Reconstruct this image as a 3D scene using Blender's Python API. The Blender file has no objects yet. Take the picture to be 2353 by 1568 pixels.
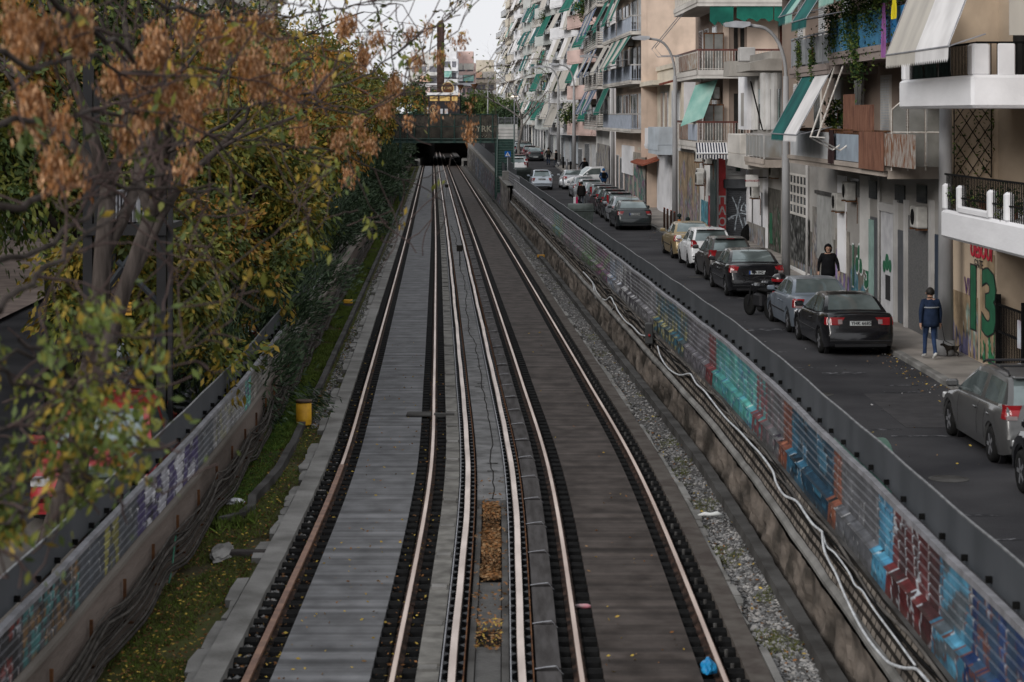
import bpy, bmesh, math, random
import numpy as np
from mathutils import Vector, Matrix, noise as mnoise
R = math.radians
scn = bpy.context.scene
col = scn.collection
# ------------------------------------------------------------------ camera
F, CX, HY, HC = 4800.0, 1176.5, 265.0, 5.7        # photo scaled to 2353 x 1568; horizon row 265; eye height
cam_d = bpy.data.cameras.new('camera'); cam = bpy.data.objects.new('camera', cam_d); col.objects.link(cam)
cam.location = (0, 0, HC); cam.rotation_euler = (R(90), 0, 0)
cam_d.sensor_width = 36; cam_d.lens = F/2353*36; cam_d.shift_y = -(784-HY)/2353
cam_d.clip_start = .3; cam_d.clip_end = 9000
cam_d.dof.use_dof = True; cam_d.dof.focus_distance = 105; cam_d.dof.aperture_fstop = 4
scn.camera = cam
# ------------------------------------------------------------------ overcast sky
SUN_EL, SUN_AZ = 27, 222          # soft light from behind the camera, over the tracks
w = bpy.data.worlds.new('World'); scn.world = w; w.use_nodes = True
nt = w.node_tree; bg = nt.nodes['Background']
sky = nt.nodes.new('ShaderNodeTexSky'); sky.sky_type = 'NISHITA'; sky.sun_disc = False
sky.sun_elevation = R(SUN_EL); sky.sun_rotation = R(SUN_AZ); sky.dust_density = 6; sky.air_density = 1.5
hs = nt.nodes.new('ShaderNodeHueSaturation'); hs.inputs['Saturation'].default_value = .25; hs.inputs['Value'].default_value = .09
nt.links.new(sky.outputs[0], hs.inputs['Color'])
tc = nt.nodes.new('ShaderNodeTexCoord'); nz = nt.nodes.new('ShaderNodeTexNoise'); nz.inputs['Scale'].default_value = 1.6; nz.inputs['Detail'].default_value = 5
nt.links.new(tc.outputs['Generated'], nz.inputs['Vector'])
rp = nt.nodes.new('ShaderNodeValToRGB'); rp.color_ramp.elements[0].position = .35; rp.color_ramp.elements[1].position = .7
rp.color_ramp.elements[0].color = (.70, .72, .76, 1); rp.color_ramp.elements[1].color = (.80, .80, .82, 1)
nt.links.new(nz.outputs[0], rp.inputs[0])
mx = nt.nodes.new('ShaderNodeMix'); mx.data_type = 'RGBA'; mx.inputs[0].default_value = .86
nt.links.new(hs.outputs[0], mx.inputs[6]); nt.links.new(rp.outputs[0], mx.inputs[7]); nt.links.new(mx.outputs[2], bg.inputs[0])
bg.inputs[1].default_value = 1.0
sd = bpy.data.lights.new('sun', 'SUN'); sun = bpy.data.objects.new('sun', sd); col.objects.link(sun)
sd.energy = 1.5; sd.angle = R(28); sd.color = (1, .96, .92)
az = R(SUN_AZ); el = R(SUN_EL)
sdir = Vector((math.sin(az)*math.cos(el), math.cos(az)*math.cos(el), math.sin(el)))
sun.rotation_euler = sdir.to_track_quat('Z', 'Y').to_euler(); sun.location = (0, 0, 60)
vs = scn.view_settings; vs.view_transform = 'Standard'; vs.look = 'None'; vs.gamma = 1; vs.exposure = .36
vs.use_curve_mapping = False
# ------------------------------------------------------------------ helpers
def lin(c):
    if isinstance(c, str):
        c = [int(c[i:i+2], 16)/255 for i in (1, 3, 5)]
        c = [x/12.92 if x <= .04045 else ((x+.055)/1.055)**2.4 for x in c]
    return tuple(c)
MATS = {}
def mat(name, c, c2=None, rough=.8, metal=0, scale=2.5, stretch=(1, 1, 1), bump=0, bscale=None, detail=4, emit=0, spec=None, pos=(.35, .65), coat=0, trans=0):
    """principled material; c -> c2 by object-space noise"""
    if name in MATS: return MATS[name]
    m = bpy.data.materials.new(name); m.use_nodes = True; MATS[name] = m
    n = m.node_tree; b = n.nodes['Principled BSDF']; c = lin(c)
    spec = spec if spec is not None else (.06 if rough > .7 else .28)
    b.inputs['Roughness'].default_value = rough; b.inputs['Metallic'].default_value = metal
    b.inputs['Specular IOR Level'].default_value = spec; b.inputs['Coat Weight'].default_value = coat
    if trans: b.inputs['Transmission Weight'].default_value = trans
    b.inputs['Base Color'].default_value = (*c, 1)
    c2 = lin(c2) if c2 is not None else tuple(x*.72 for x in c)
    t = n.nodes.new('ShaderNodeTexCoord'); mp = n.nodes.new('ShaderNodeMapping'); mp.inputs['Scale'].default_value = stretch
    n.links.new(t.outputs['Object'], mp.inputs['Vector'])
    nz = n.nodes.new('ShaderNodeTexNoise'); nz.inputs['Scale'].default_value = scale; nz.inputs['Detail'].default_value = detail
    n.links.new(mp.outputs[0], nz.inputs['Vector'])
    r = n.nodes.new('ShaderNodeValToRGB'); r.color_ramp.elements[0].position = pos[0]; r.color_ramp.elements[1].position = pos[1]
    r.color_ramp.elements[0].color = (*c2, 1); r.color_ramp.elements[1].color = (*c, 1)
    n.links.new(nz.outputs[0], r.inputs[0]); n.links.new(r.outputs[0], b.inputs['Base Color'])
    if bump:
        nb = n.nodes.new('ShaderNodeTexNoise'); nb.inputs['Scale'].default_value = bscale or scale*6; nb.inputs['Detail'].default_value = 3
        n.links.new(mp.outputs[0], nb.inputs['Vector'])
        bu = n.nodes.new('ShaderNodeBump'); bu.inputs['Strength'].default_value = bump; bu.inputs['Distance'].default_value = .03
        n.links.new(nb.outputs[0], bu.inputs['Height']); n.links.new(bu.outputs[0], b.inputs['Normal'])
    if emit:
        b.inputs['Emission Color'].default_value = (*c, 1); b.inputs['Emission Strength'].default_value = emit
    return m
def grimy(name, c, dirt='#3a352f', amount=.5, rough=.9, scale=.9, bump=.15):
    """plaster: broad tone change, vertical rain streaks, blotches"""
    if name in MATS: return MATS[name]
    m = mat(name, c, [x*.8 for x in lin(c)], rough, scale=scale, stretch=(1, .25, 1), bump=bump, bscale=14)
    n = m.node_tree; b = n.nodes['Principled BSDF']; src = b.inputs['Base Color'].links[0].from_socket
    t = n.nodes.new('ShaderNodeTexCoord'); mp = n.nodes.new('ShaderNodeMapping'); mp.inputs['Scale'].default_value = (1.0, .2, .5)
    n.links.new(t.outputs['Object'], mp.inputs['Vector'])
    nz = n.nodes.new('ShaderNodeTexNoise'); nz.inputs['Scale'].default_value = .8; nz.inputs['Detail'].default_value = 5; nz.inputs['Roughness'].default_value = .6
    n.links.new(mp.outputs[0], nz.inputs['Vector'])
    r = n.nodes.new('ShaderNodeValToRGB'); r.color_ramp.elements[0].position = .45; r.color_ramp.elements[1].position = .75
    r.color_ramp.elements[0].color = (0, 0, 0, 1); r.color_ramp.elements[1].color = (amount,)*3+(1,)
    n.links.new(nz.outputs[0], r.inputs[0])
    x = n.nodes.new('ShaderNodeMix'); x.data_type = 'RGBA'; x.inputs[7].default_value = (*lin(dirt), 1)
    n.links.new(r.outputs[0], x.inputs[0]); n.links.new(src, x.inputs[6]); n.links.new(x.outputs[2], b.inputs['Base Color'])
    return m
def attr_mat(name, rough=.75, bump=.1, base=None):
    """base colour from the mesh's own painted colour attribute (spray paint)"""
    if name in MATS: return MATS[name]
    m = mat(name, (.3, .3, .3), rough=rough, bump=bump, bscale=30)
    n = m.node_tree; b = n.nodes['Principled BSDF']
    a = n.nodes.new('ShaderNodeAttribute'); a.attribute_name = 'Col'
    nz = n.nodes.new('ShaderNodeTexNoise'); nz.inputs['Scale'].default_value = 9; nz.inputs['Detail'].default_value = 5
    t = n.nodes.new('ShaderNodeTexCoord'); n.links.new(t.outputs['Object'], nz.inputs['Vector'])
    mr = n.nodes.new('ShaderNodeMapRange'); mr.inputs[3].default_value = .6; mr.inputs[4].default_value = 1.25; n.links.new(nz.outputs[0], mr.inputs[0])
    x = n.nodes.new('ShaderNodeVectorMath'); x.operation = 'SCALE'; n.links.new(a.outputs['Color'], x.inputs[0]); n.links.new(mr.outputs[0], x.inputs['Scale'])
    n.links.new(x.outputs[0], b.inputs['Base Color'])
    return m
class MB:
    """collects shapes, build() links them as ONE mesh object"""
    def __init__(s): s.v = []; s.f = []; s.m = []; s.T = None
    def add(s, vs, fs, mi=0):
        o = len(s.v)
        if s.T is not None: vs = [tuple(s.T @ Vector(p)) for p in vs]
        s.v += [tuple(p) for p in vs]; s.f += [tuple(o+i for i in f) for f in fs]; s.m += [mi]*len(fs); return s
    def box(s, x0, x1, y0, y1, z0, z1, mi=0):
        return s.add([(x0,y0,z0),(x1,y0,z0),(x1,y1,z0),(x0,y1,z0),(x0,y0,z1),(x1,y0,z1),(x1,y1,z1),(x0,y1,z1)],
              [(0,3,2,1),(4,5,6,7),(0,1,5,4),(1,2,6,5),(2,3,7,6),(3,0,4,7)], mi)
    def bbox(s, x0, x1, y0, y1, z0, z1, b=.02, mi=0):
        """box with bevelled edges"""
        b = min(b, (x1-x0)/2.2, (y1-y0)/2.2, (z1-z0)/2.2)
        vs = []
        for z, k in ((z0, b), (z0+b, 0), (z1-b, 0), (z1, b)):
            X0, X1, Y0, Y1 = x0+k, x1-k, y0+k, y1-k
            c = b if k == 0 else b*.7
            vs += [(X0+c,Y0,z),(X1-c,Y0,z),(X1,Y0+c,z),(X1,Y1-c,z),(X1-c,Y1,z),(X0+c,Y1,z),(X0,Y1-c,z),(X0,Y0+c,z)]
        fs = [tuple(range(7, -1, -1)), tuple(range(24, 32))]
        for k in range(3):
            for i in range(8): j = (i+1) % 8; fs.append((k*8+i, k*8+j, k*8+8+j, k*8+8+i))
        return s.add(vs, fs, mi)
    def quad(s, a, b, c, d, mi=0): return s.add([a, b, c, d], [(0, 1, 2, 3)], mi)
    def prism(s, poly, axis, a, b, mi=0):
        """extrude a 2-D polygon along axis x/y/z between a and b"""
        n = len(poly)
        P = {'x': lambda p, t: (t, p[0], p[1]), 'y': lambda p, t: (p[0], t, p[1]), 'z': lambda p, t: (p[0], p[1], t)}[axis]
        vs = [P(p, a) for p in poly]+[P(p, b) for p in poly]
        fs = [tuple(range(n-1, -1, -1)), tuple(range(n, 2*n))]+[(i, (i+1) % n, n+(i+1) % n, n+i) for i in range(n)]
        return s.add(vs, fs, mi)
    def tube(s, pts, r, n=6, mi=0, cap=True):
        pts = [Vector(p) for p in pts]; rs = r if hasattr(r, '__len__') else [r]*len(pts); vs = []
        for i, p in enumerate(pts):
            d = (pts[min(i+1, len(pts)-1)]-pts[max(i-1, 0)]).normalized()
            up = Vector((0, 0, 1)) if abs(d.z) < .9 else Vector((1, 0, 0))
            a = d.cross(up).normalized(); b = a.cross(d)
            for k in range(n):
                t = 2*math.pi*k/n; vs.append(p+a*math.cos(t)*rs[i]+b*math.sin(t)*rs[i])
        fs = [(i*n+k, i*n+(k+1) % n, (i+1)*n+(k+1) % n, (i+1)*n+k) for i in range(len(pts)-1) for k in range(n)]
        if cap: fs += [tuple(range(n-1, -1, -1)), tuple((len(pts)-1)*n+k for k in range(n))]
        return s.add(vs, fs, mi)
    def cyl(s, x, y, z0, z1, r, n=12, r2=None, mi=0): return s.tube([(x, y, z0), (x, y, z1)], [r, r if r2 is None else r2], n, mi)
    def lathe(s, prof, c=(0, 0, 0), axis='z', n=16, mi=0):
        vs = []
        for r, h in prof:
            for k in range(n):
                a = 2*math.pi*k/n; p = (r*math.cos(a), r*math.sin(a), h)
                if axis == 'x': p = (p[2], p[0], p[1])
                if axis == 'y': p = (p[0], p[2], p[1])
                vs.append((p[0]+c[0], p[1]+c[1], p[2]+c[2]))
        m = len(prof)
        return s.add(vs, [(i*n+k, i*n+(k+1) % n, (i+1)*n+(k+1) % n, (i+1)*n+k) for i in range(m-1) for k in range(n)]+[tuple(range(n-1, -1, -1)), tuple((m-1)*n+k for k in range(n))], mi)
    def build(s, name, mats, parent=None, smooth=False, loc=None, colors=None):
        if not s.v: return None
        me = bpy.data.meshes.new(name)
        v = np.array(s.v, dtype=np.float64)
        if loc is None and parent is None:      # a thing of one mesh: origin at its base
            lo, hi = v.min(0), v.max(0); loc = ((lo[0]+hi[0])/2, (lo[1]+hi[1])/2, lo[2])
            v = v-np.array(loc)
        me.from_pydata(v.tolist(), [], s.f)
        mats = mats if isinstance(mats, (list, tuple)) else [mats]
        for m in mats: me.materials.append(m)
        if len(mats) > 1: me.polygons.foreach_set('material_index', s.m)
        if smooth: me.polygons.foreach_set('use_smooth', [True]*len(me.polygons))
        if colors is not None:
            a = me.attributes.new('Col', 'FLOAT_COLOR', 'POINT'); c = np.ones((len(s.v), 4), dtype=np.float32); c[:, :3] = colors
            a.data.foreach_set('color', c.ravel())
        me.update()
        o = bpy.data.objects.new(name, me); col.objects.link(o)
        if parent: o.parent = parent
        if loc is not None: o.location = loc
        return o
def tag(o, label=None, cat=None, group=None, kind=None):
    if label: o['label'] = label
    if cat: o['category'] = cat
    if group: o['group'] = group
    if kind: o['kind'] = kind
    return o
def thing(name, label, cat, loc=(0, 0, 0), rz=0, group=None):
    o = bpy.data.objects.new(name, None); col.objects.link(o); o.location = loc; o.rotation_euler = (0, 0, rz); o.empty_display_size = .2
    return tag(o, label, cat, group)
def interp(pts):
    xs, ys = [p[0] for p in pts], [p[1] for p in pts]
    n = len(xs); d = [(ys[i+1]-ys[i])/(xs[i+1]-xs[i]) for i in range(n-1)]
    m = [d[0]]+[(d[i-1]+d[i])/2 for i in range(1, n-1)]+[d[-1]]
    def f(x):
        if x <= xs[0]: return ys[0]+m[0]*(x-xs[0])
        if x >= xs[-1]: return ys[-1]+m[-1]*(x-xs[-1])
        i = max(k for k in range(n) if xs[k] <= x); i = min(i, n-2)
        h = xs[i+1]-xs[i]; t = (x-xs[i])/h
        return ((2*t**3-3*t*t+1)*ys[i]+(t**3-2*t*t+t)*h*m[i]+(-2*t**3+3*t*t)*ys[i+1]+(t**3-t*t)*h*m[i+1])
    return f
C = interp([(0, -.22), (21.5, -.257), (34.3, -.36), (47, -.77), (60.1, -1.232), (105.7, -2.88), (160, -4.93), (296, -10.1), (420, -14.8)])   # track centre line
ZT = lambda y: -.0052*y                                                                                     # rail level
S = interp([(0, -.2), (50, -.15), (100, .05), (156, .1), (190, .42), (219, .85), (260, 1.25), (400, 2.6), (600, 5)])   # street level
def yrange(a, b, near=.5, k=.02):
    out = [a]
    while out[-1] < b: out.append(min(b, out[-1]+max(near, out[-1]*k)))
    return out
def sweep(mb, prof, ys, zf=ZT, closed=False, mi=0, cf=C, jit=0):
    n = len(prof); vs = []
    for y in ys:
        for o, h in prof:
            j = mnoise.noise((o*3, y*1.7, 5))*jit if jit else 0
            vs.append((cf(y)+o+j, y, zf(y)+h+j*.3))
    m = n if closed else n-1
    fs = [(i*n+k, i*n+(k+1) % n, (i+1)*n+(k+1) % n, (i+1)*n+k) for i in range(len(ys)-1) for k in range(m)]
    if closed: fs += [tuple(range(n)), tuple((len(ys)-1)*n+k for k in range(n-1, -1, -1))]
    return mb.add(vs, fs, mi)
def bar(a, b, h0, h1): return [(a, h0), (a, h1), (b, h1), (b, h0)]
def text(s, size, M4, m, parent=None, name='lettering', ext=.004, bold=0, align='CENTER', sx=1):
    cu = bpy.data.curves.new(name, 'FONT'); cu.body = s; cu.size = size; cu.extrude = ext; cu.align_x = align; cu.align_y = 'CENTER'; cu.offset = bold; cu.resolution_u = 2
    o = bpy.data.objects.new(name, cu); me = bpy.data.meshes.new_from_object(o); bpy.data.objects.remove(o); bpy.data.curves.remove(cu)
    me.transform(Matrix.Diagonal((sx, 1, 1, 1))); me.transform(M4); me.materials.clear(); me.materials.append(m)
    o = bpy.data.objects.new(name, me); col.objects.link(o)
    if parent: o.parent = parent
    return o
def face_cam(x, y, z): return Matrix(((1, 0, 0, x), (0, 0, -1, y), (0, 1, 0, z), (0, 0, 0, 1)))      # reads +X, faces -Y
def face_street(x, y, z): return Matrix(((0, 0, -1, x), (-1, 0, 0, y), (0, 1, 0, z), (0, 0, 0, 1)))   # reads -Y, faces -X
def leaf_mesh(P, size, seed, nm=3, mi=None, aspect=.45, droop=0, dirs=None):
    """many rhombic leaves, one quad each, as (verts, faces, material indices)"""
    rg = np.random.default_rng(seed); n = len(P); P = np.asarray(P, float)
    d = rg.normal(size=(n, 3)) if dirs is None else dirs+rg.normal(size=(n, 3))*.35
    d[:, 2] -= droop; d /= np.linalg.norm(d, axis=1)[:, None]
    u = np.cross(d, rg.normal(size=(n, 3))); u /= np.linalg.norm(u, axis=1)[:, None]
    sz = size*rg.uniform(.6, 1.35, n)[:, None]
    V = np.stack([P-d*sz*.5, P+u*sz*aspect*.5, P+d*sz*.5, P-u*sz*aspect*.5], 1).reshape(-1, 3)
    Fq = np.arange(4*n).reshape(n, 4)
    return V, Fq, (rg.integers(0, nm, n) if mi is None else mi)
def quads_obj(name, V, Fq, mi, mats, parent=None, loc=None):
    me = bpy.data.meshes.new(name); n = len(Fq)
    if loc is not None: V = V-np.array(loc)
    me.vertices.add(len(V)); me.vertices.foreach_set('co', V.astype(np.float32).ravel())
    me.loops.add(4*n); me.loops.foreach_set('vertex_index', Fq.astype(np.int32).ravel())
    me.polygons.add(n); me.polygons.foreach_set('loop_start', np.arange(0, 4*n, 4, dtype=np.int32))
    for m in mats: me.materials.append(m)
    me.polygons.foreach_set('material_index', np.asarray(mi, dtype=np.int32)); me.update(calc_edges=True); me.validate()
    o = bpy.data.objects.new(name, me); col.objects.link(o)
    if parent: o.parent = parent
    elif loc is not None: o.location = loc
    return o
# ------------------------------------------------------------------ materials shared by the setting
M_asph = mat('asphalt', (.060, .059, .062), (.028, .028, .031), .85, scale=.38, bump=.35, bscale=45, detail=12, pos=(.34, .68))
M_conc = mat('pale_concrete', (.23, .225, .215), (.12, .117, .11), .9, scale=1.4, bump=.3, bscale=20, detail=8)
M_conc_d = mat('dark_concrete', (.085, .083, .08), (.04, .038, .036), .9, scale=1.6, bump=.3, bscale=18, detail=8)
M_rust = mat('rust', (.16, .075, .035), (.06, .03, .02), .85, scale=6, bump=.2)
M_black = mat('black_rubber', (.009, .009, .009), (.004, .004, .004), .8, scale=8, bump=.2)
M_soil = mat('dark_ballast', (.022, .019, .017), (.009, .008, .007), .95, scale=7, bump=.6, bscale=30, detail=8)
M_railtop = mat('polished_steel', (.62, .50, .43), (.40, .30, .25), .4, metal=.5, scale=5, stretch=(1, .1, 1))
M_railrust = mat('rusty_rail_steel', (.23, .125, .08), (.12, .06, .04), .55, metal=.3, scale=5)
M_railside = mat('rail_web_steel', (.075, .045, .034), (.02, .016, .014), .8, scale=5)
M_alu = mat('worn_aluminium', (.62, .53, .48), (.42, .35, .31), .45, metal=.4, scale=3, stretch=(1, .25, 1))
M_grey = mat('grey_paint', (.035, .040, .046), (.024, .028, .033), .6, scale=1.5)
M_steel = mat('galvanised_steel', (.30, .31, .33), (.2, .2, .22), .55, metal=.3, scale=4)
M_white = mat('white_paint', (.75, .76, .78), (.6, .61, .63), .6, scale=2)
def slab_mat(name, c, c2, blotch):
    """concrete planks laid across the track: joints every 0.6 m, each plank its own tone"""
    m = mat(name, c, c2, .72, scale=1.5, stretch=(1.8, 1.3, 1), bump=.2, bscale=30, detail=12, pos=(.30, .68)); n = m.node_tree; b = n.nodes['Principled BSDF']
    src = b.inputs['Base Color'].links[0].from_socket
    t = n.nodes.new('ShaderNodeTexCoord'); mp = n.nodes.new('ShaderNodeMapping'); mp.inputs['Scale'].default_value = (.001, 1, 1)
    n.links.new(t.outputs['Object'], mp.inputs['Vector'])
    br = n.nodes.new('ShaderNodeTexBrick'); br.offset = 0; br.inputs['Scale'].default_value = 1; br.inputs['Brick Width'].default_value = 50
    br.inputs['Row Height'].default_value = .62; br.inputs['Mortar Size'].default_value = .014; br.inputs['Mortar Smooth'].default_value = .4
    br.inputs['Color1'].default_value = (1, 1, 1, 1); br.inputs['Color2'].default_value = (.62, .62, .62, 1); br.inputs['Mortar'].default_value = (.42, .42, .42, 1)
    n.links.new(mp.outputs[0], br.inputs['Vector'])
    wv = n.nodes.new('ShaderNodeTexNoise'); wv.inputs['Scale'].default_value = 3.2; wv.inputs['Detail'].default_value = 6; wv.noise_dimensions = '1D'
    sp = n.nodes.new('ShaderNodeSeparateXYZ'); n.links.new(t.outputs['Object'], sp.inputs[0]); n.links.new(sp.outputs['Y'], wv.inputs['W'])
    mr = n.nodes.new('ShaderNodeMapRange'); mr.inputs[1].default_value = .3; mr.inputs[2].default_value = .7; mr.inputs[3].default_value = .62; mr.inputs[4].default_value = 1.3; n.links.new(wv.outputs[0], mr.inputs[0])
    x = n.nodes.new('ShaderNodeMix'); x.data_type = 'RGBA'; x.blend_type = 'MULTIPLY'; x.inputs[0].default_value = 1
    n.links.new(src, x.inputs[6]); n.links.new(br.outputs[0], x.inputs[7])
    y = n.nodes.new('ShaderNodeVectorMath'); y.operation = 'SCALE'; n.links.new(x.outputs[2], y.inputs[0]); n.links.new(mr.outputs[0], y.inputs['Scale'])
    n.links.new(y.outputs[0], b.inputs['Base Color'])
    return m
M_slabL = slab_mat('grey_track_slab', (.34, .345, .36), (.19, .192, .20), 0)
M_slabR = slab_mat('brown_track_slab', (.17, .142, .128), (.065, .052, .045), 0)
M_strip = mat('weathered_concrete_block', (.19, .185, .17), (.09, .086, .08), .85, scale=3, bump=.3)
M_stripR = mat('dark_plank', (.07, .066, .066), (.035, .032, .031), .8, scale=3, stretch=(3, .4, 1), bump=.2)
M_grass = mat('mossy_soil', (.06, .068, .022), (.042, .034, .022), .95, scale=1.2, bump=.6, bscale=25, detail=8)
M_gravel = mat('gravel_bed', (.13, .125, .12), (.05, .047, .045), .95, scale=14, bump=.8, bscale=25, detail=8)
# ------------------------------------------------------------------ ground, track bed, streets
mb = MB(); mb.box(-3000, 3000, -60, 6000, -4.2, -4); tag(mb.build('ground', mat('far_ground', (.08, .08, .07), scale=.02)), kind='structure')
ys = yrange(6, 480)
mb = MB()
sweep(mb, [(-4.3, -.12), (-3.5, -.11), (-3.0, -.10)], ys, mi=0, jit=.03)
sweep(mb, [(-3.02, -.13), (3.02, -.13)], ys, mi=1)
sweep(mb, [(3.0, -.10), (3.3, -.07), (4.0, -.1)], ys, mi=2, jit=.02)
tag(mb.build('track_bed', [M_grass, M_soil, M_gravel], loc=(0, 0, 0)), kind='structure')
def strip(name, a, b, h, m, y0, y1, base=-.16, jit=0):
    mb = MB(); sweep(mb, bar(a, b, base, h), yrange(y0, y1, .4, .012), closed=True, jit=jit); return tag(mb.build(name, m, loc=(0, 0, 0)), kind='structure')
strip('track_slab', -2.25, -1.22, -.045, M_slabL, 8, 300)
strip('track_slab', 1.22, 2.24, -.045, M_slabR, 8, 300)
strip('track_edge_kerb', -3.02, -2.74, .01, M_conc, 8, 300, jit=.015)
strip('track_edge_kerb', 2.72, 2.96, -.02, mat('brown_kerb', (.10, .09, .08), (.06, .05, .045), .9, scale=3, bump=.3), 8, 300, jit=.01)
strip('drain_kerb', 3.50, 3.66, .08, M_conc_d, 8, 300, jit=.02)
# broken concrete edge strip, left and right
mb = MB(); rd = random.Random(4)
for side, a, bb in ((-1, -3.04, -3.16), (1, 2.97, 3.05)):
    y = 10
    while y < 190:
        L = rd.uniform(.3, 1.6); e = bb+rd.uniform(-.05, .03)*side
        if rd.random() < .82:
            p = [(C(y)+a, y), (C(y)+e, y+.03), (C(y+L/2)+e+rd.uniform(-.04, .04), y+L/2), (C(y+L)+e, y+L-.04), (C(y+L)+a, y+L)]
            mb.prism(p if side < 0 else p[::-1], 'z', ZT(y)-.12, ZT(y)-.03+rd.uniform(-.02, .02), 0)
        y += L
tag(mb.build('broken_concrete_edging', M_conc, loc=(0, 0, 0)), kind='structure')
# centre strip between the conductor rails: concrete, then an open trough full of leaves, then a dark cover
strip('centre_slab', -.21, .23, -.03, mat('centre_concrete', (.17, .17, .172), (.09, .09, .09), .85, scale=3, bump=.3, detail=8), 32, 300)
for a, b in ((-.21, -.14), (.15, .23)): strip('centre_slab', a, b, -.03, M_conc_d, 8, 32)
strip('trough_cover', -.13, .14, -.07, mat('dark_trough_cover', (.05, .048, .045), (.025, .023, .021), .6, scale=4, bump=.3), 23.9, 26.4)
strip('trough_cover', -.13, .14, -.06, MATS['dark_trough_cover'], 8, 23.1)
mb = MB(); rd = random.Random(2); x = .02; y = 32.05
while y < 120:      # the long crack
    y2 = y+rd.uniform(.2, .7); x2 = max(-.1, min(.1, x+rd.uniform(-.035, .035))); wd = .006+y*.00009
    mb.quad((C(y)+x-wd, y, ZT(y)-.026), (C(y)+x+wd, y, ZT(y)-.026), (C(y2)+x2+wd, y2, ZT(y2)-.026), (C(y2)+x2-wd, y2, ZT(y2)-.026))
    if rd.random() < .16:
        for q in (-1, 1):
            L = rd.uniform(.04, .16); mb.quad((C(y)+x, y, ZT(y)-.025), (C(y)+x+q*L, y+rd.uniform(-.06, .06), ZT(y)-.025), (C(y)+x+q*L, y+.05, ZT(y)-.025), (C(y)+x, y+.06, ZT(y)-.025))
    x, y = x2, y2
tag(mb.build('slab_crack', M_soil, loc=(0, 0, 0)), kind='structure')
# blocks beside the conductor rails
mb = MB(); rd = random.Random(8); y = 10
while y < 296:
    L = 2.05+rd.uniform(-.15, .15)
    sweep(mb, bar(-.74, -.505, -.16, -.01+rd.uniform(-.012, .012)), [y, y+L*.5, y+L-.09], closed=True, mi=0)
    sweep(mb, bar(-.72, -.53, -.16, .02), [y+L-.30, y+L-.12], closed=True, mi=1); y += L
tag(mb.build('cable_duct_blocks', [M_strip, M_conc], loc=(0, 0, 0)), kind='structure')
mb = MB(); y = 10
while y < 296:
    sweep(mb, bar(.515, .775, -.16, -.015+rd.uniform(-.01, .01)), [y, y+1.0, y+1.90], closed=True, mi=0)
    sweep(mb, [(.5, .0), (.62, .02), (.72, .03), (.80, -.06)], [y+1.92, y+1.96], mi=1)
    sweep(mb, [(.5, -.05), (.80, -.09)], [y+1.9, y+2.0], mi=2); y += 2.0
tag(mb.build('duct_planks', [M_stripR, M_steel, M_black], loc=(0, 0, 0)), kind='structure')
# ------------------------------------------------------------------ rails
def rail(o, label, rusty=None):
    mb = MB(); ys = yrange(8, 420, .8, .012)
    prof = [(o-.07, -.13), (o-.07, -.115), (o-.01, -.10), (o-.012, -.04), (o-.036, -.03), (o-.036, -.002), (o+.036, -.002), (o+.036, -.03), (o+.012, -.04), (o+.01, -.10), (o+.07, -.115), (o+.07, -.13)]
    sweep(mb, prof, ys, closed=True)
    t = tag(mb.build('rail', M_railside, loc=(0, 0, 0)), label, 'rail', 'running rails')
    mb = MB()
    sweep(mb, [(o-.025, 0), (o+.025, 0)], [y for y in ys if not (rusty and y < rusty)])
    mb.build('running_surface', M_railtop, t)
    if rusty:
        mb = MB(); sweep(mb, [(o-.042, -.03), (o-.038, .001), (o+.038, .001), (o+.042, -.03)], [y for y in ys if y < rusty+.6]); mb.build('rusty_running_surface', M_railrust, t)
    # rubber-coated clamps, near ones modelled
    mb = MB(); y = 10.0
    while y < 112:
        wv = .17 if y < 60 else .2
        for q in (-1, 1):
            a = o+q*.085; b = o+q*.085+q*.20
            a, b = min(a, b), max(a, b)
            mb.prism([(y-wv, -.12+ZT(y)), (y-wv*.8, -.07+ZT(y)), (y-wv*.2, -.045+ZT(y)), (y+wv*.5, -.07+ZT(y)), (y+wv*.7, -.12+ZT(y))], 'x', C(y)+a, C(y)+b)
        y += .45
    c = mb.build('rail_clamps', M_black, t); c['kind'] = 'stuff'
    return t
rail(-2.485, 'outer rail of the grey-slabbed track, rusty brown where it passes closest', 35)
rail(-.98, 'inner rail of the grey-slabbed track, polished top beside the concrete blocks')
rail(.98, 'inner rail of the brown-slabbed track, polished top beside dark planks')
r4 = rail(2.455, 'outer rail of the brown-slabbed track, polished top with a row of bolts')
mb = MB(); y = 12
while y < 78: mb.cyl(C(y)+2.60, y, ZT(y)-.13, ZT(y)-.015, .022, 6); y += .6
b_ = mb.build('bolts', M_conc_d, r4); b_['kind'] = 'stuff'
def crail(o, label):
    mb = MB(); ys = yrange(8, 480, .8, .012); jx = lambda y: .006*math.sin(y*.45)+.003*math.sin(y*1.3)
    cf = lambda y: C(y)+jx(y)
    sweep(mb, [(o-.042, -.03), (o-.038, .03), (o+.038, .03), (o+.042, -.03)], ys, cf=cf)
    t = tag(mb.build('conductor_rail', M_alu, loc=(0, 0, 0)), label, 'conductor rail', 'conductor rails')
    for q in (-1, 1):
        mb = MB(); sweep(mb, bar(o+q*.118-.006, o+q*.118+.006, -.12, .01), ys, closed=True); mb.build('guard_strip', M_rust if q > 0 else M_steel, t)
    mb = MB(); sweep(mb, bar(o-.11, o+.11, -.13, -.1), ys, closed=True)
    y = 11
    while y < 60:
        for q in (-1, 1): mb.prism([(C(y)+o+q*.05, y), (C(y)+o+q*.11, y-.09), (C(y)+o+q*.11, y+.09)][::q], 'z', ZT(y)-.1, ZT(y)-.055, 1)
        y += .38
    mb.build('insulator_bed', [M_black, M_grey], t)
    return t
crail(-.365, 'wide pale conductor rail beside the row of concrete blocks')
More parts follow.
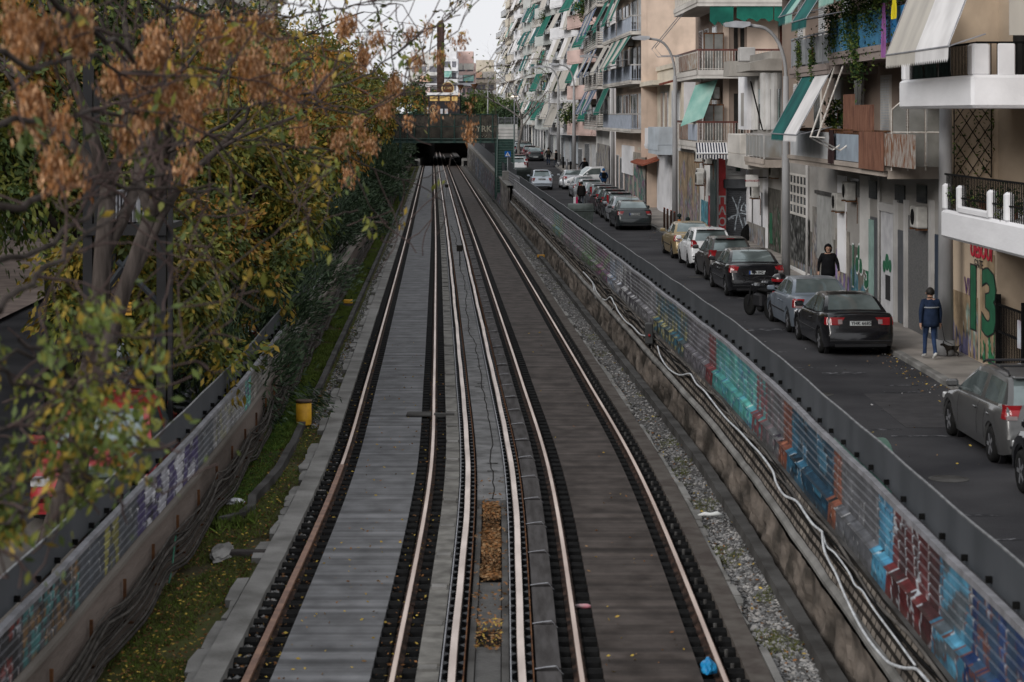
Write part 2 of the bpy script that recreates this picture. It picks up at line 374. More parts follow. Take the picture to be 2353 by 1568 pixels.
crail(.365, 'wide pale conductor rail beside the dark planks')
# ------------------------------------------------------------------ litter, leaves, stones, grass
def scatter(y0, y1, n, o0, o1, seed, hf):
    rg = np.random.default_rng(seed); yy = 1/(1/y0+(1/y1-1/y0)*rg.random(n)); oo = rg.uniform(o0, o1, n)
    return np.array([(C(y)+o, y, ZT(y)+hf) for y, o in zip(yy, oo)])
def lit(name, label, P, size, seed, cols, nm=3, cat='leaves'):
    rg = np.random.default_rng(seed); n = len(P); a = rg.uniform(0, 6.28, n); d = np.stack([np.cos(a), np.sin(a), rg.normal(size=n)*.25], 1)
    V, Fq, mi = leaf_mesh(P, size, seed, nm, dirs=d*4)
    # flatten: leaves lie on the ground
    return tag(quads_obj(name, V, Fq, mi, cols, loc=(0, 0, 0)), label, cat, kind='stuff')
L_or = [mat('orange_dead_leaf', (.26, .125, .05), (.15, .07, .03), .8), mat('tan_dead_leaf', (.27, .17, .09), (.16, .10, .05), .8), mat('dark_dead_leaf', (.13, .07, .035), (.07, .04, .02), .8)]
L_ye = [mat('yellow_dead_leaf', (.45, .33, .07), (.3, .2, .05), .8), L_or[0], L_or[1]]
P = np.concatenate([scatter(26.5, 31.8, 2600, -.12, .13, 5, -.06), scatter(24, 34, 260, -.22, .24, 55, -.04)]); P[:, 2] += np.random.default_rng(1).uniform(0, .05, len(P))
lit('fallen_leaves', 'brown and orange leaves filling the open trough between the conductor rails', P, .06, 5, L_or)
P = np.concatenate([scatter(22.9, 24.3, 230, -.15, .16, 6, -.03), scatter(15, 60, 260, -2.2, -1.25, 7, -.035), scatter(15, 60, 110, 1.25, 2.2, 8, -.035)])
lit('fallen_leaves', 'small pale leaves strewn over the track slabs and trough cover', P, .05, 6, L_ye)
P = np.concatenate([scatter(14, 60, 5200, -4.15, -3.1, 9, -.06), scatter(14, 60, 1500, -2.75, -2.2, 10, -.07), scatter(14, 50, 700, -1.22, -.76, 11, -.06), scatter(16, 60, 500, 2.98, 3.5, 12, -.03)])
lit('fallen_leaves', 'orange and yellow leaves strewn over the grass verge and beside the rails', P, .048, 10, [L_or[0], L_or[2], L_ye[0], L_or[2]], 4)
# grass tufts and moss
rg = np.random.default_rng(21)
def tufts(name, label, P, size, mats, seed, droop=-1.6):
    rg = np.random.default_rng(seed); k = 3; Q = np.repeat(P, k, 0)+rg.normal(size=(len(P)*k, 3))*np.array([.02, .03, 0]); Q[:, 2] += size*.35
    V, Fq, mi = leaf_mesh(Q, size, seed, len(mats), aspect=.12, droop=droop)
    return tag(quads_obj(name, V, Fq, mi, mats, loc=(0, 0, 0)), label, 'grass', kind='stuff')
G1 = [mat('fresh_grass', (.115, .17, .03), (.08, .12, .025)), mat('dull_grass', (.10, .115, .035), (.065, .075, .025)), mat('olive_grass', (.10, .10, .03), (.07, .07, .02))]
def keep(P, f): return P[[mnoise.noise((p[0]*1.6, p[1]*.8, 2)) > f for p in P]]
tufts('grass', 'short patchy grass on the verge between the kerb and the wall', keep(scatter(14, 75, 26000, -4.2, -3.12, 22, -.11), -.22), .07, G1, 23)
P = scatter(37, 290, 16000, -4.05, -3.58, 24, -.10)
tufts('moss', 'bright green strip of grass growing along the foot of the cable wall', keep(P, -.25), .11, [G1[0], G1[0], G1[1]], 25)
tufts('grass', 'tuft of long green grass beside the end of the low kerb', np.array([(C(30.5)-3.85+a, 30.6+b, ZT(30)-.1) for a, b in np.random.default_rng(3).normal(size=(420, 2))*[.17, .4]]), .2, G1[:2], 26)
tufts('weeds', 'sparse weeds among the stones on the gravel strip', keep(scatter(18, 200, 5000, 3.0, 3.5, 27, -.08), .22), .07, [G1[1], G1[2]], 28)
tufts('ivy', 'leafy green ground cover along the foot of the wall behind the yellow bin', np.array([(C(y)-3.95+a, y, ZT(y)-.06+b) for y, a, b in zip(np.random.default_rng(5).uniform(32, 46, 2600), np.random.default_rng(6).uniform(-.2, .28, 2600), np.random.default_rng(7).uniform(0, .06, 2600))]), .07, [G1[0], mat('deep_green_leaf', (.05, .11, .025), (.03, .07, .02))], 29, droop=0)
# gravel stones
rg = np.random.default_rng(31); n = 9000
P = np.concatenate([scatter(15, 130, n, 2.99, 3.50, 31, -.07), scatter(40, 150, 3500, -3.35, -3.12, 32, -.09), scatter(15, 60, 1300, -2.74, -2.6, 33, -.1)]); n = len(P)
oc = np.array([(1,0,0),(-1,0,0),(0,1,0),(0,-1,0),(0,0,1),(0,0,-1)], float); A = rg.uniform(0, 6.28, n); sz = rg.uniform(.014, .036, n)
V = oc[None]*np.stack([sz*1.2, sz*.9, sz*.7], 1)[:, None]; V = V+rg.normal(size=V.shape)*sz[:, None, None]*.18
ca, sa = np.cos(A)[:, None], np.sin(A)[:, None]; V = np.stack([V[..., 0]*ca-V[..., 1]*sa, V[..., 0]*sa+V[..., 1]*ca, V[..., 2]], -1)+P[:, None]
ft = np.array([(0,2,4),(2,1,4),(1,3,4),(3,0,4),(2,0,5),(1,2,5),(3,1,5),(0,3,5)]); mi = np.repeat(rg.integers(0, 4, n), 8)
me = bpy.data.meshes.new('gravel'); me.from_pydata(V.reshape(-1, 3).tolist(), [], (ft[None]+np.arange(n)[:, None, None]*6).reshape(-1, 3).tolist())
for m in (mat('pale_stone', (.32, .31, .30), (.22, .21, .2)), mat('grey_stone', (.2, .2, .2), (.12, .12, .12)), mat('dark_stone', (.08, .078, .075), (.05, .05, .05)), MATS['grey_stone']): me.materials.append(m)
me.polygons.foreach_set('material_index', mi.astype(np.int32)); o = bpy.data.objects.new('gravel', me); col.objects.link(o); tag(o, 'loose grey ballast stones along both track edges', 'gravel', kind='stuff')
# low kerb on the grassy side and concrete bits
mb = MB(); sweep(mb, bar(-3.56, -3.44, -.14, .02), yrange(37, 290, .6, .012), closed=True, jit=.02)
pts = [(-3.5, 37.2), (-3.52, 34.5), (-3.6, 33), (-3.66, 32), (-3.58, 31.2), (-3.66, 30.6), (-3.9, 30.2)]
for (a, y), (a2, y2) in zip(pts, pts[1:]): mb.add([(C(y)+a-.06, y, ZT(y)-.14), (C(y)+a+.06, y, ZT(y)-.14), (C(y2)+a2+.06, y2, ZT(y)-.14), (C(y2)+a2-.06, y2, ZT(y)-.14), (C(y)+a-.06, y, ZT(y)+.05), (C(y)+a+.06, y, ZT(y)+.05), (C(y2)+a2+.06, y2, ZT(y)+.05), (C(y2)+a2-.06, y2, ZT(y)+.05)], [(4,5,6,7),(0,4,7,3),(1,2,6,5),(0,1,5,4),(2,3,7,6)])
tag(mb.build('low_kerb', M_conc_d, loc=(0, 0, 0)), kind='structure')
def lump(name, label, cat, x, y, z, s, m, seed, kind=None):
    b = bmesh.new(); bmesh.ops.create_icosphere(b, subdivisions=3, radius=1)
    for v in b.verts:
        k = 1+.35*mnoise.noise(v.co*1.7+Vector((seed, 0, 0)))+.18*mnoise.noise(v.co*4+Vector((seed, 3, 0))); v.co = Vector((v.co.x*s[0]*k, v.co.y*s[1]*k, max(-.4*s[2], v.co.z*s[2]*k)))
    me = bpy.data.meshes.new(name); b.to_mesh(me); b.free(); me.materials.append(m); o = bpy.data.objects.new(name, me); col.objects.link(o); o.location = (x, y, z+.4*s[2]); return tag(o, label, cat, kind=kind)
gz = lambda px, py, h=0: (lambda Y: ((px-CX)*Y/F, Y, ZT(Y)+h))(F*(HC-h)/(py-HY-25))      # photo point on the track plane
x, y, z = gz(1628, 1545, -.05); lump('plastic_bag', 'crumpled bright blue plastic bag beside the outermost shiny rail', 'plastic bag', x, y, z, (.085, .12, .1), mat('blue_plastic', (.02, .26, .5), (.01, .15, .35), .35, scale=12), 1)
x, y, z = gz(1340, 1393, -.08); mb = MB(); mb.tube([(x-.1, y, z), (x, y-.01, z), (x+.05, y-.01, z), (x+.1, y-.02, z)], [.02, .03, .03, .015], 8); tag(mb.build('plastic_bottle', mat('pink_plastic', (.5, .12, .17), (.35, .3, .3), .3, scale=8), smooth=True), 'small crushed bottle with a pink label lying by the inner rail', 'bottle')
x, y, z = gz(1632, 1186, -.02); mb = MB(); mb.tube([(x-.17, y+.05, z), (x-.08, y, z+.03), (x, y, z+.02), (x+.1, y-.02, z+.04), (x+.19, y, z+.01)], [.015, .03, .026, .034, .01], 8); tag(mb.build('plastic_pipe', mat('pale_plastic', (.72, .75, .72), (.5, .5, .5), .5), smooth=True), 'bent white plastic scrap lying on the gravel strip', 'plastic scrap')
x, y, z = gz(540, 1158, -.05); lump('plastic_bag', 'crumpled white plastic bag on the grass under the hanging cables', 'plastic bag', x, y, z, (.14, .1, .06), mat('white_plastic', (.6, .62, .66), (.4, .4, .42), .4, scale=12), 7)
x, y, z = gz(508, 1275, -.08); lump('concrete_lump', 'rough broken lump of concrete on the grass verge', 'rubble', x, y, z, (.16, .5, .07), M_conc, 3)
x, y, z = gz(570, 1275, -.08); mb = MB(); mb.bbox(x-.26, x+.26, y-.12, y+.1, z-.04, z+.06, .02); tag(mb.build('wooden_sleeper', mat('old_wood', (.07, .065, .06), (.035, .03, .03), .9, scale=4, stretch=(.5, 6, 6), bump=.3)), 'dark wooden sleeper end lying in the grass', 'wooden beam')
# yellow bin
x, y, z = gz(698, 976, -.06); yb = thing('yellow_bin', 'round yellow steel drum standing on the grass verge with a brown rim', 'drum', (x, y, z))
r_ = .15; mb = MB(); mb.lathe([(r_*.98, 0), (r_, .02), (r_, .1), (r_*1.02, .11), (r_, .12), (r_, .44)], n=24); mb.build('body', mat('yellow_paint', (.72, .40, .03), (.5, .26, .02), .5, scale=5), yb, True)
mb = MB(); mb.lathe([(r_*1.05, .43), (r_*1.07, .455), (r_*1.0, .475), (r_*.6, .465), (.01, .46)], n=24); mb.build('rim', mat('brown_metal', (.10, .06, .04), (.05, .03, .02), .6), yb, True)
def ybox(px, py, w_, label, m=None):
    x, y, z = gz(px, py, -.02); t = thing('junction_box', label, 'junction box', (x, y, z)); mb = MB(); mb.bbox(-w_/2, w_/2, -.09, .09, .02, .14, .02); mb.build('cover', MATS['yellow_paint'] if not m else m, t)
    mb = MB(); mb.box(-w_*.55, w_*.55, -.12, .12, -.05, .018); mb.build('base_plate', M_conc_d, t); return t
ybox(800, 699, .30, 'small yellow junction box beside the bright green strip')
ybox(1243, 593, .34, 'small ochre junction box on the gravel beside the stone wall', mat('ochre_paint', (.5, .27, .05), (.35, .18, .04)))

# little marker posts between the conductor rails
for px, py, h, wd, lab in ((1054, 612, .72, .24, 'nearer of the small dark marker boards standing between the conductor rails'), (1011, 452, .85, .3, 'farther of the small dark marker boards standing between the conductor rails')):
    x, y, z = gz(px, py, -.03); x = C(y)+.0; t = thing('marker_post', lab, 'marker board', (x, y, z), group='marker boards between the tracks')
    mb = MB(); mb.box(-.015, .015, -.015, .015, -.02, h); mb.build('post', M_black, t)
    mb = MB(); mb.bbox(-wd/2, wd/2, -.045, -.017, h-.12, h+.14, .01); mb.build('board', mat('dark_board', (.03, .027, .025)), t)
# steel cover plate set across the slab edge
x, y, z = gz(975, 955, -.04); mb = MB(); mb.bbox(x-.35, x+.14, y-.22, y+.22, z+.0, z+.05, .015); mb.box(x+.2, x+.6, y-.24, y-.1, z+.0, z+.07); tag(mb.build('cover_plate', M_conc_d), 'dark metal cover plate set into the grey slab beside the inner rail', 'cover plate')
# ------------------------------------------------------------------ walls and fences along the cutting
ZR = lambda y: -.0022*y+.007*math.sin(y*.9)+.004*math.sin(y*2.3)
ZL = lambda y: -.0020*y+.007*math.sin(y*.8+1)+.004*math.sin(y*2.1)
def pp(px, py, off):
    """point of the photo lying on the vertical surface at this offset from the track centre"""
    lo, hi = 6., 295.
    for _ in range(40):
        Y = (lo+hi)/2
        if (px-CX)*Y/F-(C(Y)+off) < 0 if off > 0 else (px-CX)*Y/F-(C(Y)+off) > 0: lo = Y
        else: hi = Y
    return (C(Y)+off, Y, HC-(py-HY)*Y/F)
c_ = lambda h: np.array(lin(h))
GREY = c_('#55585c'); CONC = c_('#6b6862')
def nz2(x, y, s=0): return mnoise.noise(Vector((x, y, s*7.3)))
def piece(y, t, P):
    """P: background, fill, second fill, outline, letter width, seed"""
    bgc, f1, f2, ol, wd, sd_ = P
    n = nz2(y/wd*1.5+sd_, t*1.9+.3*nz2(y*2, t*3, sd_), sd_)+.35*nz2(y/wd*4, t*5, sd_+2)
    col_ = math.cos(y/wd*6.28)*.35
    q = n+col_
    fine = nz2(y*5+t*2, t*6, sd_+8)
    if q > .05:
        c = f1 if nz2(y*1.3, t*2.2, sd_+5) > -.05 else f2
        return c*.55+.3 if .05 < q < .10 and fine > -.1 else c*(1.25 if fine > .3 else .78 if fine < -.3 else 1)
    if q > -.07: return ol
    return bgc if fine < .36 else bgc*.5+f2*.5
# (y0, y1, background, fill, fill 2, outline, letter width)
B_ = '#26282b'
PR = [(8, 17.6, '#2e4a68', '#16305c', '#1d3f74', '#6d4038', .5), (17.6, 18.9, '#2f6f8e', '#4f5a62', '#3b87a6', '#6d4038', .6), (18.9, 21.2, '#43282a', '#6a2a2c', '#5a2426', '#a8b0b8', .75),
      (21.2, 22.0, '#2f7fa3', '#2a6f92', '#3d93b5', B_, .5), (22.0, 24.4, '#5b5d62', '#5b5d62', '#62646a', '#4c4e52', 1), (24.4, 25.0, '#7d4836', '#7d4836', '#8a5138', B_, .6), (25.0, 28.6, '#1d3c50', '#1f5a77', '#2a6a86', '#16222c', 1.3),
      (28.6, 29.4, '#7d4836', '#8f563c', '#6d3b2f', B_, .5), (29.4, 31.2, '#5a5b5e', '#6a5d62', '#5a5b5e', '#3b3440', .6), (31.2, 32.4, '#7a4448', '#4f9090', '#6a3d42', '#3a6f86', .5),
      (32.4, 37.6, '#3a8a86', '#46a098', '#3f8f9c', '#2b5d80', 1.2), (37.6, 38.6, '#6a3034', '#7a3a3c', '#5a2a2e', '#3a3a40', .5), (38.6, 42, '#66636a', '#7a7880', '#5a585e', '#3a3a42', .5),
      (42, 48, '#3e4c50', '#2e6478', '#8a8450', '#30333a', .55), (48, 52, '#5e5d60', '#77767a', '#66666a', '#45454a', .7), (52, 57, '#4c4a50', '#9a9a9c', '#8c8c90', '#2c2c30', .8),
      (57, 61, '#6a6a6e', '#b0b0b4', '#7c8ca0', '#3a3a48', .5), (61, 66, '#5c5060', '#7e4a6c', '#6a8050', '#3c3340', .6), (66, 72, '#5a6450', '#4d6a48', '#7b7480', '#2d3330', .7), (72, 84, '#6c666c', '#7c6070', '#607468', '#3c3a40', .7),
      (84, 90, '#607a7c', '#8a8a4c', '#4f8080', '#404448', .7), (90, 108, '#77777a', '#8e8a94', '#6c6a70', '#55555c', .7), (108, 140, '#8a8a8c', '#9a9a9c', '#7c7a80', '#66666c', .9)]
PL = [(8, 18.6, '#303034', '#7a2f28', '#8a8a90', '#1c1c1e', .35), (18.6, 21.2, '#4a4a4c', '#3d7c7c', '#86653a', '#1c1c1e', .28), (21.2, 22.5, '#4c5158', '#4c5158', '#545a62', '#454a50', 1), (22.5, 23.3, '#4c5158', '#a09a42', '#8f8a3a', '#23241c', .8),
      (23.3, 24.5, '#50555c', '#50555c', '#595e66', '#474c52', 1), (24.5, 29.4, '#4a3f72', '#c4c4cc', '#b2b2bc', '#1d1b24', 1.15), (29.4, 31.0, '#565a60', '#565a60', '#5d6268', '#4c5056', 1),
      (31.0, 35.2, '#8a8a8c', '#9a9a9a', '#8a8870', '#3a3a3c', .55), (35.2, 36.2, '#5a5a80', '#3f9a88', '#4fae98', '#3a3a60', .6), (36.2, 60, '#77726a', '#8a857c', '#6a6660', '#4a4640', .7)]
def tone(pcs, y, t, side=1):
    for a, b, *P in pcs:
        if a <= y < b: return np.array(piece(y, t*1.15, [c_(x) for x in P[:4]]+[P[4], a*.37]))
    return CONC
def painted(name, off0, off1, z0, z1, pcs, y0, y1, zf, ribs, tsc=(0, 1), parent=None, lean=0, m=None, base=None, gain=1.0, dirt=True):
    """vertical strip with a painted colour attribute; ribs>0 makes it ribbed sheet steel"""
    ys = [];  y = y0
    while y < y1: ys.append(y); y += .045 if y < 45 else .09 if y < 80 else .2
    ys.append(y1)
    if ribs:
        rows = []
        for k in range(ribs):
            a = k/ribs; d = 1/ribs
            rows += [(a+.02*d, 0), (a+.16*d, -.028), (a+.80*d, -.028), (a+.96*d, 0)]
        rows.append((1, 0))
    else: rows = [(k/9, 0) for k in range(10)]
    mb = MB(); cols = []
    n = len(rows)
    for y in ys:
        for t, d in rows:
            sgn = 1 if off0 > 0 else -1
            mb.v.append((C(y)+off0+(off1-off0)*t+d*sgn, y, zf(y)+z0+(z1-z0)*t))
            c = tone(pcs, y, 1-(tsc[0]+(tsc[1]-tsc[0])*t))*gain; g_ = c.mean(); c = g_+(c-g_)*.82
            if ribs and d == 0: c = c*.55+c_('#8d8f94')*.45
            if dirt: c = c*(.82+.4*nz2(y*3, t*2, 9))
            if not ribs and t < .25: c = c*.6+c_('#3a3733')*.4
            cols.append(np.clip(c, .004, .9))
    mb.f = [(i*n+k, i*n+k+1, (i+1)*n+k+1, (i+1)*n+k) for i in range(len(ys)-1) for k in range(n-1)]; mb.m = [0]*len(mb.f)
    return mb.build(name, m, parent, loc=None if parent else (0, 0, 0), colors=np.array(cols))
M_ptm = attr_mat('sprayed_sheet_steel', .55); M_ptc = attr_mat('sprayed_concrete', .85, .25); M_ptw = attr_mat('sprayed_plaster', .85, .2)
M_fdark = mat('charcoal_sheet_steel', (.062, .068, .076), (.042, .047, .053), .6, scale=1.2, stretch=(1, 1, .4))
M_rail = mat('pale_steel_rail', (.26, .26, .28), (.16, .16, .17), .55, scale=4, metal=.1)
M_stone = mat('stained_stone', (.16, .135, .115), (.04, .035, .03), .95, scale=1.7, stretch=(1, .5, 1.4), bump=1, bscale=5, detail=12, pos=(.38, .64))
def brick_mat(name, c1, c2, mortar, bw, bh, axis='y', ms=.012, rough=.92):
    if name in MATS: return MATS[name]
    m = mat(name, c1, c2, rough, scale=2, bump=0); n = m.node_tree; b = n.nodes['Principled BSDF']
    t = n.nodes.new('ShaderNodeTexCoord'); sp = n.nodes.new('ShaderNodeSeparateXYZ'); cb = n.nodes.new('ShaderNodeCombineXYZ')
    n.links.new(t.outputs['Object'], sp.inputs[0]); n.links.new(sp.outputs['Y' if axis == 'y' else 'X'], cb.inputs[0]); n.links.new(sp.outputs['Z'], cb.inputs[1])
    br = n.nodes.new('ShaderNodeTexBrick'); br.inputs['Scale'].default_value = 1; br.inputs['Brick Width'].default_value = bw; br.inputs['Row Height'].default_value = bh
    br.inputs['Mortar Size'].default_value = ms; br.inputs['Color1'].default_value = (1.1, 1.1, 1.1, 1); br.inputs['Color2'].default_value = (.65, .65, .65, 1); br.inputs['Mortar'].default_value = (*[x for x in (mortar,)*3], 1)
    n.links.new(cb.outputs[0], br.inputs['Vector'])
    src = b.inputs['Base Color'].links[0].from_socket
    x = n.nodes.new('ShaderNodeMix'); x.data_type = 'RGBA'; x.blend_type = 'MULTIPLY'; x.inputs[0].default_value = 1
    n.links.new(src, x.inputs[6]); n.links.new(br.outputs[0], x.inputs[7]); n.links.new(x.outputs[2], b.inputs['Base Color'])
    bu = n.nodes.new('ShaderNodeBump'); bu.invert = True; bu.inputs['Strength'].default_value = .8; bu.inputs['Distance'].default_value = .02
    n.links.new(br.outputs['Fac'], bu.inputs['Height']); n.links.new(bu.outputs[0], b.inputs['Normal'])
    return m
M_mason = brick_mat('grimy_block_masonry', (.24, .21, .18), (.10, .088, .08), .10, .27, .105, 'y', .024)
M_edge = mat('worn_panel_edge', (.17, .175, .18), (.09, .095, .10), .6, scale=6)
# ---- right-hand retaining wall
YE = 136
ysn = yrange(8, YE, .35, .01)
rw = thing('retaining_wall', 'stained stone retaining wall with block courses along the gravel strip', 'wall', (0, 0, 0))
mb = MB(); ysb = []; y = 9.
while y < YE: ysb.append(y); y += .11 if y < 55 else .4
R_ = 9
for i, y in enumerate(ysb):
    for k in range(R_):
        t = k/(R_-1); q = mnoise.noise(Vector((y*2.6, t*2.2, 1)))*.045+mnoise.cell(Vector((math.floor(y*3.1+.5*(k//2 % 2)), k//2, 4)))*.035+mnoise.noise(Vector((y*9, t*9, 2)))*.018
        mb.v.append((C(y)+3.725+.07*t-max(-.03, q)*(1 if 0 < k < R_-1 else .3), y, ZR(y)-.003*y*(1-t)-.25+.64*t+(.02*mnoise.noise(Vector((y*7, t*5, 6))) if 0 < k < R_-1 else 0)))
mb.f = [(i*R_+k, i*R_+k+1, (i+1)*R_+k+1, (i+1)*R_+k) for i in range(len(ysb)-1) for k in range(R_-1)]; mb.m = [0]*len(mb.f); mb.build('stone_base', M_stone, rw)
mb = MB(); sweep(mb, [(3.825, .39), (3.82, .44), (3.86, .48), (3.95, .50)], ysn, zf=lambda y: ZR(y)-.003*y*0, jit=.004); mb.build('ledge', M_conc, rw)
mb = MB(); sweep(mb, [(3.885, .48), (3.985, .90)], ysn, zf=ZR, jit=.015); mb.build('block_courses', M_mason, rw)
mb = MB(); sweep(mb, [(3.985, .895), (4.06, .905), (4.06, .88)], ysn, zf=ZR); mb.build('cable_shelf', M_conc_d, rw)
pw = thing('parapet_wall', 'graffitied concrete parapet with rounded top carrying the street fence', 'wall', (0, 0, 0))
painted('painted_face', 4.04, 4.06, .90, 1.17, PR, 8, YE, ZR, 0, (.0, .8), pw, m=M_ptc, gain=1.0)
painted('coping', 4.02, 4.13, 1.165, 1.215, PR, 8, YE, ZR, 0, (.25, .3), pw, m=M_ptc, gain=1.25, dirt=True)
mb = MB(); sweep(mb, [(4.131, 1.214), (4.3, 1.2), (4.3, -.2)], ysn, zf=ZR); mb.build('back', M_conc, pw)
fn = thing('street_fence', 'long graffitied ribbed steel fence with charcoal upper panels along the street', 'fence', (0, 0, 0))
for i, (a, b) in enumerate(((8, 22), (22, 31.2), (31.2, 42), (42, 57), (57, 75), (75, 104), (104, YE))):
    painted('ribbed_panel', 4.15, 4.15, 1.21, 1.79, PR, a, b, ZR, 6, (.32, 1), fn, m=M_ptm, gain=1.0)
mb = MB(); sweep(mb, [(4.10, 1.78), (4.10, 1.84), (4.17, 1.84), (4.17, 1.78)], ysn, closed=True, zf=ZR); mb.build('middle_rail', M_rail, fn)
y = 8
while y < 128:
    L = 8.2; e = min(y+L, 132); h = 2.2 if y < 103 else 2.2
    mb = MB(); sweep(mb, [(4.235, 1.80), (4.235, h)], yrange(y, e, .4, .01), zf=ZR); sweep(mb, [(4.245, h), (4.245, 1.80)], yrange(y, e, .4, .01), zf=ZR); mb.build('upper_panel', M_fdark, fn)
    mb = MB(); sweep(mb, bar(4.228, 4.252, h, h+.013), yrange(y, e, .4, .01), closed=True, zf=ZR); mb.build('top_edge', M_edge, fn); y += L
mb = MB(); y = 9
for i in range(100):
    yy = y+i*.93; mb2 = MB(); z = ZR(yy); x = C(yy)
    mb.box(x+4.18, x+4.232, yy-.018, yy+.018, z+1.845, z+1.90)
mb.build('bracket', M_black, fn)['kind'] = 'stuff'
# cables on the shelf, white corrugated conduit hanging below it
rd = random.Random(12)
for k in range(4):
    mb = MB(); pts = []; y = 9
    while y < 134:
        z0 = .88-.03*k; pts.append((C(y)+3.955-.012*k, y, ZR(y)+z0+.05*math.sin(y*1.1+k)-.035*abs(math.sin(y*.8+k*2)))); y += .7
    mb.tube(pts, .014 if k else .02, 5); tag(mb.build('cable', M_black if k % 2 else mat('dusty_cable', (.12, .11, .10), (.06, .055, .05)), smooth=True), 'thin dark cable running along the shelf under the graffitied parapet', 'cable', 'cables on the wall shelf')
M_cond = mat('white_conduit', (.55, .57, .59), (.33, .34, .35), .5, scale=6)
def conduit(P, off, label, r=.016, n=7):
    pts = [Vector(pp(px, py, off)) for px, py in P]; out = []
    for i in range(len(pts)-1):
        p0, p1, p2, p3 = pts[max(i-1, 0)], pts[i], pts[i+1], pts[min(i+2, len(pts)-1)]
        for k in range(5):
            t = k/5; out.append(.5*((2*p1)+(p2-p0)*t+(2*p0-5*p1+4*p2-p3)*t*t+(3*p1-p0-3*p2+p3)*t**3))
    out.append(pts[-1]); mb = MB(); mb.tube(out, r, n); return tag(mb.build('conduit', M_cond, smooth=True), label, 'conduit', 'white conduits on the stone wall')
conduit([(1511, 796), (1518, 820), (1535, 846), (1560, 862), (1584, 859), (1592, 868), (1601, 883), (1618, 898), (1636, 921), (1667, 960), (1702, 994), (1727, 1022), (1747, 1043), (1775, 1082), (1784, 1110), (1802, 1138), (1830, 1152), (1850, 1180), (1868, 1205), (1889, 1222)], 3.87, 'white corrugated conduit sagging from the grey wall box to the fork')
conduit([(1889, 1222), (1893, 1260), (1905, 1290), (1921, 1319), (1937, 1358), (1954, 1395), (1975, 1436), (1997, 1471), (2020, 1500), (2043, 1523), (2075, 1535), (2103, 1537), (2118, 1550), (2135, 1570)], 3.82, 'white conduit hanging in one long loop at the near end of the stone wall', .015)
conduit([(1889, 1222), (1900, 1255), (1918, 1271), (1940, 1300), (1954, 1322), (1965, 1345), (1982, 1359), (2003, 1393), (2027, 1426), (2060, 1470), (2103, 1529)], 3.87, 'white conduit branch running close under the parapet from the fork', .011)
conduit([(1362, 650), (1370, 690), (1382, 713), (1397, 722), (1407, 712), (1413, 700), (1420, 715), (1437, 738), (1453, 750), (1470, 768), (1482, 772)], 3.87, 'white conduit sagging in scallops beyond the grey wall box', .018)
conduit([(1340, 625), (1362, 650), (1372, 672), (1390, 690), (1403, 683), (1412, 700)], 3.9, 'upper white conduit loop crossing a lower one beyond the wall box', .02)
for i, (px, py) in enumerate([(1168, 470), (1196, 500), (1212, 520), (1232, 545), (1290, 597), (1318, 618)]):
    conduit([(px-6, py-6), (px-3, py+2), (px+1, py+8), (px+5, py+4), (px+8, py+8)], 3.9, ['farthest short loop of white conduit on the stone wall', 'second-farthest short loop of white conduit on the stone wall', 'short white conduit loop below the far bend of the street fence', 'short white conduit loop level with the far yellow box', 'short white conduit loop beside the ochre junction box', 'short white conduit loop just past the scalloped conduit'][i], .03, 5)
p = pp(1495, 790, 3.86); bx = thing('wall_box', 'grey electrical box with a red lamp fixed on the stone wall', 'electrical box', (p[0], p[1], p[2]))
mb = MB(); mb.bbox(-.12, .05, -.14, .14, 0, .46, .02); mb.build('case', mat('box_grey', (.06, .062, .062), (.04, .04, .04), .6), bx)
mb = MB(); mb.lathe([(.03, 0), (.03, .02), (.02, .03)], (-.04, -.141, .2), 'y', 10); mb.v = [(a, -.141-(b+.141), c) for a, b, c in mb.v]; mb.build('indicator_lamp', mat('red_lens', (.35, .03, .03), (.2, .02, .02), .3), bx)
mb = MB(); mb.tube([(-.02, 0, -.1), (-.02, 0, .01)], .03, 8); mb.build('cable_gland', M_black, bx)
# ---- left-hand wall and fence
lw = thing('cable_wall', 'brownish concrete wall hung with thick sagging cables along the grass verge', 'wall', (0, 0, 0))
ysl = yrange(8, 292, .35, .01)
mb = MB(); sweep(mb, [(-4.09, -.7), (-4.10, -.05), (-4.13, .70)], ysl, zf=ZL, jit=.02); mb.build('wall_face', grimy('brown_concrete', (.20, .165, .145), '#1b1714', .75, bump=.4), lw)
mb = MB(); sweep(mb, [(-4.13, .70), (-4.07, .71), (-4.07, .76), (-4.3, .78), (-4.32, -.3)], ysl, zf=ZL, jit=.01); mb.build('coping', grimy('brown_concrete_cap', (.19, .17, .15), '#26221e', .5), lw)
lf = thing('verge_fence', 'graffitied ribbed steel fence with charcoal upper panels above the cable wall', 'fence', (0, 0, 0))
for a, b in ((8, 18.6), (18.6, 24.5), (24.5, 31), (31, 40), (40, 58)):
    painted('ribbed_panel', -4.15, -4.15, .77, 1.31, PL, a, b, ZL, 6, (0, 1), lf, m=M_ptm)
mb = MB(); sweep(mb, [(-4.10, 1.30), (-4.10, 1.35), (-4.17, 1.35), (-4.17, 1.30)], yrange(8, 58, .4), closed=True, zf=ZL); mb.build('middle_rail', M_rail, lf)
y = 8
while y < 56:
    e = y+6.2; mb = MB(); sweep(mb, bar(-4.245, -4.235, 1.32, 1.67), yrange(y, e, .4), closed=True, zf=ZL); mb.build('upper_panel', M_fdark, lf)
    mb = MB(); sweep(mb, bar(-4.252, -4.228, 1.672, 1.685), yrange(y, e, .4), closed=True, zf=ZL); mb.build('top_edge', M_edge, lf); y += 6.2
mb = MB()
for i in range(50):
    yy = 12+i*.85; z = ZL(yy); x = C(yy); mb.box(x-4.234, x-4.18, yy-.018, yy+.018, z+1.355, z+1.41)
mb.build('bracket', M_black, lf)
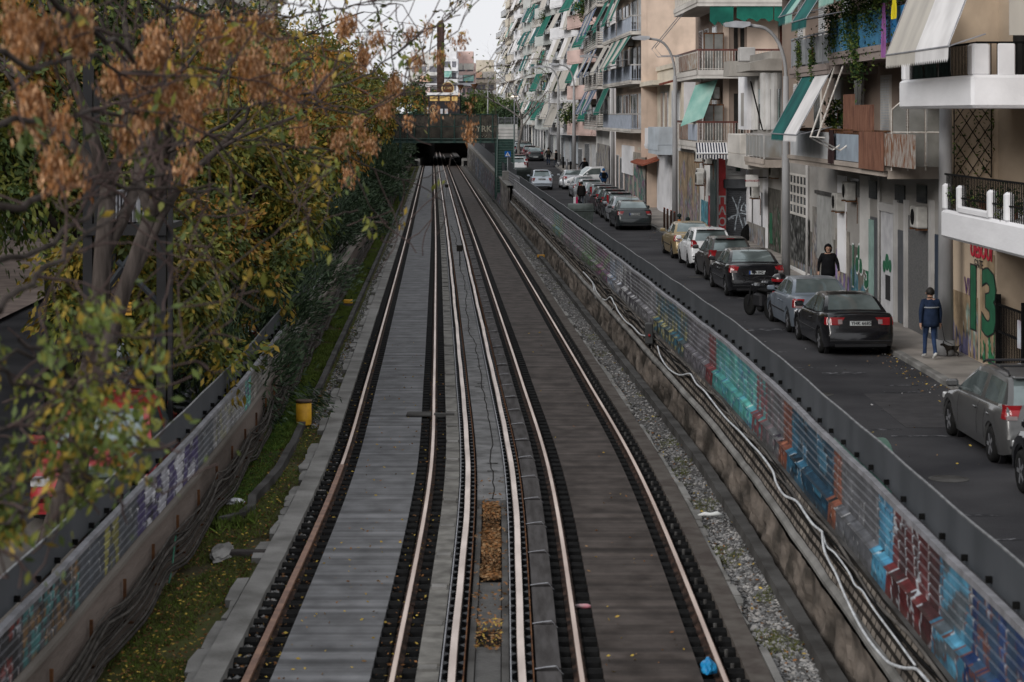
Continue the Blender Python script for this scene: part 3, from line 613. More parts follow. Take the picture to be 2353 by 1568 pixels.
M_cab = [mat('cable_brown', (.050, .045, .040), (.024, .021, .019), .8, scale=5), mat('cable_grey', (.085, .078, .07), (.04, .036, .032), .8, scale=5)]
rd = random.Random(77)
for k in range(12):
    base = .42-.038*k if k < 9 else .62-.06*(k-9); mb = MB(); pts = []; y = 9+rd.random(); ph = rd.uniform(0, 6); sp = 4.3
    while y < 200:
        u = (y/sp) % 1; sag = (.05+.012*k)*4*u*(1-u); pts.append((C(y)-4.05+.008*k+.012*math.sin(y*1.7+ph)+(.03 if k > 5 else 0), y, ZL(y)-.0008*y+base-sag+.02*math.sin(y*2.3+ph)))
        y += .55 if y < 60 else 1.6
    mb.tube(pts, .011+.004*(k % 3), 6); tag(mb.build('cable', M_cab[k % 2], smooth=True), 'thick grey-brown power cable sagging between hooks along the wall above the grass', 'cable', 'power cables hung on the verge wall')
mb = MB(); conduitP = [(405, 1225), (400, 1260), (396, 1300), (388, 1340)]
pts = [pp(px, py, -3.98) for px, py in conduitP]; mb.tube(pts, .012, 6); tag(mb.build('green_cable', mat('green_cable', (.08, .22, .15), (.05, .14, .10)), smooth=True), 'thin green cable hanging down the brown wall', 'cable')
hooks = []
for i in range(20):
    yy = 12+i*1.9; x = C(yy)-4.09; z = ZL(yy); mb = MB(); mb.box(x, x+.035, yy-.012, yy+.012, z+.05, z+.55); mb.box(x, x+.12, yy-.012, yy+.012, z+.05, z+.075); hooks.append(mb.build('cable_hook', M_rust, loc=(0, 0, 0)))
    hooks[-1].parent = lw
# ---- beyond the footbridge: right wall with graffiti and a grey sheet fence
mb = MB(); zt = interp([(136, 1.0), (187, 1.2), (293, 1.75), (300, 1.8)])
ys = yrange(137, 293, 1.5)
zd = lambda y: 0
def wallpatch(name, off, h0, h1, y0, y1, pcs, parent, dy=.35, rows=14, m=M_ptc, gain=1):
    mb = MB(); cols = []; ys = list(np.arange(y0, y1, dy))+[y1]
    for y in ys:
        for k in range(rows+1):
            t = k/rows; a, b = h0(y), h1(y); mb.v.append((C(y)+off+.06*t, y, a+(b-a)*t)); c = tone(pcs, y, 1-t)*gain*(.8+.4*nz2(y*2, t*3, 4))
            if t > .9: c = CONC*1.3
            cols.append(np.clip(c, .004, .9))
    n = rows+1; mb.f = [(i*n+k, i*n+k+1, (i+1)*n+k+1, (i+1)*n+k) for i in range(len(ys)-1) for k in range(rows)]; mb.m = [0]*len(mb.f)
    return mb.build(name, m, parent, loc=None if parent else (0, 0, 0), colors=np.array(cols))
fw = thing('cutting_wall', 'tall graffitied concrete wall beyond the footbridge rising towards the covered tracks', 'wall', (0, 0, 0))
PF = [(100, 150, '#5c5a58', '#6a6664', '#77706c', '#3a3a3c', 1.2), (150, 172, '#4c4a4e', '#6a5660', '#5a6a72', '#2c2c30', 1.0), (172, 200, '#55504e', '#5a4c58', '#4c6470', '#302e30', 1.1), (200, 240, '#4d4a4a', '#6a6668', '#4a5a6a', '#2a2a2e', 1.2), (240, 300, '#47443f', '#5a5650', '#4a4a50', '#302e2c', 1.5)]
wallpatch('wall_face', 3.72, lambda y: ZT(y)-.3, lambda y: zt(y), 136, 294, PF, fw, gain=1.5)
mb = MB(); sweep(mb, [(3.70, 0), (3.70, .12), (4.1, .12), (4.1, -3)], yrange(136, 294, 2), zf=zt); mb.build('coping', M_conc, fw)
ff = thing('sheet_fence', 'plain grey corrugated sheet fence on top of the wall beyond the footbridge', 'fence', (0, 0, 0))
mb = MB(); 
vs_ = yrange(150, 262, .4, 0); n_ = 2
for i, y in enumerate(vs_): mb.v += [(C(y)+4.0+(.03 if i % 2 else 0), y, zt(y)+.1), (C(y)+4.0+(.03 if i % 2 else 0), y, zt(y)+1.15)]
mb.f = [(2*i, 2*i+1, 2*i+3, 2*i+2) for i in range(len(vs_)-1)]; mb.m = [0]*len(mb.f); mb.build('sheeting', mat('grey_sheeting', (.085, .09, .10), (.06, .065, .07), .6), ff)
mb = MB()
for y in range(150, 262, 4): mb.box(C(y)+4.05, C(y)+4.11, y-.03, y+.03, zt(y), zt(y)+1.2)
mb.build('fence_posts', M_grey, ff)
# ---- streets and pavements
def zone(name, fa, fb, h, m, ys, zf=S, kind='structure'):
    mb = MB(); vs = [];  n = len(ys)
    for y in ys: vs += [(fa(y), y, zf(y)+h), (fb(y), y, zf(y)+h)]
    mb.add(vs, [(2*i, 2*i+1, 2*i+3, 2*i+2) for i in range(n-1)]); return tag(mb.build(name, m, loc=(0, 0, 0)), kind=kind)
K = interp([(20, 9.55), (40, 9.4), (50, 9.3), (66, 8.65), (80, 8.1), (95, 7.45), (104, 7.05), (130, 6.4), (157, 5.7), (190, 4.7), (229, 3.5), (300, 1.2), (420, -3.5)])     # street kerb
yy = yrange(8, 620, 1)
zone('street', lambda y: C(y)+4.2, lambda y: C(y)+70, 0, M_asph, yy)
M_pave = brick_mat('pavement_tiles', (.29, .27, .245), (.17, .155, .14), .55, .42, .42, 'y', .012)
n = M_pave.node_tree
mb = MB(); vs = []; ys = yrange(8, 300, 1)
for seg in ((8, 206), (222, 420)):
    ys = yrange(seg[0], seg[1], .8, .008); mb = MB()
    sweep(mb, [(0, -.1), (0, .10), (.02, .12), (.16, .125)], ys, zf=S, cf=K, jit=.02, mi=1)
    sweep(mb, [(.16, .126), (7, .14)], ys, zf=S, cf=K, mi=0)
    tag(mb.build('pavement', [mat('worn_paving', (.30, .275, .25), (.19, .175, .16), .9, scale=1.1, bump=.25, detail=8), M_conc], loc=(0, 0, 0)), kind='structure')
# worn dashes of old parking bays on the asphalt
M_line = mat('worn_road_paint', (.22, .22, .23), (.036, .036, .039), .85, scale=6, detail=8, pos=(.5, .72))
mb = MB(); 
for px, py, L, wd in ((1940, 858, 1.0, .3), (1925, 1034, .7, .12), (1990, 1068, .8, .12), (1985, 1110, .9, .12), (2165, 960, 1.0, .12), (2075, 885, .8, .1), (2080, 900, .9, .1), (2205, 1180, 1.2, .12), (1750, 760, 1.1, .35), (1660, 640, .7, .12), (1575, 572, 1.2, .16), (1600, 600, .6, .1), (1690, 690, .6, .12), (1500, 560, .9, .14), (2290, 1235, .9, .1), (1835, 845, .9, .1), (2030, 985, .7, .1), (1770, 810, .8, .1), (2130, 1000, 1.3, .1)):
    Y = F*5.85/(py-HY); X = (px-CX)*Y/F; z = S(Y)+.005; mb.add([(X-L/2, Y-wd, z), (X+L/2, Y-wd*.4, z), (X+L/2, Y+wd, z), (X-L/2, Y+wd*.4, z)], [(0, 1, 2, 3)])
tag(mb.build('road_markings', M_line, loc=(0, 0, 0)), kind='structure')
tag(MB().box(7.4, 9.25, 39.2, 45.5, -.168, -.163).build('asphalt_patch', mat('asphalt_patch', (.06, .058, .06), (.045, .044, .046), .9, scale=3, bump=.2), loc=(0, 0, 0)), kind='structure')
zone('street', lambda y: C(y)-40, lambda y: C(y)-4.3, 0, MATS['asphalt'], yrange(6, 292, 2), zf=lambda y: -.05+.003*y)
zone('pavement', lambda y: C(y)-40, lambda y: C(y)-12.6, .14, mat('pinkish_paving', (.30, .24, .21), (.2, .16, .14), .9, scale=1.2, bump=.2), yrange(6, 292, 2), zf=lambda y: -.05+.003*y)
zone('pavement', lambda y: C(y)-6.3, lambda y: C(y)-4.3, .10, mat('dusty_paving', (.12, .11, .10), (.07, .065, .06), .9, scale=1.2, bump=.2), yrange(6, 292, 2), zf=lambda y: -.05+.003*y)
# ------------------------------------------------------------------ apartment buildings
FX = interp([(30, 10.9), (49, 10.7), (77, 10.2), (99, 9.85), (112, 8.95), (125, 8.05), (146, 7.25), (163, 6.9), (219, 5.25), (300, 2.4), (400, -1.3), (480, -4.4)])
class Bld:
    """frame of one facade: local y runs up the street, local -x points to the street"""
    def __init__(s, label, y0, y1, name='apartment_building', x0=None, z=None, group=None, h=None, e=0):
        X0 = FX(y0) if x0 is None else x0; s.sl = (FX(y0)-FX(y1))/(y1-y0)+e if x0 is None else .02; X0 += e*(y1-y0)
        s.a = math.atan(s.sl); s.X0, s.Y0, s.L = X0, y0, (y1-y0)/math.cos(s.a); s.zb = S(y0)+.12 if z is None else z
        s.t = thing(name, label, 'building', (X0, y0, s.zb), s.a, group)
    def u(s, px, xl=0):
        k = (px-CX)/F; c, n = math.cos(s.a), math.sin(s.a)
        return (s.X0+c*xl-k*s.Y0-k*n*xl)/(n+k*c)
    def z(s, px, py, xl=0):
        u = s.u(px, xl); Y = s.Y0+math.sin(s.a)*xl+math.cos(s.a)*u
        return HC-(py-HY)*Y/F-s.zb
    def W(s, xl, u, z):
        c, n = math.cos(s.a), math.sin(s.a); return (s.X0+c*xl-n*u, s.Y0+n*xl+c*u, s.zb+z)
P_ = {}
def pl(name, c, amt=.5): return grimy(name, c, amount=amt)
M_glass = mat('dark_window_glass', (.035, .04, .045), (.015, .018, .02), .12, scale=1.5, spec=.8)
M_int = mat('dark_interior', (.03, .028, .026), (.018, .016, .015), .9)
M_shut_w = mat('white_shutter', (.55, .56, .57), (.42, .43, .44), .6, scale=3); M_shut_b = mat('brown_shutter', (.10, .045, .03), (.06, .03, .02), .6, scale=3)
M_shut_g = mat('grey_roller_shutter', (.085, .09, .10), (.06, .064, .07), .55, scale=3)
M_cream = pl('cream_plaster', (.66, .60, .50), .35); M_beige = pl('beige_plaster', (.50, .40, .30), .35); M_peach = pl('peach_plaster', (.64, .51, .42), .25)
M_peachd = pl('brown_plaster', (.30, .235, .195), .35); M_greyp = pl('grey_plaster', (.46, .45, .44), .5); M_whitep = pl('white_plaster', (.80, .80, .82), .25)
M_offw = pl('offwhite_plaster', (.68, .67, .65), .4); M_pink = pl('pink_plaster', (.70, .52, .47), .3); M_stoneg = pl('weathered_grey_render', (.36, .345, .325), .45)
M_bluep = pl('bluish_plaster', (.50, .55, .60), .4); M_gyp = pl('greenish_grey_plaster', (.56, .58, .56), .3); M_slab = pl('balcony_concrete', (.62, .59, .55), .45)
M_awb = mat('beige_canvas', (.47, .445, .40), (.37, .35, .32), .85, scale=1.5, stretch=(1, 1, .3)); M_awc = mat('cream_canvas', (.66, .60, .50), (.5, .45, .37), .85, scale=1.2)
M_awg = mat('green_canvas', (.02, .15, .11), (.014, .09, .07), .8, scale=1.2); M_awt = mat('teal_canvas', (.02, .12, .11), (.015, .07, .07), .8, scale=1.2); M_awm = mat('faded_mint_canvas', (.30, .46, .41), (.16, .33, .29), .85, scale=1.2)
M_awbl = mat('blue_canvas', (.06, .12, .24), (.04, .07, .14), .8); M_awn = mat('navy_canvas', (.02, .025, .05), (.015, .02, .035), .8); M_aww = mat('white_canvas', (.70, .69, .69), (.55, .54, .54), .85, scale=1); M_awgr = mat('grey_canvas', (.36, .36, .37), (.27, .27, .28), .85); M_awo = mat('orange_canvas', (.55, .2, .07), (.4, .15, .05), .85)
M_rbr = mat('redbrown_paint', (.13, .045, .035), (.08, .03, .025), .5, scale=4); M_barw = mat('white_railing_paint', (.66, .64, .60), (.42, .38, .34), .6, scale=8)
M_pole = mat('pole_grey', (.33, .33, .335), (.22, .22, .225), .7, scale=2, stretch=(1, 1, .3), bump=.1)
M_leaf = [mat('balcony_leaf', (.045, .085, .022), (.025, .05, .015)), mat('balcony_leaf_pale', (.11, .14, .035), (.07, .09, .025)), mat('balcony_leaf_dark', (.02, .042, .016), (.012, .025, .01))]
def balcony(b, u0, u1, z, prot, kind='solid', m=None, mr=None, th=.18, h=.95, x0=0, sp=.13, ends=(1, 1), rails=None):
    m = m or M_slab; mb = MB(); xo = x0-prot
    mb.box(xo, x0-.002, u0, u1, z-th, z); mb.box(xo-.03, xo+.05, u0-.03, u1+.03, z-th*.55, z+.03)
    o = mb.build('balcony', m, b.t)
    mb = MB(); m2 = None
    segs = [((xo+.05, u0+.05), (xo+.05, u1-.05))]
    if ends[0]: segs.append(((xo+.05, u0+.05), (x0-.02, u0+.05)))
    if ends[1]: segs.append(((xo+.05, u1-.05), (x0-.02, u1-.05)))
    for (xa, ya), (xb, yb) in segs:
        L = math.hypot(xb-xa, yb-ya); dx, dy = (xb-xa)/L, (yb-ya)/L
        def pc(s0, s1, z0, z1, w, mi=0):
            xs = sorted((xa+dx*s0, xa+dx*s1)); yy = sorted((ya+dy*s0, ya+dy*s1))
            mb.box(xs[0]-(w/2 if dx < .5 else 0), xs[1]+(w/2 if dx < .5 else 0), yy[0]-(w/2 if dy < .5 else 0), yy[1]+(w/2 if dy < .5 else 0), z0, z1, mi)
        if kind == 'solid': pc(0, L, z+.03, z+h, .12)
        elif kind == 'bars':
            pc(0, L, z+h-.05, z+h+.03, .06, 1); pc(0, L, z+.08, z+.11, .03); n = int(L/sp)
            for i in range(n+1): pc(i*L/n-.012, i*L/n+.012, z+.03, z+h-.05, .022)
        elif kind == 'hbars':
            for i in range(6): pc(0, L, z+.12+i*.155, z+.19+i*.155, .035)
            for i in range(int(L/1.3)+1): pc(min(i*1.3, L-.04), min(i*1.3+.04, L), z+.03, z+h+.06, .05, 1)
        elif kind == 'panel':
            pc(0, L, z+h-.02, z+h+.03, .06, 1); n = max(1, int(L/.9))
            for i in range(n): pc(i*L/n+.03, (i+1)*L/n-.03, z+.1, z+h-.06, .02)
            for i in range(n+1): pc(min(i*L/n, L-.04), min(i*L/n+.04, L), z+.03, z+h, .04, 1)
    mr = mr or ([m] if kind == 'solid' else [M_barw, M_rbr])
    mb.build('parapet' if kind == 'solid' else 'railing', mr if len(mr) > 1 else mr[0], o)
    return o
def awning(b, u0, u1, xt, zt_, xb, zb, mats, nst=None, valance=.22, arms=True, name='awning', zig=True, sag=.03):
    """sloping canvas with scalloped valance and steel arms"""
    n = nst or len(mats); mb = MB()
    for i in range(n):
        a, c = u0+(u1-u0)*i/n, u0+(u1-u0)*(i+1)/n; mi = i % len(mats)
        for k in range(3):
            t0, t1 = k/3, (k+1)/3; s0, s1 = sag*math.sin(math.pi*t0), sag*math.sin(math.pi*t1)
            A = (xt+(xb-xt)*t0, zt_+(zb-zt_)*t0-s0); B = (xt+(xb-xt)*t1, zt_+(zb-zt_)*t1-s1)
            mb.add([(A[0], a, A[1]), (A[0], c, A[1]), (B[0], c, B[1]), (B[0], a, B[1])], [(0, 1, 2, 3)], mi)
            mb.add([(A[0], a, A[1]-.012), (A[0], c, A[1]-.012), (B[0], c, B[1]-.012), (B[0], a, B[1]-.012)], [(3, 2, 1, 0)], mi)
        if valance:
            q = max(1, int((c-a)/.18))
            for j in range(q):
                p, r = a+(c-a)*j/q, a+(c-a)*(j+1)/q
                if zig: mb.add([(xb, p, zb), (xb, r, zb), (xb-.01, r, zb-valance*.75), (xb-.02, (p+r)/2, zb-valance), (xb-.01, p, zb-valance*.75)], [(0, 1, 2, 3, 4)], mi)
                else: mb.quad((xb, p, zb), (xb, r, zb), (xb-.02, r, zb-valance), (xb-.02, p, zb-valance), mi)
    o = mb.build(name, mats if len(mats) > 1 else mats[0], b.t)
    if arms:
        mb = MB(); mb.tube([(xb, u0-.05, zb), (xb, u1+.05, zb)], .022, 5)
        for u in (u0+.05, u1-.05): mb.tube([(xt+.0, u, zt_-(zt_-zb)*.75-.25), (xb, u, zb)], .016, 5); mb.tube([(xt, u, zt_), (xb, u, zb+.01)], .014, 4)
        mb.build('awning_arm', M_steel, o)
    return o
def door(b, u, w, z, h, kind='glass', x=0, fr=None):
    mb = MB(); mb.box(x-.05, x+.01, u-w/2-.06, u+w/2+.06, z, z+h+.06); mb.box(x-.10, x-.0, u-w/2-.12, u+w/2+.12, z-.05, z)if z > .3 else None
    o = mb.build('window' if z > .3 and h < 1.8 else 'balcony_door' if z > .3 else 'door', fr or M_shut_w, b.t)
    mb = MB()
    if kind == 'glass': mb.box(x-.062, x-.05, u-w/2+.02, u-.03, z+.05, z+h-.02); mb.box(x-.062, x-.05, u+.03, u+w/2-.02, z+.05, z+h-.02); mb.build('pane', M_glass, o)
    else:
        k = 0; zz = z+.04
        while zz < z+h-.03: mb.box(x-.07, x-.05, u-w/2+.02, u+w/2-.02, zz, zz+.05); zz += .075
        mb.build('shutter', {'white': M_shut_w, 'brown': M_shut_b, 'grey': M_shut_g, 'green': mat('green_shutter', (.05, .11, .08))}[kind], o)
    return o
def acunit(b, x, u, z, cam_side=True):
    """outdoor unit on brackets; its fan faces up or down the street"""
    mb = MB(); mb.bbox(x-.34, x-.04, u-.42, u+.42, z, z+.56, .03); o = mb.build('air_conditioner', mat('ac_white', (.50, .49, .46), (.33, .32, .30), .6, scale=4), b.t)
    mb = MB(); mb.lathe([(.21, 0), (.21, .012), (.05, .02)], (0, 0, 0), 'x', 16); mb.v = [(x-.341-p[0], u+.1+p[1], z+.28+p[2]) for p in mb.v]; mb.build('fan_grille', M_black, o)
    mb = MB(); mb.box(x-.36, x, u-.36, u-.32, z-.05, z-.004); mb.box(x-.36, x, u+.32, u+.36, z-.05, z-.004); mb.tube([(x-.04, u-.38, z+.1), (x, u-.42, z-.1), (x-.01, u-.4, z-.7)], .018, 5); mb.build('bracket', M_rust, o); return o
def feat(b, px0, px1, py0, py1, m, x0=-.03, x1=0, name='wall_panel', xl=0, bev=False):
    """box on the facade bounded by these photo columns and rows"""
    ua, ub = sorted((b.u(px0, xl), b.u(px1, xl))); pm = (px0+px1)/2; za, zb = b.z(pm, py1, xl), b.z(pm, py0, xl)
    mb = MB(); (mb.bbox if bev else mb.box)(xl+x0, xl+x1, ua, ub, za, zb); return mb.build(name, m, b.t)
def gpanel(b, u0, u1, z0, z1, pal, seed, x=-.015, du=.07, dz=.09, name='graffiti_wall', axis='y', gain=1.0, base=None):
    mb = MB(); cols = []; nu = max(2, int((u1-u0)/du)); nz_ = max(2, int((z1-z0)/dz))
    Pq = [c_(q) for q in pal[:4]]+[pal[4], seed]
    for i in range(nu+1):
        for j in range(nz_+1):
            u = u0+(u1-u0)*i/nu; z = z0+(z1-z0)*j/nz_; mb.v.append((x, u, z) if axis == 'y' else (u, x, z))
            c = np.array(piece(u, z*1.1, Pq)); 
            if base is not None and nz2(u*.7, z*.8, seed+3)+(z-z0)/(z1-z0)*.9-.35 > .12: c = c_(base)
            cols.append(np.clip(c*gain*(.85+.4*nz2(u*3, z*3, 8)), .004, .9))
    n = nz_+1; mb.f = [(i*n+k, (i+1)*n+k, (i+1)*n+k+1, i*n+k+1) for i in range(nu) for k in range(nz_)]; mb.m = [0]*len(mb.f)
    return mb.build(name, M_ptw, b.t, colors=np.array(cols))
def bush(name, label, cat, x, y, z, r, n, seed, size=.09, mats=None, droop=0, pot=True, group=None, hang=0):
    t = thing(name, label, cat, (x, y, z), group=group); rg = np.random.default_rng(seed)
    cl = rg.normal(size=(max(4, n//40), 3)); cl /= np.linalg.norm(cl, axis=1)[:, None]; cl *= rg.uniform(.4, 1, len(cl))[:, None]
    P = cl[rg.integers(0, len(cl), n)]+rg.normal(size=(n, 3))*.28; P = P*np.array(r)+np.array([0, 0, (r[2]*.9 if not hang else -r[2]*hang)])
    V, Fq, mi = leaf_mesh(P, size, seed, 3, droop=droop); mats = mats or M_leaf; quads_obj('foliage', V, Fq, mi, mats, t)
    mb = MB()
    for k in range(4): q = cl[k]*np.array(r)*.7; mb.tube([(0, 0, 0), (q[0]*.4, q[1]*.4, (r[2]*.9 if not hang else -r[2]*hang)*.6), (q[0], q[1], q[2]+(r[2]*.9 if not hang else -r[2]*hang))], .012, 4)
    mb.build('stem', M_rust, t)
    if pot: mb = MB(); mb.lathe([(.1, -.02), (.15, .22), (.165, .22), (.165, .27), (.13, .27)], n=12); mb.build('pot', mat('terracotta', (.30, .13, .07), (.2, .09, .05)), t)
    return t
Z_f = lambda py, Y: HC-(py-HY)*Y/F
# ================= nearest: beige building with white balconies
b = Bld('beige plastered building with solid white balconies, graffiti and a black gate at street level', 36, 51.5, x0=11.1)
g0 = b.L
mb = MB(); mb.box(0, 12, 10.9, g0, 0, 3.1); mb.box(.9, 12, 0, g0-1.2, 3.1, 15); mb.box(-.25, 12, g0-1.2, g0, 3.1, 15); mb.box(1.2, 12, 0, 10.9, 0, 3.1); mb.box(-.1, 1.2, 0, 10.9, 2.75, 3.1); mb.build('wall', M_beige, b.t)
mb = MB(); mb.box(1.16, 1.19, .3, 10.6, 0, 2.75); mb.build('garage_wall', brick_mat('red_brown_brick', (.12, .045, .035), (.07, .03, .025), .35, .3, .1), b.t)
zB = 3.3
mb = MB(); mb.bbox(-1.6, .9, 2.3, 9.4, zB-.2, zB+.42, .06); o = mb.build('balcony', M_whitep, b.t)
mb = MB()
for u in (9.2, 7.9, 5.3, 4.0, 2.5): mb.bbox(-1.6, -1.42, u-.12, u+.12, zB+.4, zB+.98, .05)
mb.bbox(-1.6, -1.45, 5.3, 7.9, zB+.4, zB+.55, .03); mb.build('balcony_post', M_whitep, o)
mb = MB()
for i in range(52): u = 2.5+i*.13; mb.box(-1.535, -1.515, u, u+.02, zB+.42, zB+1.18)
mb.box(-1.545, -1.505, 2.4, 9.3, zB+1.16, zB+1.2); mb.box(-1.54, -1.51, 2.4, 9.3, zB+.7, zB+.73); mb.build('railing', M_black, o)
zB = 6.15
mb = MB(); mb.bbox(-1.75, .9, 6.0, 13.1, zB-.25, zB+.42, .06); o = mb.build('balcony', M_whitep, b.t)
mb = MB(); mb.bbox(-1.72, -1.35, 6.05, 6.5, zB+.4, zB+1.05, .04); mb.bbox(-1.2, -.85, 6.05, 6.12, zB+.4, zB+1.05, .02); mb.bbox(-1.72, -1.5, 12.7, 13.0, zB+.4, zB+1.0, .04); mb.bbox(-.1, .2, 6.05, 6.3, zB+.4, zB+1.05, .04); mb.build('balcony_post', M_whitep, o)
mb = MB()
for i in range(48): u = 6.5+i*.13; mb.box(-1.6, -1.58, u, u+.02, zB+.42, zB+1.05)
for i in range(18): x = -1.6+i*.13; mb.box(x, x+.02, 6.1, 6.12, zB+.42, zB+1.05)
mb.box(-1.62, -1.57, 6.1, 12.8, zB+1.05, zB+1.09); mb.box(-1.62, .9, 6.08, 6.13, zB+1.05, zB+1.09); mb.build('railing', M_black, o)
awning(b, 5.4, 11.6, -1.6, 9.1, -2.35, 7.12, [M_aww, M_awb], 2, valance=.32)
mb = MB(); mb.box(-1.0, .9, 5.95, 5.98, 7.4, 9.3); mb.box(-1.0, .9, 5.92, 5.97, 7.36, 7.40); mb.build('roller_blind', M_awb, b.t)
mb = MB(); mb.box(.86, .89, 6.3, 12.8, 6.6, 8.7); mb.build('window', M_int, b.t)
for u in (7.5, 10.5): door(b, u, 1.6, 6.2, 2.2, 'glass', .89)
for u in (3.6, 6.6): door(b, u, 1.6, 3.35, 2.2, 'brown', .89)
# graffiti on the beige pier
gx = -.012
gpanel(b, 11.05, 12.4, .1, 2.6, ('#a08c72', '#2c6a48', '#35754f', '#2a2c2c', .5), 11, gx, base='#a08c72', du=.05, dz=.05, gain=1.0, name='sprayed_scribbles')
gpanel(b, 12.6, 15.2, .05, 1.5, ('#9c8a72', '#8a9a8e', '#6d6a88', '#3a3a3c', .35), 13, gx, base='#a08c72', name='sprayed_scribbles')
MG = mat('green_spray', (.02, .12, .06), (.012, .08, .04), .6); MR = mat('red_spray', (.42, .02, .04), (.3, .015, .03), .6); MK = mat('black_spray', (.02, .02, .022), rough=.6); MWs = mat('white_spray', (.7, .72, .72), (.5, .52, .52), .6)
def ltxt(b, s, px, py, size, m, xl=-.03, sx=1, bold=.0, name='lettering', ext=.003):
    u = b.u(px, xl); return text(s, size, face_street(xl, u, b.z(px, py, xl)), m, b.t, name, ext, bold, sx=sx)
ltxt(b, '13', 2254, 698, 2.0, MK, -.02, 1.5, .10); ltxt(b, '13', 2254, 698, 2.0, MG, -.03, 1.5, .06)
ltxt(b, 'ᴜᴇᴄᴏᴜ' if 0 else 'UESOUI', 2254, 578, .5, MR, -.03, 1.2, .02)
ltxt(b, 'GATE', 2248, 608, .28, MK, -.03, 1.2); ltxt(b, 'VI', 2222, 660, .6, mat('purple_spray', (.08, .03, .13)), -.03, 1.1)
# trellis with climbing plant on the return wall
yr = g0-1.22
tr = thing('trellis', 'dark diamond trellis with a thin climbing plant on the beige return wall', 'trellis', b.W(0, 0, 0)); c0 = Vector(b.W(0, 0, 0))
mb = MB(); X0_, X1_, Z0_, Z1_ = -.18, .72, 4.25, 6.1; st = .3
for sgn in (1, -1):
    for k in range(-4, 12):
        a0 = X0_+(k*st if sgn > 0 else 0); pts = []
        for i in range(30):
            z = Z0_+(Z1_-Z0_)*i/29; x = X0_+k*st+sgn*(z-Z0_)*.68-(0 if sgn > 0 else -.0)
            if X0_ <= x <= X1_: pts.append(Vector(b.W(x, yr-.03, z))-c0)
        if len(pts) > 1: mb.tube(pts, .011, 4)
for x in (X0_, X1_): mb.tube([Vector(b.W(x, yr-.03, Z0_))-c0, Vector(b.W(x, yr-.03, Z1_))-c0], .014, 4)
mb.build('lattice', M_black, tr)
rg = np.random.default_rng(3); P = []
for k in range(9):
    x, z = rg.uniform(X0_, X1_), Z0_+.1
    for i in range(60): x += rg.normal()*.03; z += .028; P.append(Vector(b.W(min(max(x, -.3), .75), yr-.07, min(z, 6)))-c0+Vector(rg.normal(size=3)*.02))
P = np.array([p for i, p in enumerate(P) if i % 3 == 0]); V, Fq, mi = leaf_mesh(P, .10, 5, 3); quads_obj('climbing_plant', V, Fq, mi, M_leaf, tr)
for k, (u, r_) in enumerate(((8.6, .5), (6.6, .6), (4.6, .45))):
    p = b.W(-1.3, u, 3.75); bush('balcony_plant', ['leafy plant spilling over the lower white balcony at its far end', 'leafy plant in the middle of the lower white balcony', 'leafy plant over the near end of the lower white balcony'][k], 'plant', *p, (.25, r_, .3), 500, 40+k, .07, pot=True, group='plants on the lower white balcony')
# black gate
gt = thing('iron_gate', 'black iron fence and gate in front of the garage of the beige building', 'gate', b.W(0, 0, 0), b.a)
mb = MB()
for i in range(80): mb.box(-.02, .0, i*.135, i*.135+.025, 0, 1.55)
for z in (.12, .9, 1.5): mb.box(-.03, .01, 0, 10.85, z, z+.05)
mb.build('bars', M_black, gt); mb = MB()
for u in (10.7, 8.5, 5.5, 2.5, 0): mb.box(-.06, .05, u, u+.1, 0, 1.75)
mb.build('post', M_black, gt); mb = MB(); mb.box(-.05, -.035, 8.7, 8.95, .75, 1.35); mb.build('notice', mat('pale_notice', (.5, .55, .6), (.35, .3, .35)), gt)
# ================= old building with the long balcony
b = Bld('old grey-brown building with a long rusty balcony, reed screens and graffiti', 51.7, 79, x0=10.75)
mb = MB(); mb.box(0, 12, 0, b.L, 0, 4.25); mb.build('ground_floor_wall', M_stoneg, b.t)
mb = MB(); mb.box(0.01, 12, 0, b.L, 4.25, 13.5); mb.build('wall', M_peachd, b.t)
zl = 4.35; xl = -1.45
mb = MB(); u0, u1 = 0.0, b.u(1813, xl); mb.box(xl, 0, .6, u1, zl-.16, zl); mb.box(xl-.05, xl+.1, .5, u1+.05, zl-.02, zl+.10); mb.box(xl+.1, 0, .5, .62, zl-.22, zl+.1); bal = mb.build('balcony', pl('stained_balcony_slab', (.46, .40, .35), .95), b.t)
def scr(px0, px1, z0, z1, m, name, x=xl+.02, th=.03, par=bal, corr=0):
    ua, ub = sorted((b.u(px0, x), b.u(px1, x))); mb = MB()
    if corr:
        n = int((ub-ua)/.05)
        for i in range(n): mb.box(x-(.02 if i % 2 else .035), x+th, ua+i*.05, ua+(i+1)*.05-.004, z0, z1-(.05*abs(nz2(i*.37, 1)) if corr > 1 else 0))
    else: mb.box(x, x+th, ua, ub, z0, z1)
    return mb.build(name, m, par)
M_reed = mat('reed_screen', (.24, .125, .085), (.12, .06, .045), .9, scale=6, stretch=(1, 6, .3)); M_rsh = mat('rusted_corrugated_sheet', (.34, .33, .31), (.17, .07, .03), .8, scale=9, stretch=(1, 3, .35), pos=(.42, .60), detail=6)
M_bsh = mat('pale_blue_sheet', (.30, .36, .42), (.24, .28, .33), .6, scale=2)
scr(1916, 1974, zl+.12, zl+.85, M_bsh, 'sheet_panel'); scr(1974, 2028, zl-.02, zl+.95, M_reed, 'reed_screen', corr=2, x=xl-.06); scr(2028, 2101, zl+.12, zl+.92, M_rsh, 'rusty_panel', corr=1)
scr(1939, 1962, zl+.9, zl+1.95, M_reed, 'reed_screen', corr=2, x=xl+.1); scr(1964, 2006, zl+.95, zl+1.65, M_reed, 'reed_screen', corr=2, x=xl+.08)
scr(1816, 1905, zl+.1, zl+.88, mat('white_sheet', (.46, .47, .48), (.36, .37, .38), .7, scale=2), 'sheet_panel', corr=0)
mb = MB(); ua = b.u(2101, xl); L_ = u1-.6
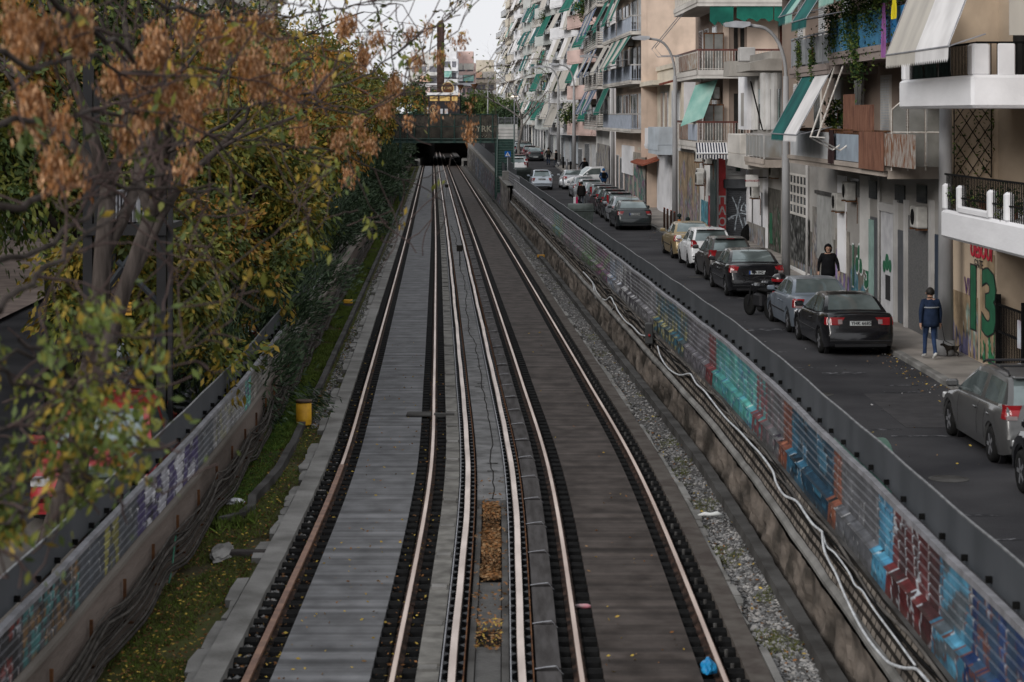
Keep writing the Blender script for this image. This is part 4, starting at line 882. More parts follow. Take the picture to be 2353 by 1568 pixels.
for i in range(int(L_/.11)): u = .6+i*.11; mb.box(xl+.07, xl+.085, u, u+.014, zl, zl+.95)
for i in range(12): mb.box(xl+.08+i*.11, xl+.094+i*.11, .6, .615, zl, zl+.95)
mb.box(xl+.05, xl+.1, .58, u1, zl+.95, zl+.99); mb.box(xl+.08, 0, .58, .63, zl+.95, zl+.99); mb.box(xl+.06, xl+.09, .6, u1, zl+.47, zl+.5); mb.build('railing', M_rust, bal)
# glazed partition facing the camera
mb = MB(); ug = b.u(2097, -.9)+.1
for x0_, x1_, zt0, zt1 in ((-1.4, -1.0, 1.5, 1.85), (-1.0, -.55, 1.85, 1.85), (-.55, -.1, 1.85, 1.85)):
    mb.add([(x0_+.03, ug, zl+.1), (x1_-.03, ug, zl+.1), (x1_-.03, ug, zl+zt1), (x0_+.03, ug, zl+zt0)], [(0, 1, 2, 3)], 0)
    for (a, c) in (((x0_, zl), (x0_, zl+zt0)), ((x1_, zl), (x1_, zl+zt1)), ((x0_, zl+zt0), (x1_, zl+zt1)), ((x0_, zl+.95), (x1_, zl+.95))): mb.tube([(a[0], ug, a[1]), (c[0], ug, c[1])], .018, 4, 1)
mb.build('glazed_partition', [mat('frosted_glass', (.20, .20, .19), (.12, .12, .11), .35, scale=2), M_barw], b.t)
# tall doors and shutters of the first floor
for u, k in ((1.5, 'white'), (4.0, 'brown'), (7.4, 'white'), (11.5, 'glass'), (15, 'white'), (19, 'glass'), (23.5, 'white')): door(b, u, 1.2, zl+.1, 2.35, k, 0, M_slab)
for u in (1.8, 5.0, 9.4, 13.5, 18, 22.5): door(b, u, 1.2, 7.6, 2.3, 'brown' if u == 5 else 'white', 0, M_slab); door(b, u, 1.2, 10.7, 2.2, 'white', 0, M_slab)
# upper balcony with blue boards and its plants
zu = 7.45; xu = -1.45; u9, u10 = b.u(1905, xu), 1.0
mb = MB(); mb.box(xu, 0, u10, u9, zu-.30, zu); mb.box(xu-.04, xu+.06, u10-.04, u9+.04, zu-.1, zu+.05); up = mb.build('balcony', pl('stained_balcony_slab2', (.30, .25, .23), .7), b.t)
M_blu = mat('bright_blue_board', (.02, .16, .36), (.015, .10, .26), .5, scale=1.2); M_blu2 = mat('faded_blue_board', (.07, .24, .38), (.05, .16, .28), .5, scale=1.5)
for a, c, m_ in ((1908, 1935, M_bsh), (1936, 1985, M_blu2), (1986, 2022, M_blu2), (2023, 2140, M_blu)): scr(a, c, zu+.08, zu+.92, m_, 'board', x=xu+.04, par=up)
mb = MB(); mb.box(xu+.01, xu+.05, u10, u9, zu+.93, zu+.97)
for i in range(int((u9-u10)/.12)): u = u10+i*.12; mb.box(xu+.015, xu+.03, u, u+.012, zu, zu+.93)
mb.box(xu, 0, u9-.05, u9, zu+.9, zu+.95); mb.build('railing', M_blu2, up)
balcony(b, u9+.3, b.u(1815, xu), zu-.25, 1.45, 'panel', MATS['stained_balcony_slab2'], [mat('grey_corrugated', (.26, .27, .28), (.18, .19, .2), .7, scale=3), M_steel], th=.28)
# balconies above
balcony(b, 1.0, b.L-1, 10.6, 1.4, 'panel', MATS['stained_balcony_slab2'], [M_bsh, M_steel], th=.28)
# awnings: teal and cream pair, bare frames, faded mint ones above
ua_, ub_ = b.u(1893, -1.45), b.u(1830, -1.45)
awning(b, b.u(1842, -2.2)+.0, b.u(1784, -2.2), -1.3, 7.1, -2.35, 5.15, [M_aww, M_awt], 2, valance=.22)
mb = MB()
for px, px2 in ((1914, 1862), (1933, 1877)):
    ut = b.u(px, -1.4); ue = b.u(px2, -2.3)
    mb.tube([(-1.35, ut, 7.1), (-2.3, ue, 5.1), (-1.6, ue+.4, 4.75), (-1.4, ue+.3, 4.9)], .028, 6)
mb.tube([(-2.3, b.u(1862, -2.3), 5.12), (-2.3, b.u(1895, -2.3), 5.12)], .02, 5); mb.build('awning_frame', M_barw, b.t)
awning(b, b.u(1990, -2.2), b.u(1930, -2.2), -1.4, 10.2, -2.3, 8.95, [M_awm, M_awm], 2, valance=.3); awning(b, b.u(1925, -2.2), b.u(1890, -2.2), -1.4, 10.2, -2.3, 8.9, [M_awm], 1, valance=.28)
awning(b, b.u(1870, -2.3), b.u(1835, -2.3), -1.3, 10.3, -2.5, 8.4, [M_awt], 1, valance=.3); awning(b, b.u(1828, -2.3), b.u(1797, -2.3), -1.3, 10.3, -2.4, 8.7, [M_awm, M_awt], 2, valance=.3)
# drooping green cloth under the upper balcony
mb = MB()
for (pa, pb, zz) in ((2085, 2118, 1.15), (2122, 2150, .85), (2156, 2180, .9)):
    ua, ub = b.u(pb, -.9), b.u(pa, -.9); n = 10
    for i in range(n):
        a, c = ua+(ub-ua)*i/n, ua+(ub-ua)*(i+1)/n; za = 7.1-zz*(.55+.45*abs(math.sin(i*1.1))); zc = 7.1-zz*(.55+.45*abs(math.sin((i+1)*1.1))); mb.quad((-.9, a, 7.12), (-.9, c, 7.12), (-.85, c, zc), (-.85, a, za))
mb.build('torn_green_cloth', mat('dark_green_cloth', (.02, .05, .04), (.012, .03, .025)), b.t)
# hanging plants on the blue balcony, laundry, mop
for k, (px, r_, h_, lab) in enumerate(((1918, (.3, 1.0, .8), .2, 'loose leafy plant at the far end of the blue balcony'), (1955, (.35, .9, 1.1), .25, 'bushy plant trailing over the pale blue boards'), (1968, (.2, .45, .9), .9, 'long curtain of leaves hanging below the blue boards'), (1995, (.35, .9, 1.0), .1, 'dense dark plant above the blue boards'), (2040, (.4, 1.4, .9), -.3, 'large dark shrub on the blue balcony beside the big cream awning'))):
    p = b.W(xu+.05, b.u(px, xu), zu+.9); bush('balcony_plant', lab, 'plant', *p, r_, 1500, 60+k, .10, pot=False, hang=h_, group='plants on the blue balcony')
for k, (px, zz, lab) in enumerate(((1837, 6.9, 'green plant trailing from the grey-panelled balcony behind the lamp post'), (1868, 6.9, 'dark plant trailing over the corner of the grey-panelled balcony'))):
    p = b.W(xu-.02, b.u(px, xu), zz+.9); bush('balcony_plant', lab, 'plant', *p, (.12, .35, .7), 700, 70+k, .08, pot=False, hang=.5)
p = b.W(-1.0, b.u(1922, -1.0), zl+.95); bush('balcony_plant', 'spiky green plant in front of a pale wall on the long balcony', 'plant', *p, (.3, .6, .4), 500, 77, .14, pot=False)
def cloth(name, label, p, w, h, m, ax='y', wav=.03, cat='laundry'):
    mb = MB(); n, k = 8, 6
    for i in range(n+1):
        for j in range(k+1): s = (i/n-.5)*w*(1-.15*j/k); d = wav*math.sin(i*1.9+j*.4); mb.v.append((d, s, -h*j/k) if ax == 'y' else (s, d, -h*j/k))
    mb.f = [(i*(k+1)+j, (i+1)*(k+1)+j, (i+1)*(k+1)+j+1, i*(k+1)+j+1) for i in range(n) for j in range(k)]; mb.m = [0]*len(mb.f)
    o = mb.build(name, m, None, True, loc=p); return tag(o, label, cat)
cloth('towel', 'purple towel hanging over the edge of the blue balcony', b.W(xu-.12, b.u(2032, xu-.1), zu+1.05), .42, 1.35, mat('purple_cloth', (.28, .11, .30), (.2, .08, .22), .9))
cloth('cloth', 'small yellow cloth hung on the rail of the blue balcony', b.W(xu-.1, b.u(2054, xu-.1), zu+1.1), .5, .5, mat('yellow_cloth', (.65, .55, .03), (.5, .4, .02), .9))
cloth('jacket', 'dark brown garment hanging over the white sheets of the long balcony', b.W(xl-.08, b.u(1908, xl-.1), zl+.95), .7, .95, mat('dark_brown_cloth', (.04, .025, .025), (.025, .015, .015), .9), wav=.05)
# ground floor: doors, grilles, air conditioners, graffiti
feat(b, 1811, 1857, 400, 492, M_glass, -.05, 0, 'shop_window'); 
mb = MB(); ua, ub = b.u(1857), b.u(1811); za, zc = b.z(1834, 492), b.z(1834, 402)
for i in range(7): u = ua+(ub-ua)*i/6; mb.box(-.075, -.05, u-.04, u+.04, za, zc)
for j in range(5): z = za+(zc-za)*j/4; mb.box(-.08, -.05, ua, ub, z-.04, z+.04)
mb.build('window_grid', M_slab, b.t)
gpanel(b, b.u(1862), b.u(1809), .5, b.z(1834, 496), ('#3a3a38', '#4a4a48', '#2a2a2a', '#8a8a88', .25), 5, -.05)
feat(b, 1809, 1862, 618, 645, M_offw, -.07, 0, 'plinth')
for k, (pa, pb, pal, z1, bs) in enumerate(((1905, 1868, ('#a09a92', '#8d8c90', '#9a8478', '#4a4a50', .4), 2.6, '#8a8680'), (1953, 1921, ('#9c958c', '#8a7aa0', '#7c6c98', '#3a3444', .7), 2.1, '#9a948c'), (1990, 1956, ('#6d8894', '#4a7a8c', '#5a8fa0', '#3a4a50', .9), 1.2, '#7a766e'))):
    gpanel(b, b.u(pa), b.u(pb), .02, z1, pal, 20+k*3, -.02, base=bs)
feat(b, 1881, 1916, 447, 600, mat('pale_door', (.33, .33, .32), (.24, .24, .23), .7), -.06, 0, 'door'); feat(b, 1878, 1919, 441, 449, M_conc_d, -.10, 0, 'door_lintel')
feat(b, 1979, 1999, 404, 620, M_offw, -.05, 0, 'pilaster'); feat(b, 1928, 1946, 404, 625, M_whitep, -.06, 0, 'pilaster')
feat(b, 2003, 2022, 500, 712, M_shut_g, -.05, 0, 'door'); feat(b, 2001, 2012, 505, 705, mat('mint_frame', (.25, .36, .33)), -.07, -.05, 'door_frame')
o = feat(b, 2028, 2058, 487, 735, mat('white_marble_front', (.55, .55, .56), (.4, .4, .42), .4), -.05, 0, 'shop_front'); feat(b, 2024, 2060, 467, 487, M_greyp, -.10, 0, 'sign_box')
ltxt(b, '✿', 2043, 610, .6, MG, -.06) if 0 else None
for (px, py, r, m_) in ((2043, 603, .24, MG), (2037, 612, .17, MG), (2050, 612, .18, MG)):
    mb = MB(); mb.lathe([(r, 0), (r, .01)], (0, 0, 0), 'x', 14); u = b.u(px); z = b.z(px, py); mb.v = [(-.055-p[0]-.01*(px == 2037), u+p[1], z+p[2]) for p in mb.v]; mb.build('painted_mark', m_, b.t)
feat(b, 2039, 2050, 633, 690, MK, -.058, -.05, 'painted_mark')
feat(b, 2066, 2082, 530, 740, M_shut_g, -.04, 0, 'door'); feat(b, 2091, 2140, 500, 770, mat('mesh_door', (.13, .13, .13), (.07, .07, .07), .6, scale=25, detail=1), -.05, 0, 'door')
for px0, px1 in ((2084, 2089), (2060, 2064), (2142, 2148)): feat(b, px0, px1, 460, 765, M_greyp, -.10, 0, 'pilaster')
feat(b, 2152, 2166, 540, 800, mat('dark_blue_door', (.03, .045, .07), (.02, .03, .05), .5), -.05, 0, 'door')
for px, py in ((1965, 425), (2005, 430), (2120, 440), (2070, 440)): feat(b, px-11, px+11, py-15, py+26, M_glass, -.04, 0, 'transom_window')
for px, py in ((1926, 485), (1950, 460), (2111, 524)): acunit(b, 0, b.u(px, -.2), b.z(px, py, -.2))
for a_, c_2, sd2 in ((1, 9, 81), (9.3, 17, 82), (17.2, 27, 83)): gpanel(b, a_, c_2, .03, 1.7, ('#77726b', '#8b8791', '#6f7f86', '#3a3a3e', .55), sd2, -.012, base='#77736c', du=.09)
# gate 13 with clover
ltxt(b, '1', 1960, 615, 1.7, MWs, -.03, .9, .10); ltxt(b, '1', 1960, 615, 1.7, MG, -.04, .9, .05); ltxt(b, '3', 1991, 625, 1.5, MWs, -.03, 1.1, .09); ltxt(b, '3', 1991, 625, 1.5, MG, -.04, 1.1, .05)
for dx, dz in ((0, .38), (-.26, .0), (.26, .0)):
    for rr, m_, x_ in ((.30, MWs, -.025), (.23, MG, -.04)):
        mb = MB(); mb.lathe([(rr, 0), (rr, .008)], (0, 0, 0), 'x', 16); u = b.u(1977); z = b.z(1977, 610); mb.v = [(x_-p[0]-abs(dx)*.01, u+p[1]+dx*1.2, z+p[2]+dz) for p in mb.v]; mb.build('painted_mark', m_, b.t)
mb = MB(); mb.cyl(-.06, b.u(1859), 0, 4.1, .06, 8); mb.cyl(-.08, b.u(2026), 0, 4.1, .04, 8); mb.build('drainpipe', M_greyp, b.t, True)
# ================= low grey house with pharmacy below
b = Bld('low grey rendered house with concrete canopies, pharmacy signs and white shopfront piers', 79.3, 93.3, x0=10.9)
mb = MB(); mb.box(0, 8, 0, b.L-.1, 0, 8.2); mb.build('wall', M_stoneg, b.t)
mb = MB(); mb.prism([(-1.9, 7.3), (0, 7.3), (0, 7.75), (-1.2, 7.75), (-1.9, 7.6)], 'y', -.3, b.u(1692, -1.9)); mb.box(-.8, .5, 1.5, 8, 7.76, 8.1); mb.box(-1.3, .0, 11, 13, 7.3, 7.95); mb.build('canopy', pl('blotchy_concrete', (.36, .34, .31), .6), b.t)
mb = MB(); mb.bbox(-1.0, -.35, 9.6, 10.4, 7.9, 8.5, .03); mb.build('roof_parapet', M_greyp, b.t)
zq = 3.9
o = balcony(b, .6, b.u(1712, -1.3), zq, 1.3, 'panel', MATS['stained_balcony_slab'], [mat('weathered_corrugated', (.30, .32, .33), (.22, .20, .17), .7, scale=3, stretch=(1, 4, .4)), M_greyp], th=.3)
mb = MB(); mb.box(-1.15, 0, b.u(1712, -1.3)+.1, b.u(1669, -1.1), zq-.5, zq+.05); mb.bbox(-1.1, -.2, b.u(1700, -1.1), b.u(1672, -1.1), zq+.05, zq+.9, .03); mb.build('balcony_extension', M_slab, b.t)
for px0, px1, m_ in ((1733, 1741, M_offw), (1753, 1761, M_offw), (1765, 1772, M_offw), (1778, 1786, M_offw), (1709, 1731, M_whitep)): feat(b, px0, px1, 168, 298, m_, -.25 if m_ is M_whitep else -.12, 0, 'pilaster')
for px in (1747, 1774, 1790): feat(b, px-3, px+3, 205, 298, M_glass, -.04, 0, 'tall_window')
feat(b, 1716, 1722, 214, 290, M_stoneg, -.27, -.25, 'slot_window')
mb = MB(); mb.tube([(-1.7, b.u(1725, -1.7), 6.9), (-.2, b.u(1752, -.2), 5.0)], .03, 5); mb.build('awning_arm', M_black, b.t)
# ground floor white piers, shutters, signs
for px0, px1 in ((1717, 1727), (1738, 1750), (1760, 1766)): feat(b, px0, px1, 380, 580 if px0 < 1740 else 600, M_whitep, -.14, 0, 'pier')
feat(b, 1730, 1737, 455, 585, mat('perforated_shutter', (.16, .16, .165), (.1, .1, .1), .6, scale=30, detail=1), -.05, 0, 'roller_shutter'); feat(b, 1728, 1762, 378, 440, M_offw, -.09, 0, 'fascia')
feat(b, 1751, 1759, 415, 590, M_shut_g, -.04, 0, 'roller_shutter'); feat(b, 1768, 1797, 380, 620, M_stoneg, -.05, 0, 'pier'); gpanel(b, b.u(1766), b.u(1725), .02, .9, ('#8a8782', '#8a8f98', '#9a8a86', '#45454a', .5), 43, -.16, base='#8f8c87'); gpanel(b, b.u(1797), b.u(1768), .05, 2.6, ('#57544e', '#2f4a38', '#6a6660', '#34322e', .5), 41, -.06, base='#5c5a55')
feat(b, 1772, 1778, 490, 560, MG, -.065, -.05, 'painted_mark')
acunit(b, 0, b.u(1778, -.2), b.z(1778, 408, -.2)); acunit(b, -.45, b.u(1739, -.55), b.z(1739, 455, -.55))
# camera-facing signs on brackets
def csign(px, py, w_, h_, x0, m, s=None, size=.2, tm=None, label=None, cat='sign', name='shop_sign', y=None):
    Y = y; X = (px-CX)*Y/F; Z = HC-(py-HY)*Y/F; t = thing(name, label, cat, (X, Y, Z-h_/2)); mb = MB(); mb.bbox(-w_/2, w_/2, -.04, .04, 0, h_, .01); mb.build('board', m, t)
    mb = MB(); mb.box(w_/2, w_/2+.35, -.02, .02, h_*.75, h_*.75+.04); mb.build('bracket', M_black, t)
    if s: text(s, size, face_cam(0, -.045, h_/2), tm, t)
    return t
t = thing('pharmacy_cross', 'dark green pharmacy cross sign under the striped awning', 'sign', ((1696-CX)*92.9/F, 92.9, HC-(379-HY)*92.9/F))
mb = MB(); A, B2 = .28, .09
mb.prism([(-B2, -A), (B2, -A), (B2, -B2), (A, -B2), (A, B2), (B2, B2), (B2, A), (-B2, A), (-B2, B2), (-A, B2), (-A, -B2), (-B2, -B2)], 'y', -.06, .06); mb.build('cross', mat('dark_green_sign', (.012, .05, .03), (.008, .03, .02), .4), t)
mb = MB(); 
for s0, s1 in ((1.12, 1.0),): mb.prism([(x*1.0+(0.03 if x > 0 else -.03), z+(0.03 if z > 0 else -.03)) for x, z in [(-B2, -A), (B2, -A), (B2, -B2), (A, -B2), (A, B2), (B2, B2), (B2, A), (-B2, A), (-B2, B2), (-A, B2), (-A, -B2), (-B2, -B2)]], 'y', -.03, .05)
mb.build('rim', M_steel, t)
csign(1728, 416, .52, .5, 0, M_offw, 'ΦΑΡΜΑΚΕΙΟ', .1, MR, 'white pharmacy sign with red Greek lettering on slanting brackets', y=86)
# ================= peach corner building with red-brown rails
b = Bld('peach and brown apartment building with red-brown balcony rails and a striped ground floor awning', 98.2, 110, x0=9.9)
mb = MB(); mb.box(0, 9, 0, b.L, 3.9, 17); mb.build('wall', M_peachd, b.t)
mb = MB(); mb.box(1.3, 9, .02, b.L, 0, 3.9); mb.build('ground_floor_wall', M_offw, b.t)
mb = MB(); mb.box(.02, .3, -.04, 0, 4, 17); mb.box(1.15, 2.6, -.03, 0, 4, 17); mb.build('wall_panel', M_peach, b.t)
for k, zf_ in enumerate((4.25, 7.6, 10.95, 14.3)):
    m_ = M_slab
    o = balcony(b, -1.35, 9.6, zf_, 1.35, 'bars', M_slab, [M_barw, M_rbr], th=.36, h=.98, ends=(0, 1))
    mb = MB(); mb.box(0, 4.6, -1.35, 0, zf_-.36, zf_); mb.box(-1.38, 4.6, -1.38, -1.3, zf_-.2, zf_+.03); o2 = mb.build('balcony', M_slab, b.t)
    mb = MB(); mb.box(-1.3, 4.6, -1.31, -1.25, zf_+.92, zf_+1.01, 1); mb.box(-1.3, 4.6, -1.3, -1.27, zf_+.08, zf_+.1)
    for i in range(46): mb.box(-1.25+i*.128, -1.23+i*.128, -1.3, -1.28, zf_, zf_+.92)
    for x in (-1.3, .35, 1.0, 2.6, 4.5): mb.box(x, x+.05, -1.31, -1.26, zf_, zf_+.95, 1)
    mb.build('railing', [M_barw, M_rbr], o2)
    mb = MB(); mb.box(2.7, 4.15, -.05, -.002, zf_, zf_+2.15); mb.build('shutter_door', brick_mat('brown_slat_shutter', (.10, .035, .027), (.06, .025, .02), .4, 5, .07, 'x'), b.t)
    for x in (.62, .92):
        mb = MB(); mb.box(x-.09, x+.09, -.045, -.002, zf_, zf_+2.3); mb.build('narrow_door', M_int, b.t)
    mb = MB(); mb.box(-.9, 0, -.3, -.27, zf_+.05, zf_+1.75); mb.build('glass_screen', MATS['frosted_glass'], b.t)
    mb = MB(); 
    for x in (-.9, -.45, 0): mb.box(x-.02, x+.02, -.32, -.25, zf_, zf_+1.78)
    mb.box(-.92, .02, -.32, -.25, zf_+1.74, zf_+1.8); mb.build('screen_frame', M_rust, b.t)
    for u in (3, 6.5, 9): door(b, u, 1.5, zf_, 2.2, 'brown' if u > 4 else 'glass')
for (u0, u1, m_) in ((-1.2, -.2, M_awg),): pass
mb = MB(); z0 = 10.6        # sagging green cloths under the upper balcony
for x0_, x1_, h_ in ((-.75, .35, 1.0), (.5, 2.2, .8), (2.25, 5.1, .95)):
    n = 9
    for i in range(n):
        a, c = x0_+(x1_-x0_)*i/n, x0_+(x1_-x0_)*(i+1)/n; mb.quad((a, -1.3, z0), (c, -1.3, z0), (c, -1.25, z0-h_*(.8+.12*math.sin(i*2.))), (a, -1.25, z0-h_*(.8+.12*math.sin((i-1)*2.))))
mb.build('green_cloth', M_awg, b.t)
mb = MB(); mb.add([(-.3, -.6, 7.2), (-1.2, .8, 6.95), (-2.0, -.1, 5.0), (-1.0, -.9, 5.4)], [(0, 1, 2, 3)]); mb.build('torn_awning', M_awm, b.t)
mb = MB()
for x, u in ((-1.3, 5.0), (-1.3, 7.0)): mb.tube([(x, u, 10.6), (-2.6, u+1.5, 8.9), (-2.3, u+1.3, 8.5), (-1.35, u+.3, 8.5)], .022, 5); mb.tube([(x, u-3, 14), (-2.5, u-2, 12.3)], .02, 5)
mb.build('awning_frame', M_steel, b.t)
acunit(b, -.1, -.5+.9, 6.3); acunit(b, -.9, 1.0, 7.65)
p = b.W(-1.38, -.5, 7.7)
M_shp = mat('pale_blue_sheet2', (.40, .44, .52), (.3, .34, .40), .6)
for zf_ in (4.25, 7.6):
    mb = MB(); mb.box(-1.36, -1.33, -1.2, 2.6, zf_+.1, zf_+.85); mb.build('sheet_panel', M_shp if zf_ < 5 else mat('peeling_sheet', (.42, .42, .40), (.25, .16, .1), .8, scale=4), b.t)
    mb = MB(); mb.box(-1.36, -1.33, 2.7, 7.0, zf_+.1, zf_+.85); mb.build('sheet_panel', M_rsh, b.t)
# ground floor: striped awning, red pillar, pharmacy shutter, graffiti panels
b2 = Bld('shabby ground floor strip with graffiti and a clutter of wall units beside the red pillar', 93.8, 110, 'shopfront', x0=9.0)
b2.t['category'] = 'shopfront'
mb = MB(); mb.box(-.0, .5, 0, b2.L, 0, 3.88); mb.build('wall', M_offw, b2.t)
s3 = F/93.5; X3 = (1637-CX)/s3; t3 = thing('shopfront', 'camera-facing shopfront with a red pillar, grey roller shutter and striped awning', 'shopfront', (X3, 93.5, S(93.5)+.12)); fx = lambda px: (px-CX)/s3-X3; fz = lambda py: Z_f(py, 93.5)-S(93.5)-.12
mb = MB(); mb.box(0, fx(1724), 0, .25, 0, 3.95); mb.build('wall', M_offw, t3)
mb = MB(); zz = fz(548)
mb.box(fx(1669), fx(1717), -.03, -.002, .02, zz)
while zz < fz(432): mb.prism([(-.04, zz), (-.075, zz+.02), (-.075, zz+.065), (-.04, zz+.085)], 'x', fx(1669), fx(1717)); zz += .09
o3 = mb.build('roller_shutter', M_shut_g, t3); mb = MB(); mb.bbox(fx(1662), fx(1722), -.30, -.0, fz(433), fz(412), .03); mb.build('shutter_box', M_shut_g, t3)
Msp = mat('pale_spray', (.42, .47, .51), (.12, .14, .16), .6, scale=9)
for pts in ([(1682, 452), (1690, 470), (1697, 492), (1703, 512), (1708, 528), (1714, 520), (1710, 500)], [(1702, 452), (1697, 470), (1694, 490), (1690, 512), (1688, 530)], [(1710, 466), (1704, 474), (1702, 484), (1712, 486)], [(1712, 470), (1716, 490)], [(1673, 506), (1680, 498), (1692, 494), (1704, 490), (1716, 493)], [(1672, 503), (1678, 500), (1686, 502)]):
    mb = MB(); mb.tube([(fx(a_), -.078, fz(c_2)) for a_, c_2 in pts], .030, 5); mb.v = [(p[0], -.078+(p[1]+.078)*.15, p[2]) for p in mb.v]; mb.build('sprayed_tag', Msp, o3)
mb = MB(); mb.box(fx(1651), fx(1667), -.12, 0, 0, 3.9); rpil = mb.build('red_pillar', mat('red_paint', (.68, .07, .08), (.5, .06, .06), .6, scale=2), t3)
for s_t, py in (('Π', 461.5), ('Α', 485.5), ('Ο', 511)): text(s_t, .50, face_cam(fx(1659), -.126, fz(py)), MWs, rpil, bold=.012)
mb = MB(); mb.bbox(fx(1647), fx(1651), -.10, 0, 0, 3.9, .01); mb.build('pier', M_whitep, t3)
mb = MB(); mb.box(fx(1667), fx(1716), -.10, -.001, fz(403), fz(368)); sb3 = mb.build('sign_board', mat('pale_sign_board', (.50, .50, .50), (.42, .42, .42), .6), t3)
text('Indian - Pakistan', .10, face_cam(fx(1688), -.104, fz(390)), M_grey, sb3); text('Cuisine', .10, face_cam(fx(1688), -.104, fz(397)), M_grey, sb3)
mb = MB(); n_ = 22; x0_, x1_ = fx(1594), fx(1664); x2_ = fx(1716)
for i in range(n_): a, c = x0_+(x1_-x0_)*i/n_, x0_+(x1_-x0_)*(i+1)/n_; mb.quad((a+.08, -.2, fz(328)), (c+.08, -.2, fz(328)), (c, -1.6, fz(350)), (a, -1.6, fz(350)), i % 2)
n_ = 38
for i in range(n_): a, c = x0_+(x2_-x0_)*i/n_, x0_+(x2_-x0_)*(i+1)/n_; q = .03*math.sin(i*.9); mb.quad((a, -1.62, fz(354)), (c, -1.62, fz(354)), (c, -1.6, fz(363)+q-.03*(i/n_)), (a, -1.6, fz(363)+q-.03*(i/n_)), i % 2)
mb.build('striped_awning', [M_awn, M_aww], t3); mb = MB(); mb.tube([(x0_-.02, -1.62, fz(351)), (x1_+.02, -1.62, fz(351))], .035, 6); mb.tube([(x0_+.3, 0, fz(332)), (x0_+.3, -1.6, fz(351))], .02, 4); mb.build('awning_bar', M_white, t3)
feat(b2, 1634, 1646, 360, 520, mat('dark_green_panel', (.03, .045, .045), (.02, .03, .03), .4), -.05, 0, 'shop_window')
gpanel(b2, b2.u(1628), b2.u(1612), 0.02, 1.6, ('#5f8f9c', '#4a8496', '#6aa0a8', '#4a5a60', .9), 51, -.03); gpanel(b2, b2.u(1634), b2.u(1629), 0.02, 1.9, ('#9a4a50', '#a05058', '#8a4048', '#6a3a40', .9), 52, -.03)
for px, py in ((1617, 425), (1606, 415), (1602, 372), (1624, 377)): acunit(b2, -.05 if px != 1617 else -.3, b2.u(px, -.3), b2.z(px, py, -.3))
gpanel(b2, b2.u(1608), b2.u(1560), 0.02, 3.7, ('#9a8c7c', '#8a7a8c', '#7c8c8a', '#4a4644', .5), 54, -.02, base='#9a8872')
# ================= cream two-storey house and white wall
b = Bld('low cream two-storey house with white doors and a small blue-white balcony', 110.3, 124.6, x0=8.95, z=.2)
mb = MB(); mb.box(0, 9, 0, b.L, 0, 8.1); mb.box(-.1, 9, -.08, b.L, 8.1, 8.35); mb.build('wall', M_cream, b.t)
mb = MB(); mb.box(.12, 1.6, -.06, 0, 3.8, 7.5); mb.build('wall_panel', M_whitep, b.t)
mb = MB(); mb.box(-1.0, .2, b.u(1516, -.6), b.u(1460, -.6), 7.2, 7.45); mb.build('canopy', M_cream, b.t)
mb = MB(); mb.prism([(-1.0, 7.1), (.1, 7.4), (.1, 7.5), (-1.0, 7.2)], 'y', -.2, 2.2); mb.build('tiled_canopy', mat('red_tiles', (.22, .07, .05), (.12, .04, .03), .8, scale=6), b.t)
balcony(b, .2, 6, 3.9, 1.25, 'solid', M_bluep, None, th=.5); balcony(b, 6.4, 12.4, 3.8, .9, 'solid', M_whitep, None, th=.25)
for u, k in ((1.5, 'white'), (4.2, 'white'), (8, 'glass'), (10.8, 'glass')): door(b, u, 1.3, 4.3, 2.5, k)
for u in (2, 5, 8.6, 11.5): door(b, u, 1.2, .02, 2.3, 'grey' if u < 6 else 'white')
gpanel(b, .05, 5.5, .02, 2.9, ('#7f8a80', '#5a8078', '#7c6a88', '#44484a', .45), 61, -.07, base='#8a8478')
feat(b, 1520, 1548, 330, 500, M_whitep, -.22, -.0, 'whitewashed_front'); feat(b, 1466, 1500, 337, 343, M_cream, -.7, 0, 'door_canopy')
for px in (1515, 1503, 1489): feat(b, px-1.5, px+1.5, 300, 480, M_whitep, -.1, 0, 'drainpipe')
mb = MB(); mb.prism([(-1.2, 2.55), (0, 2.95), (0, 3.05), (-1.2, 2.65)], 'y', b.u(1484, -1), b.u(1456, -1)); mb.build('tiled_canopy', mat('red_tiles2', (.30, .10, .06), (.2, .06, .04), .8, scale=6), b.t)
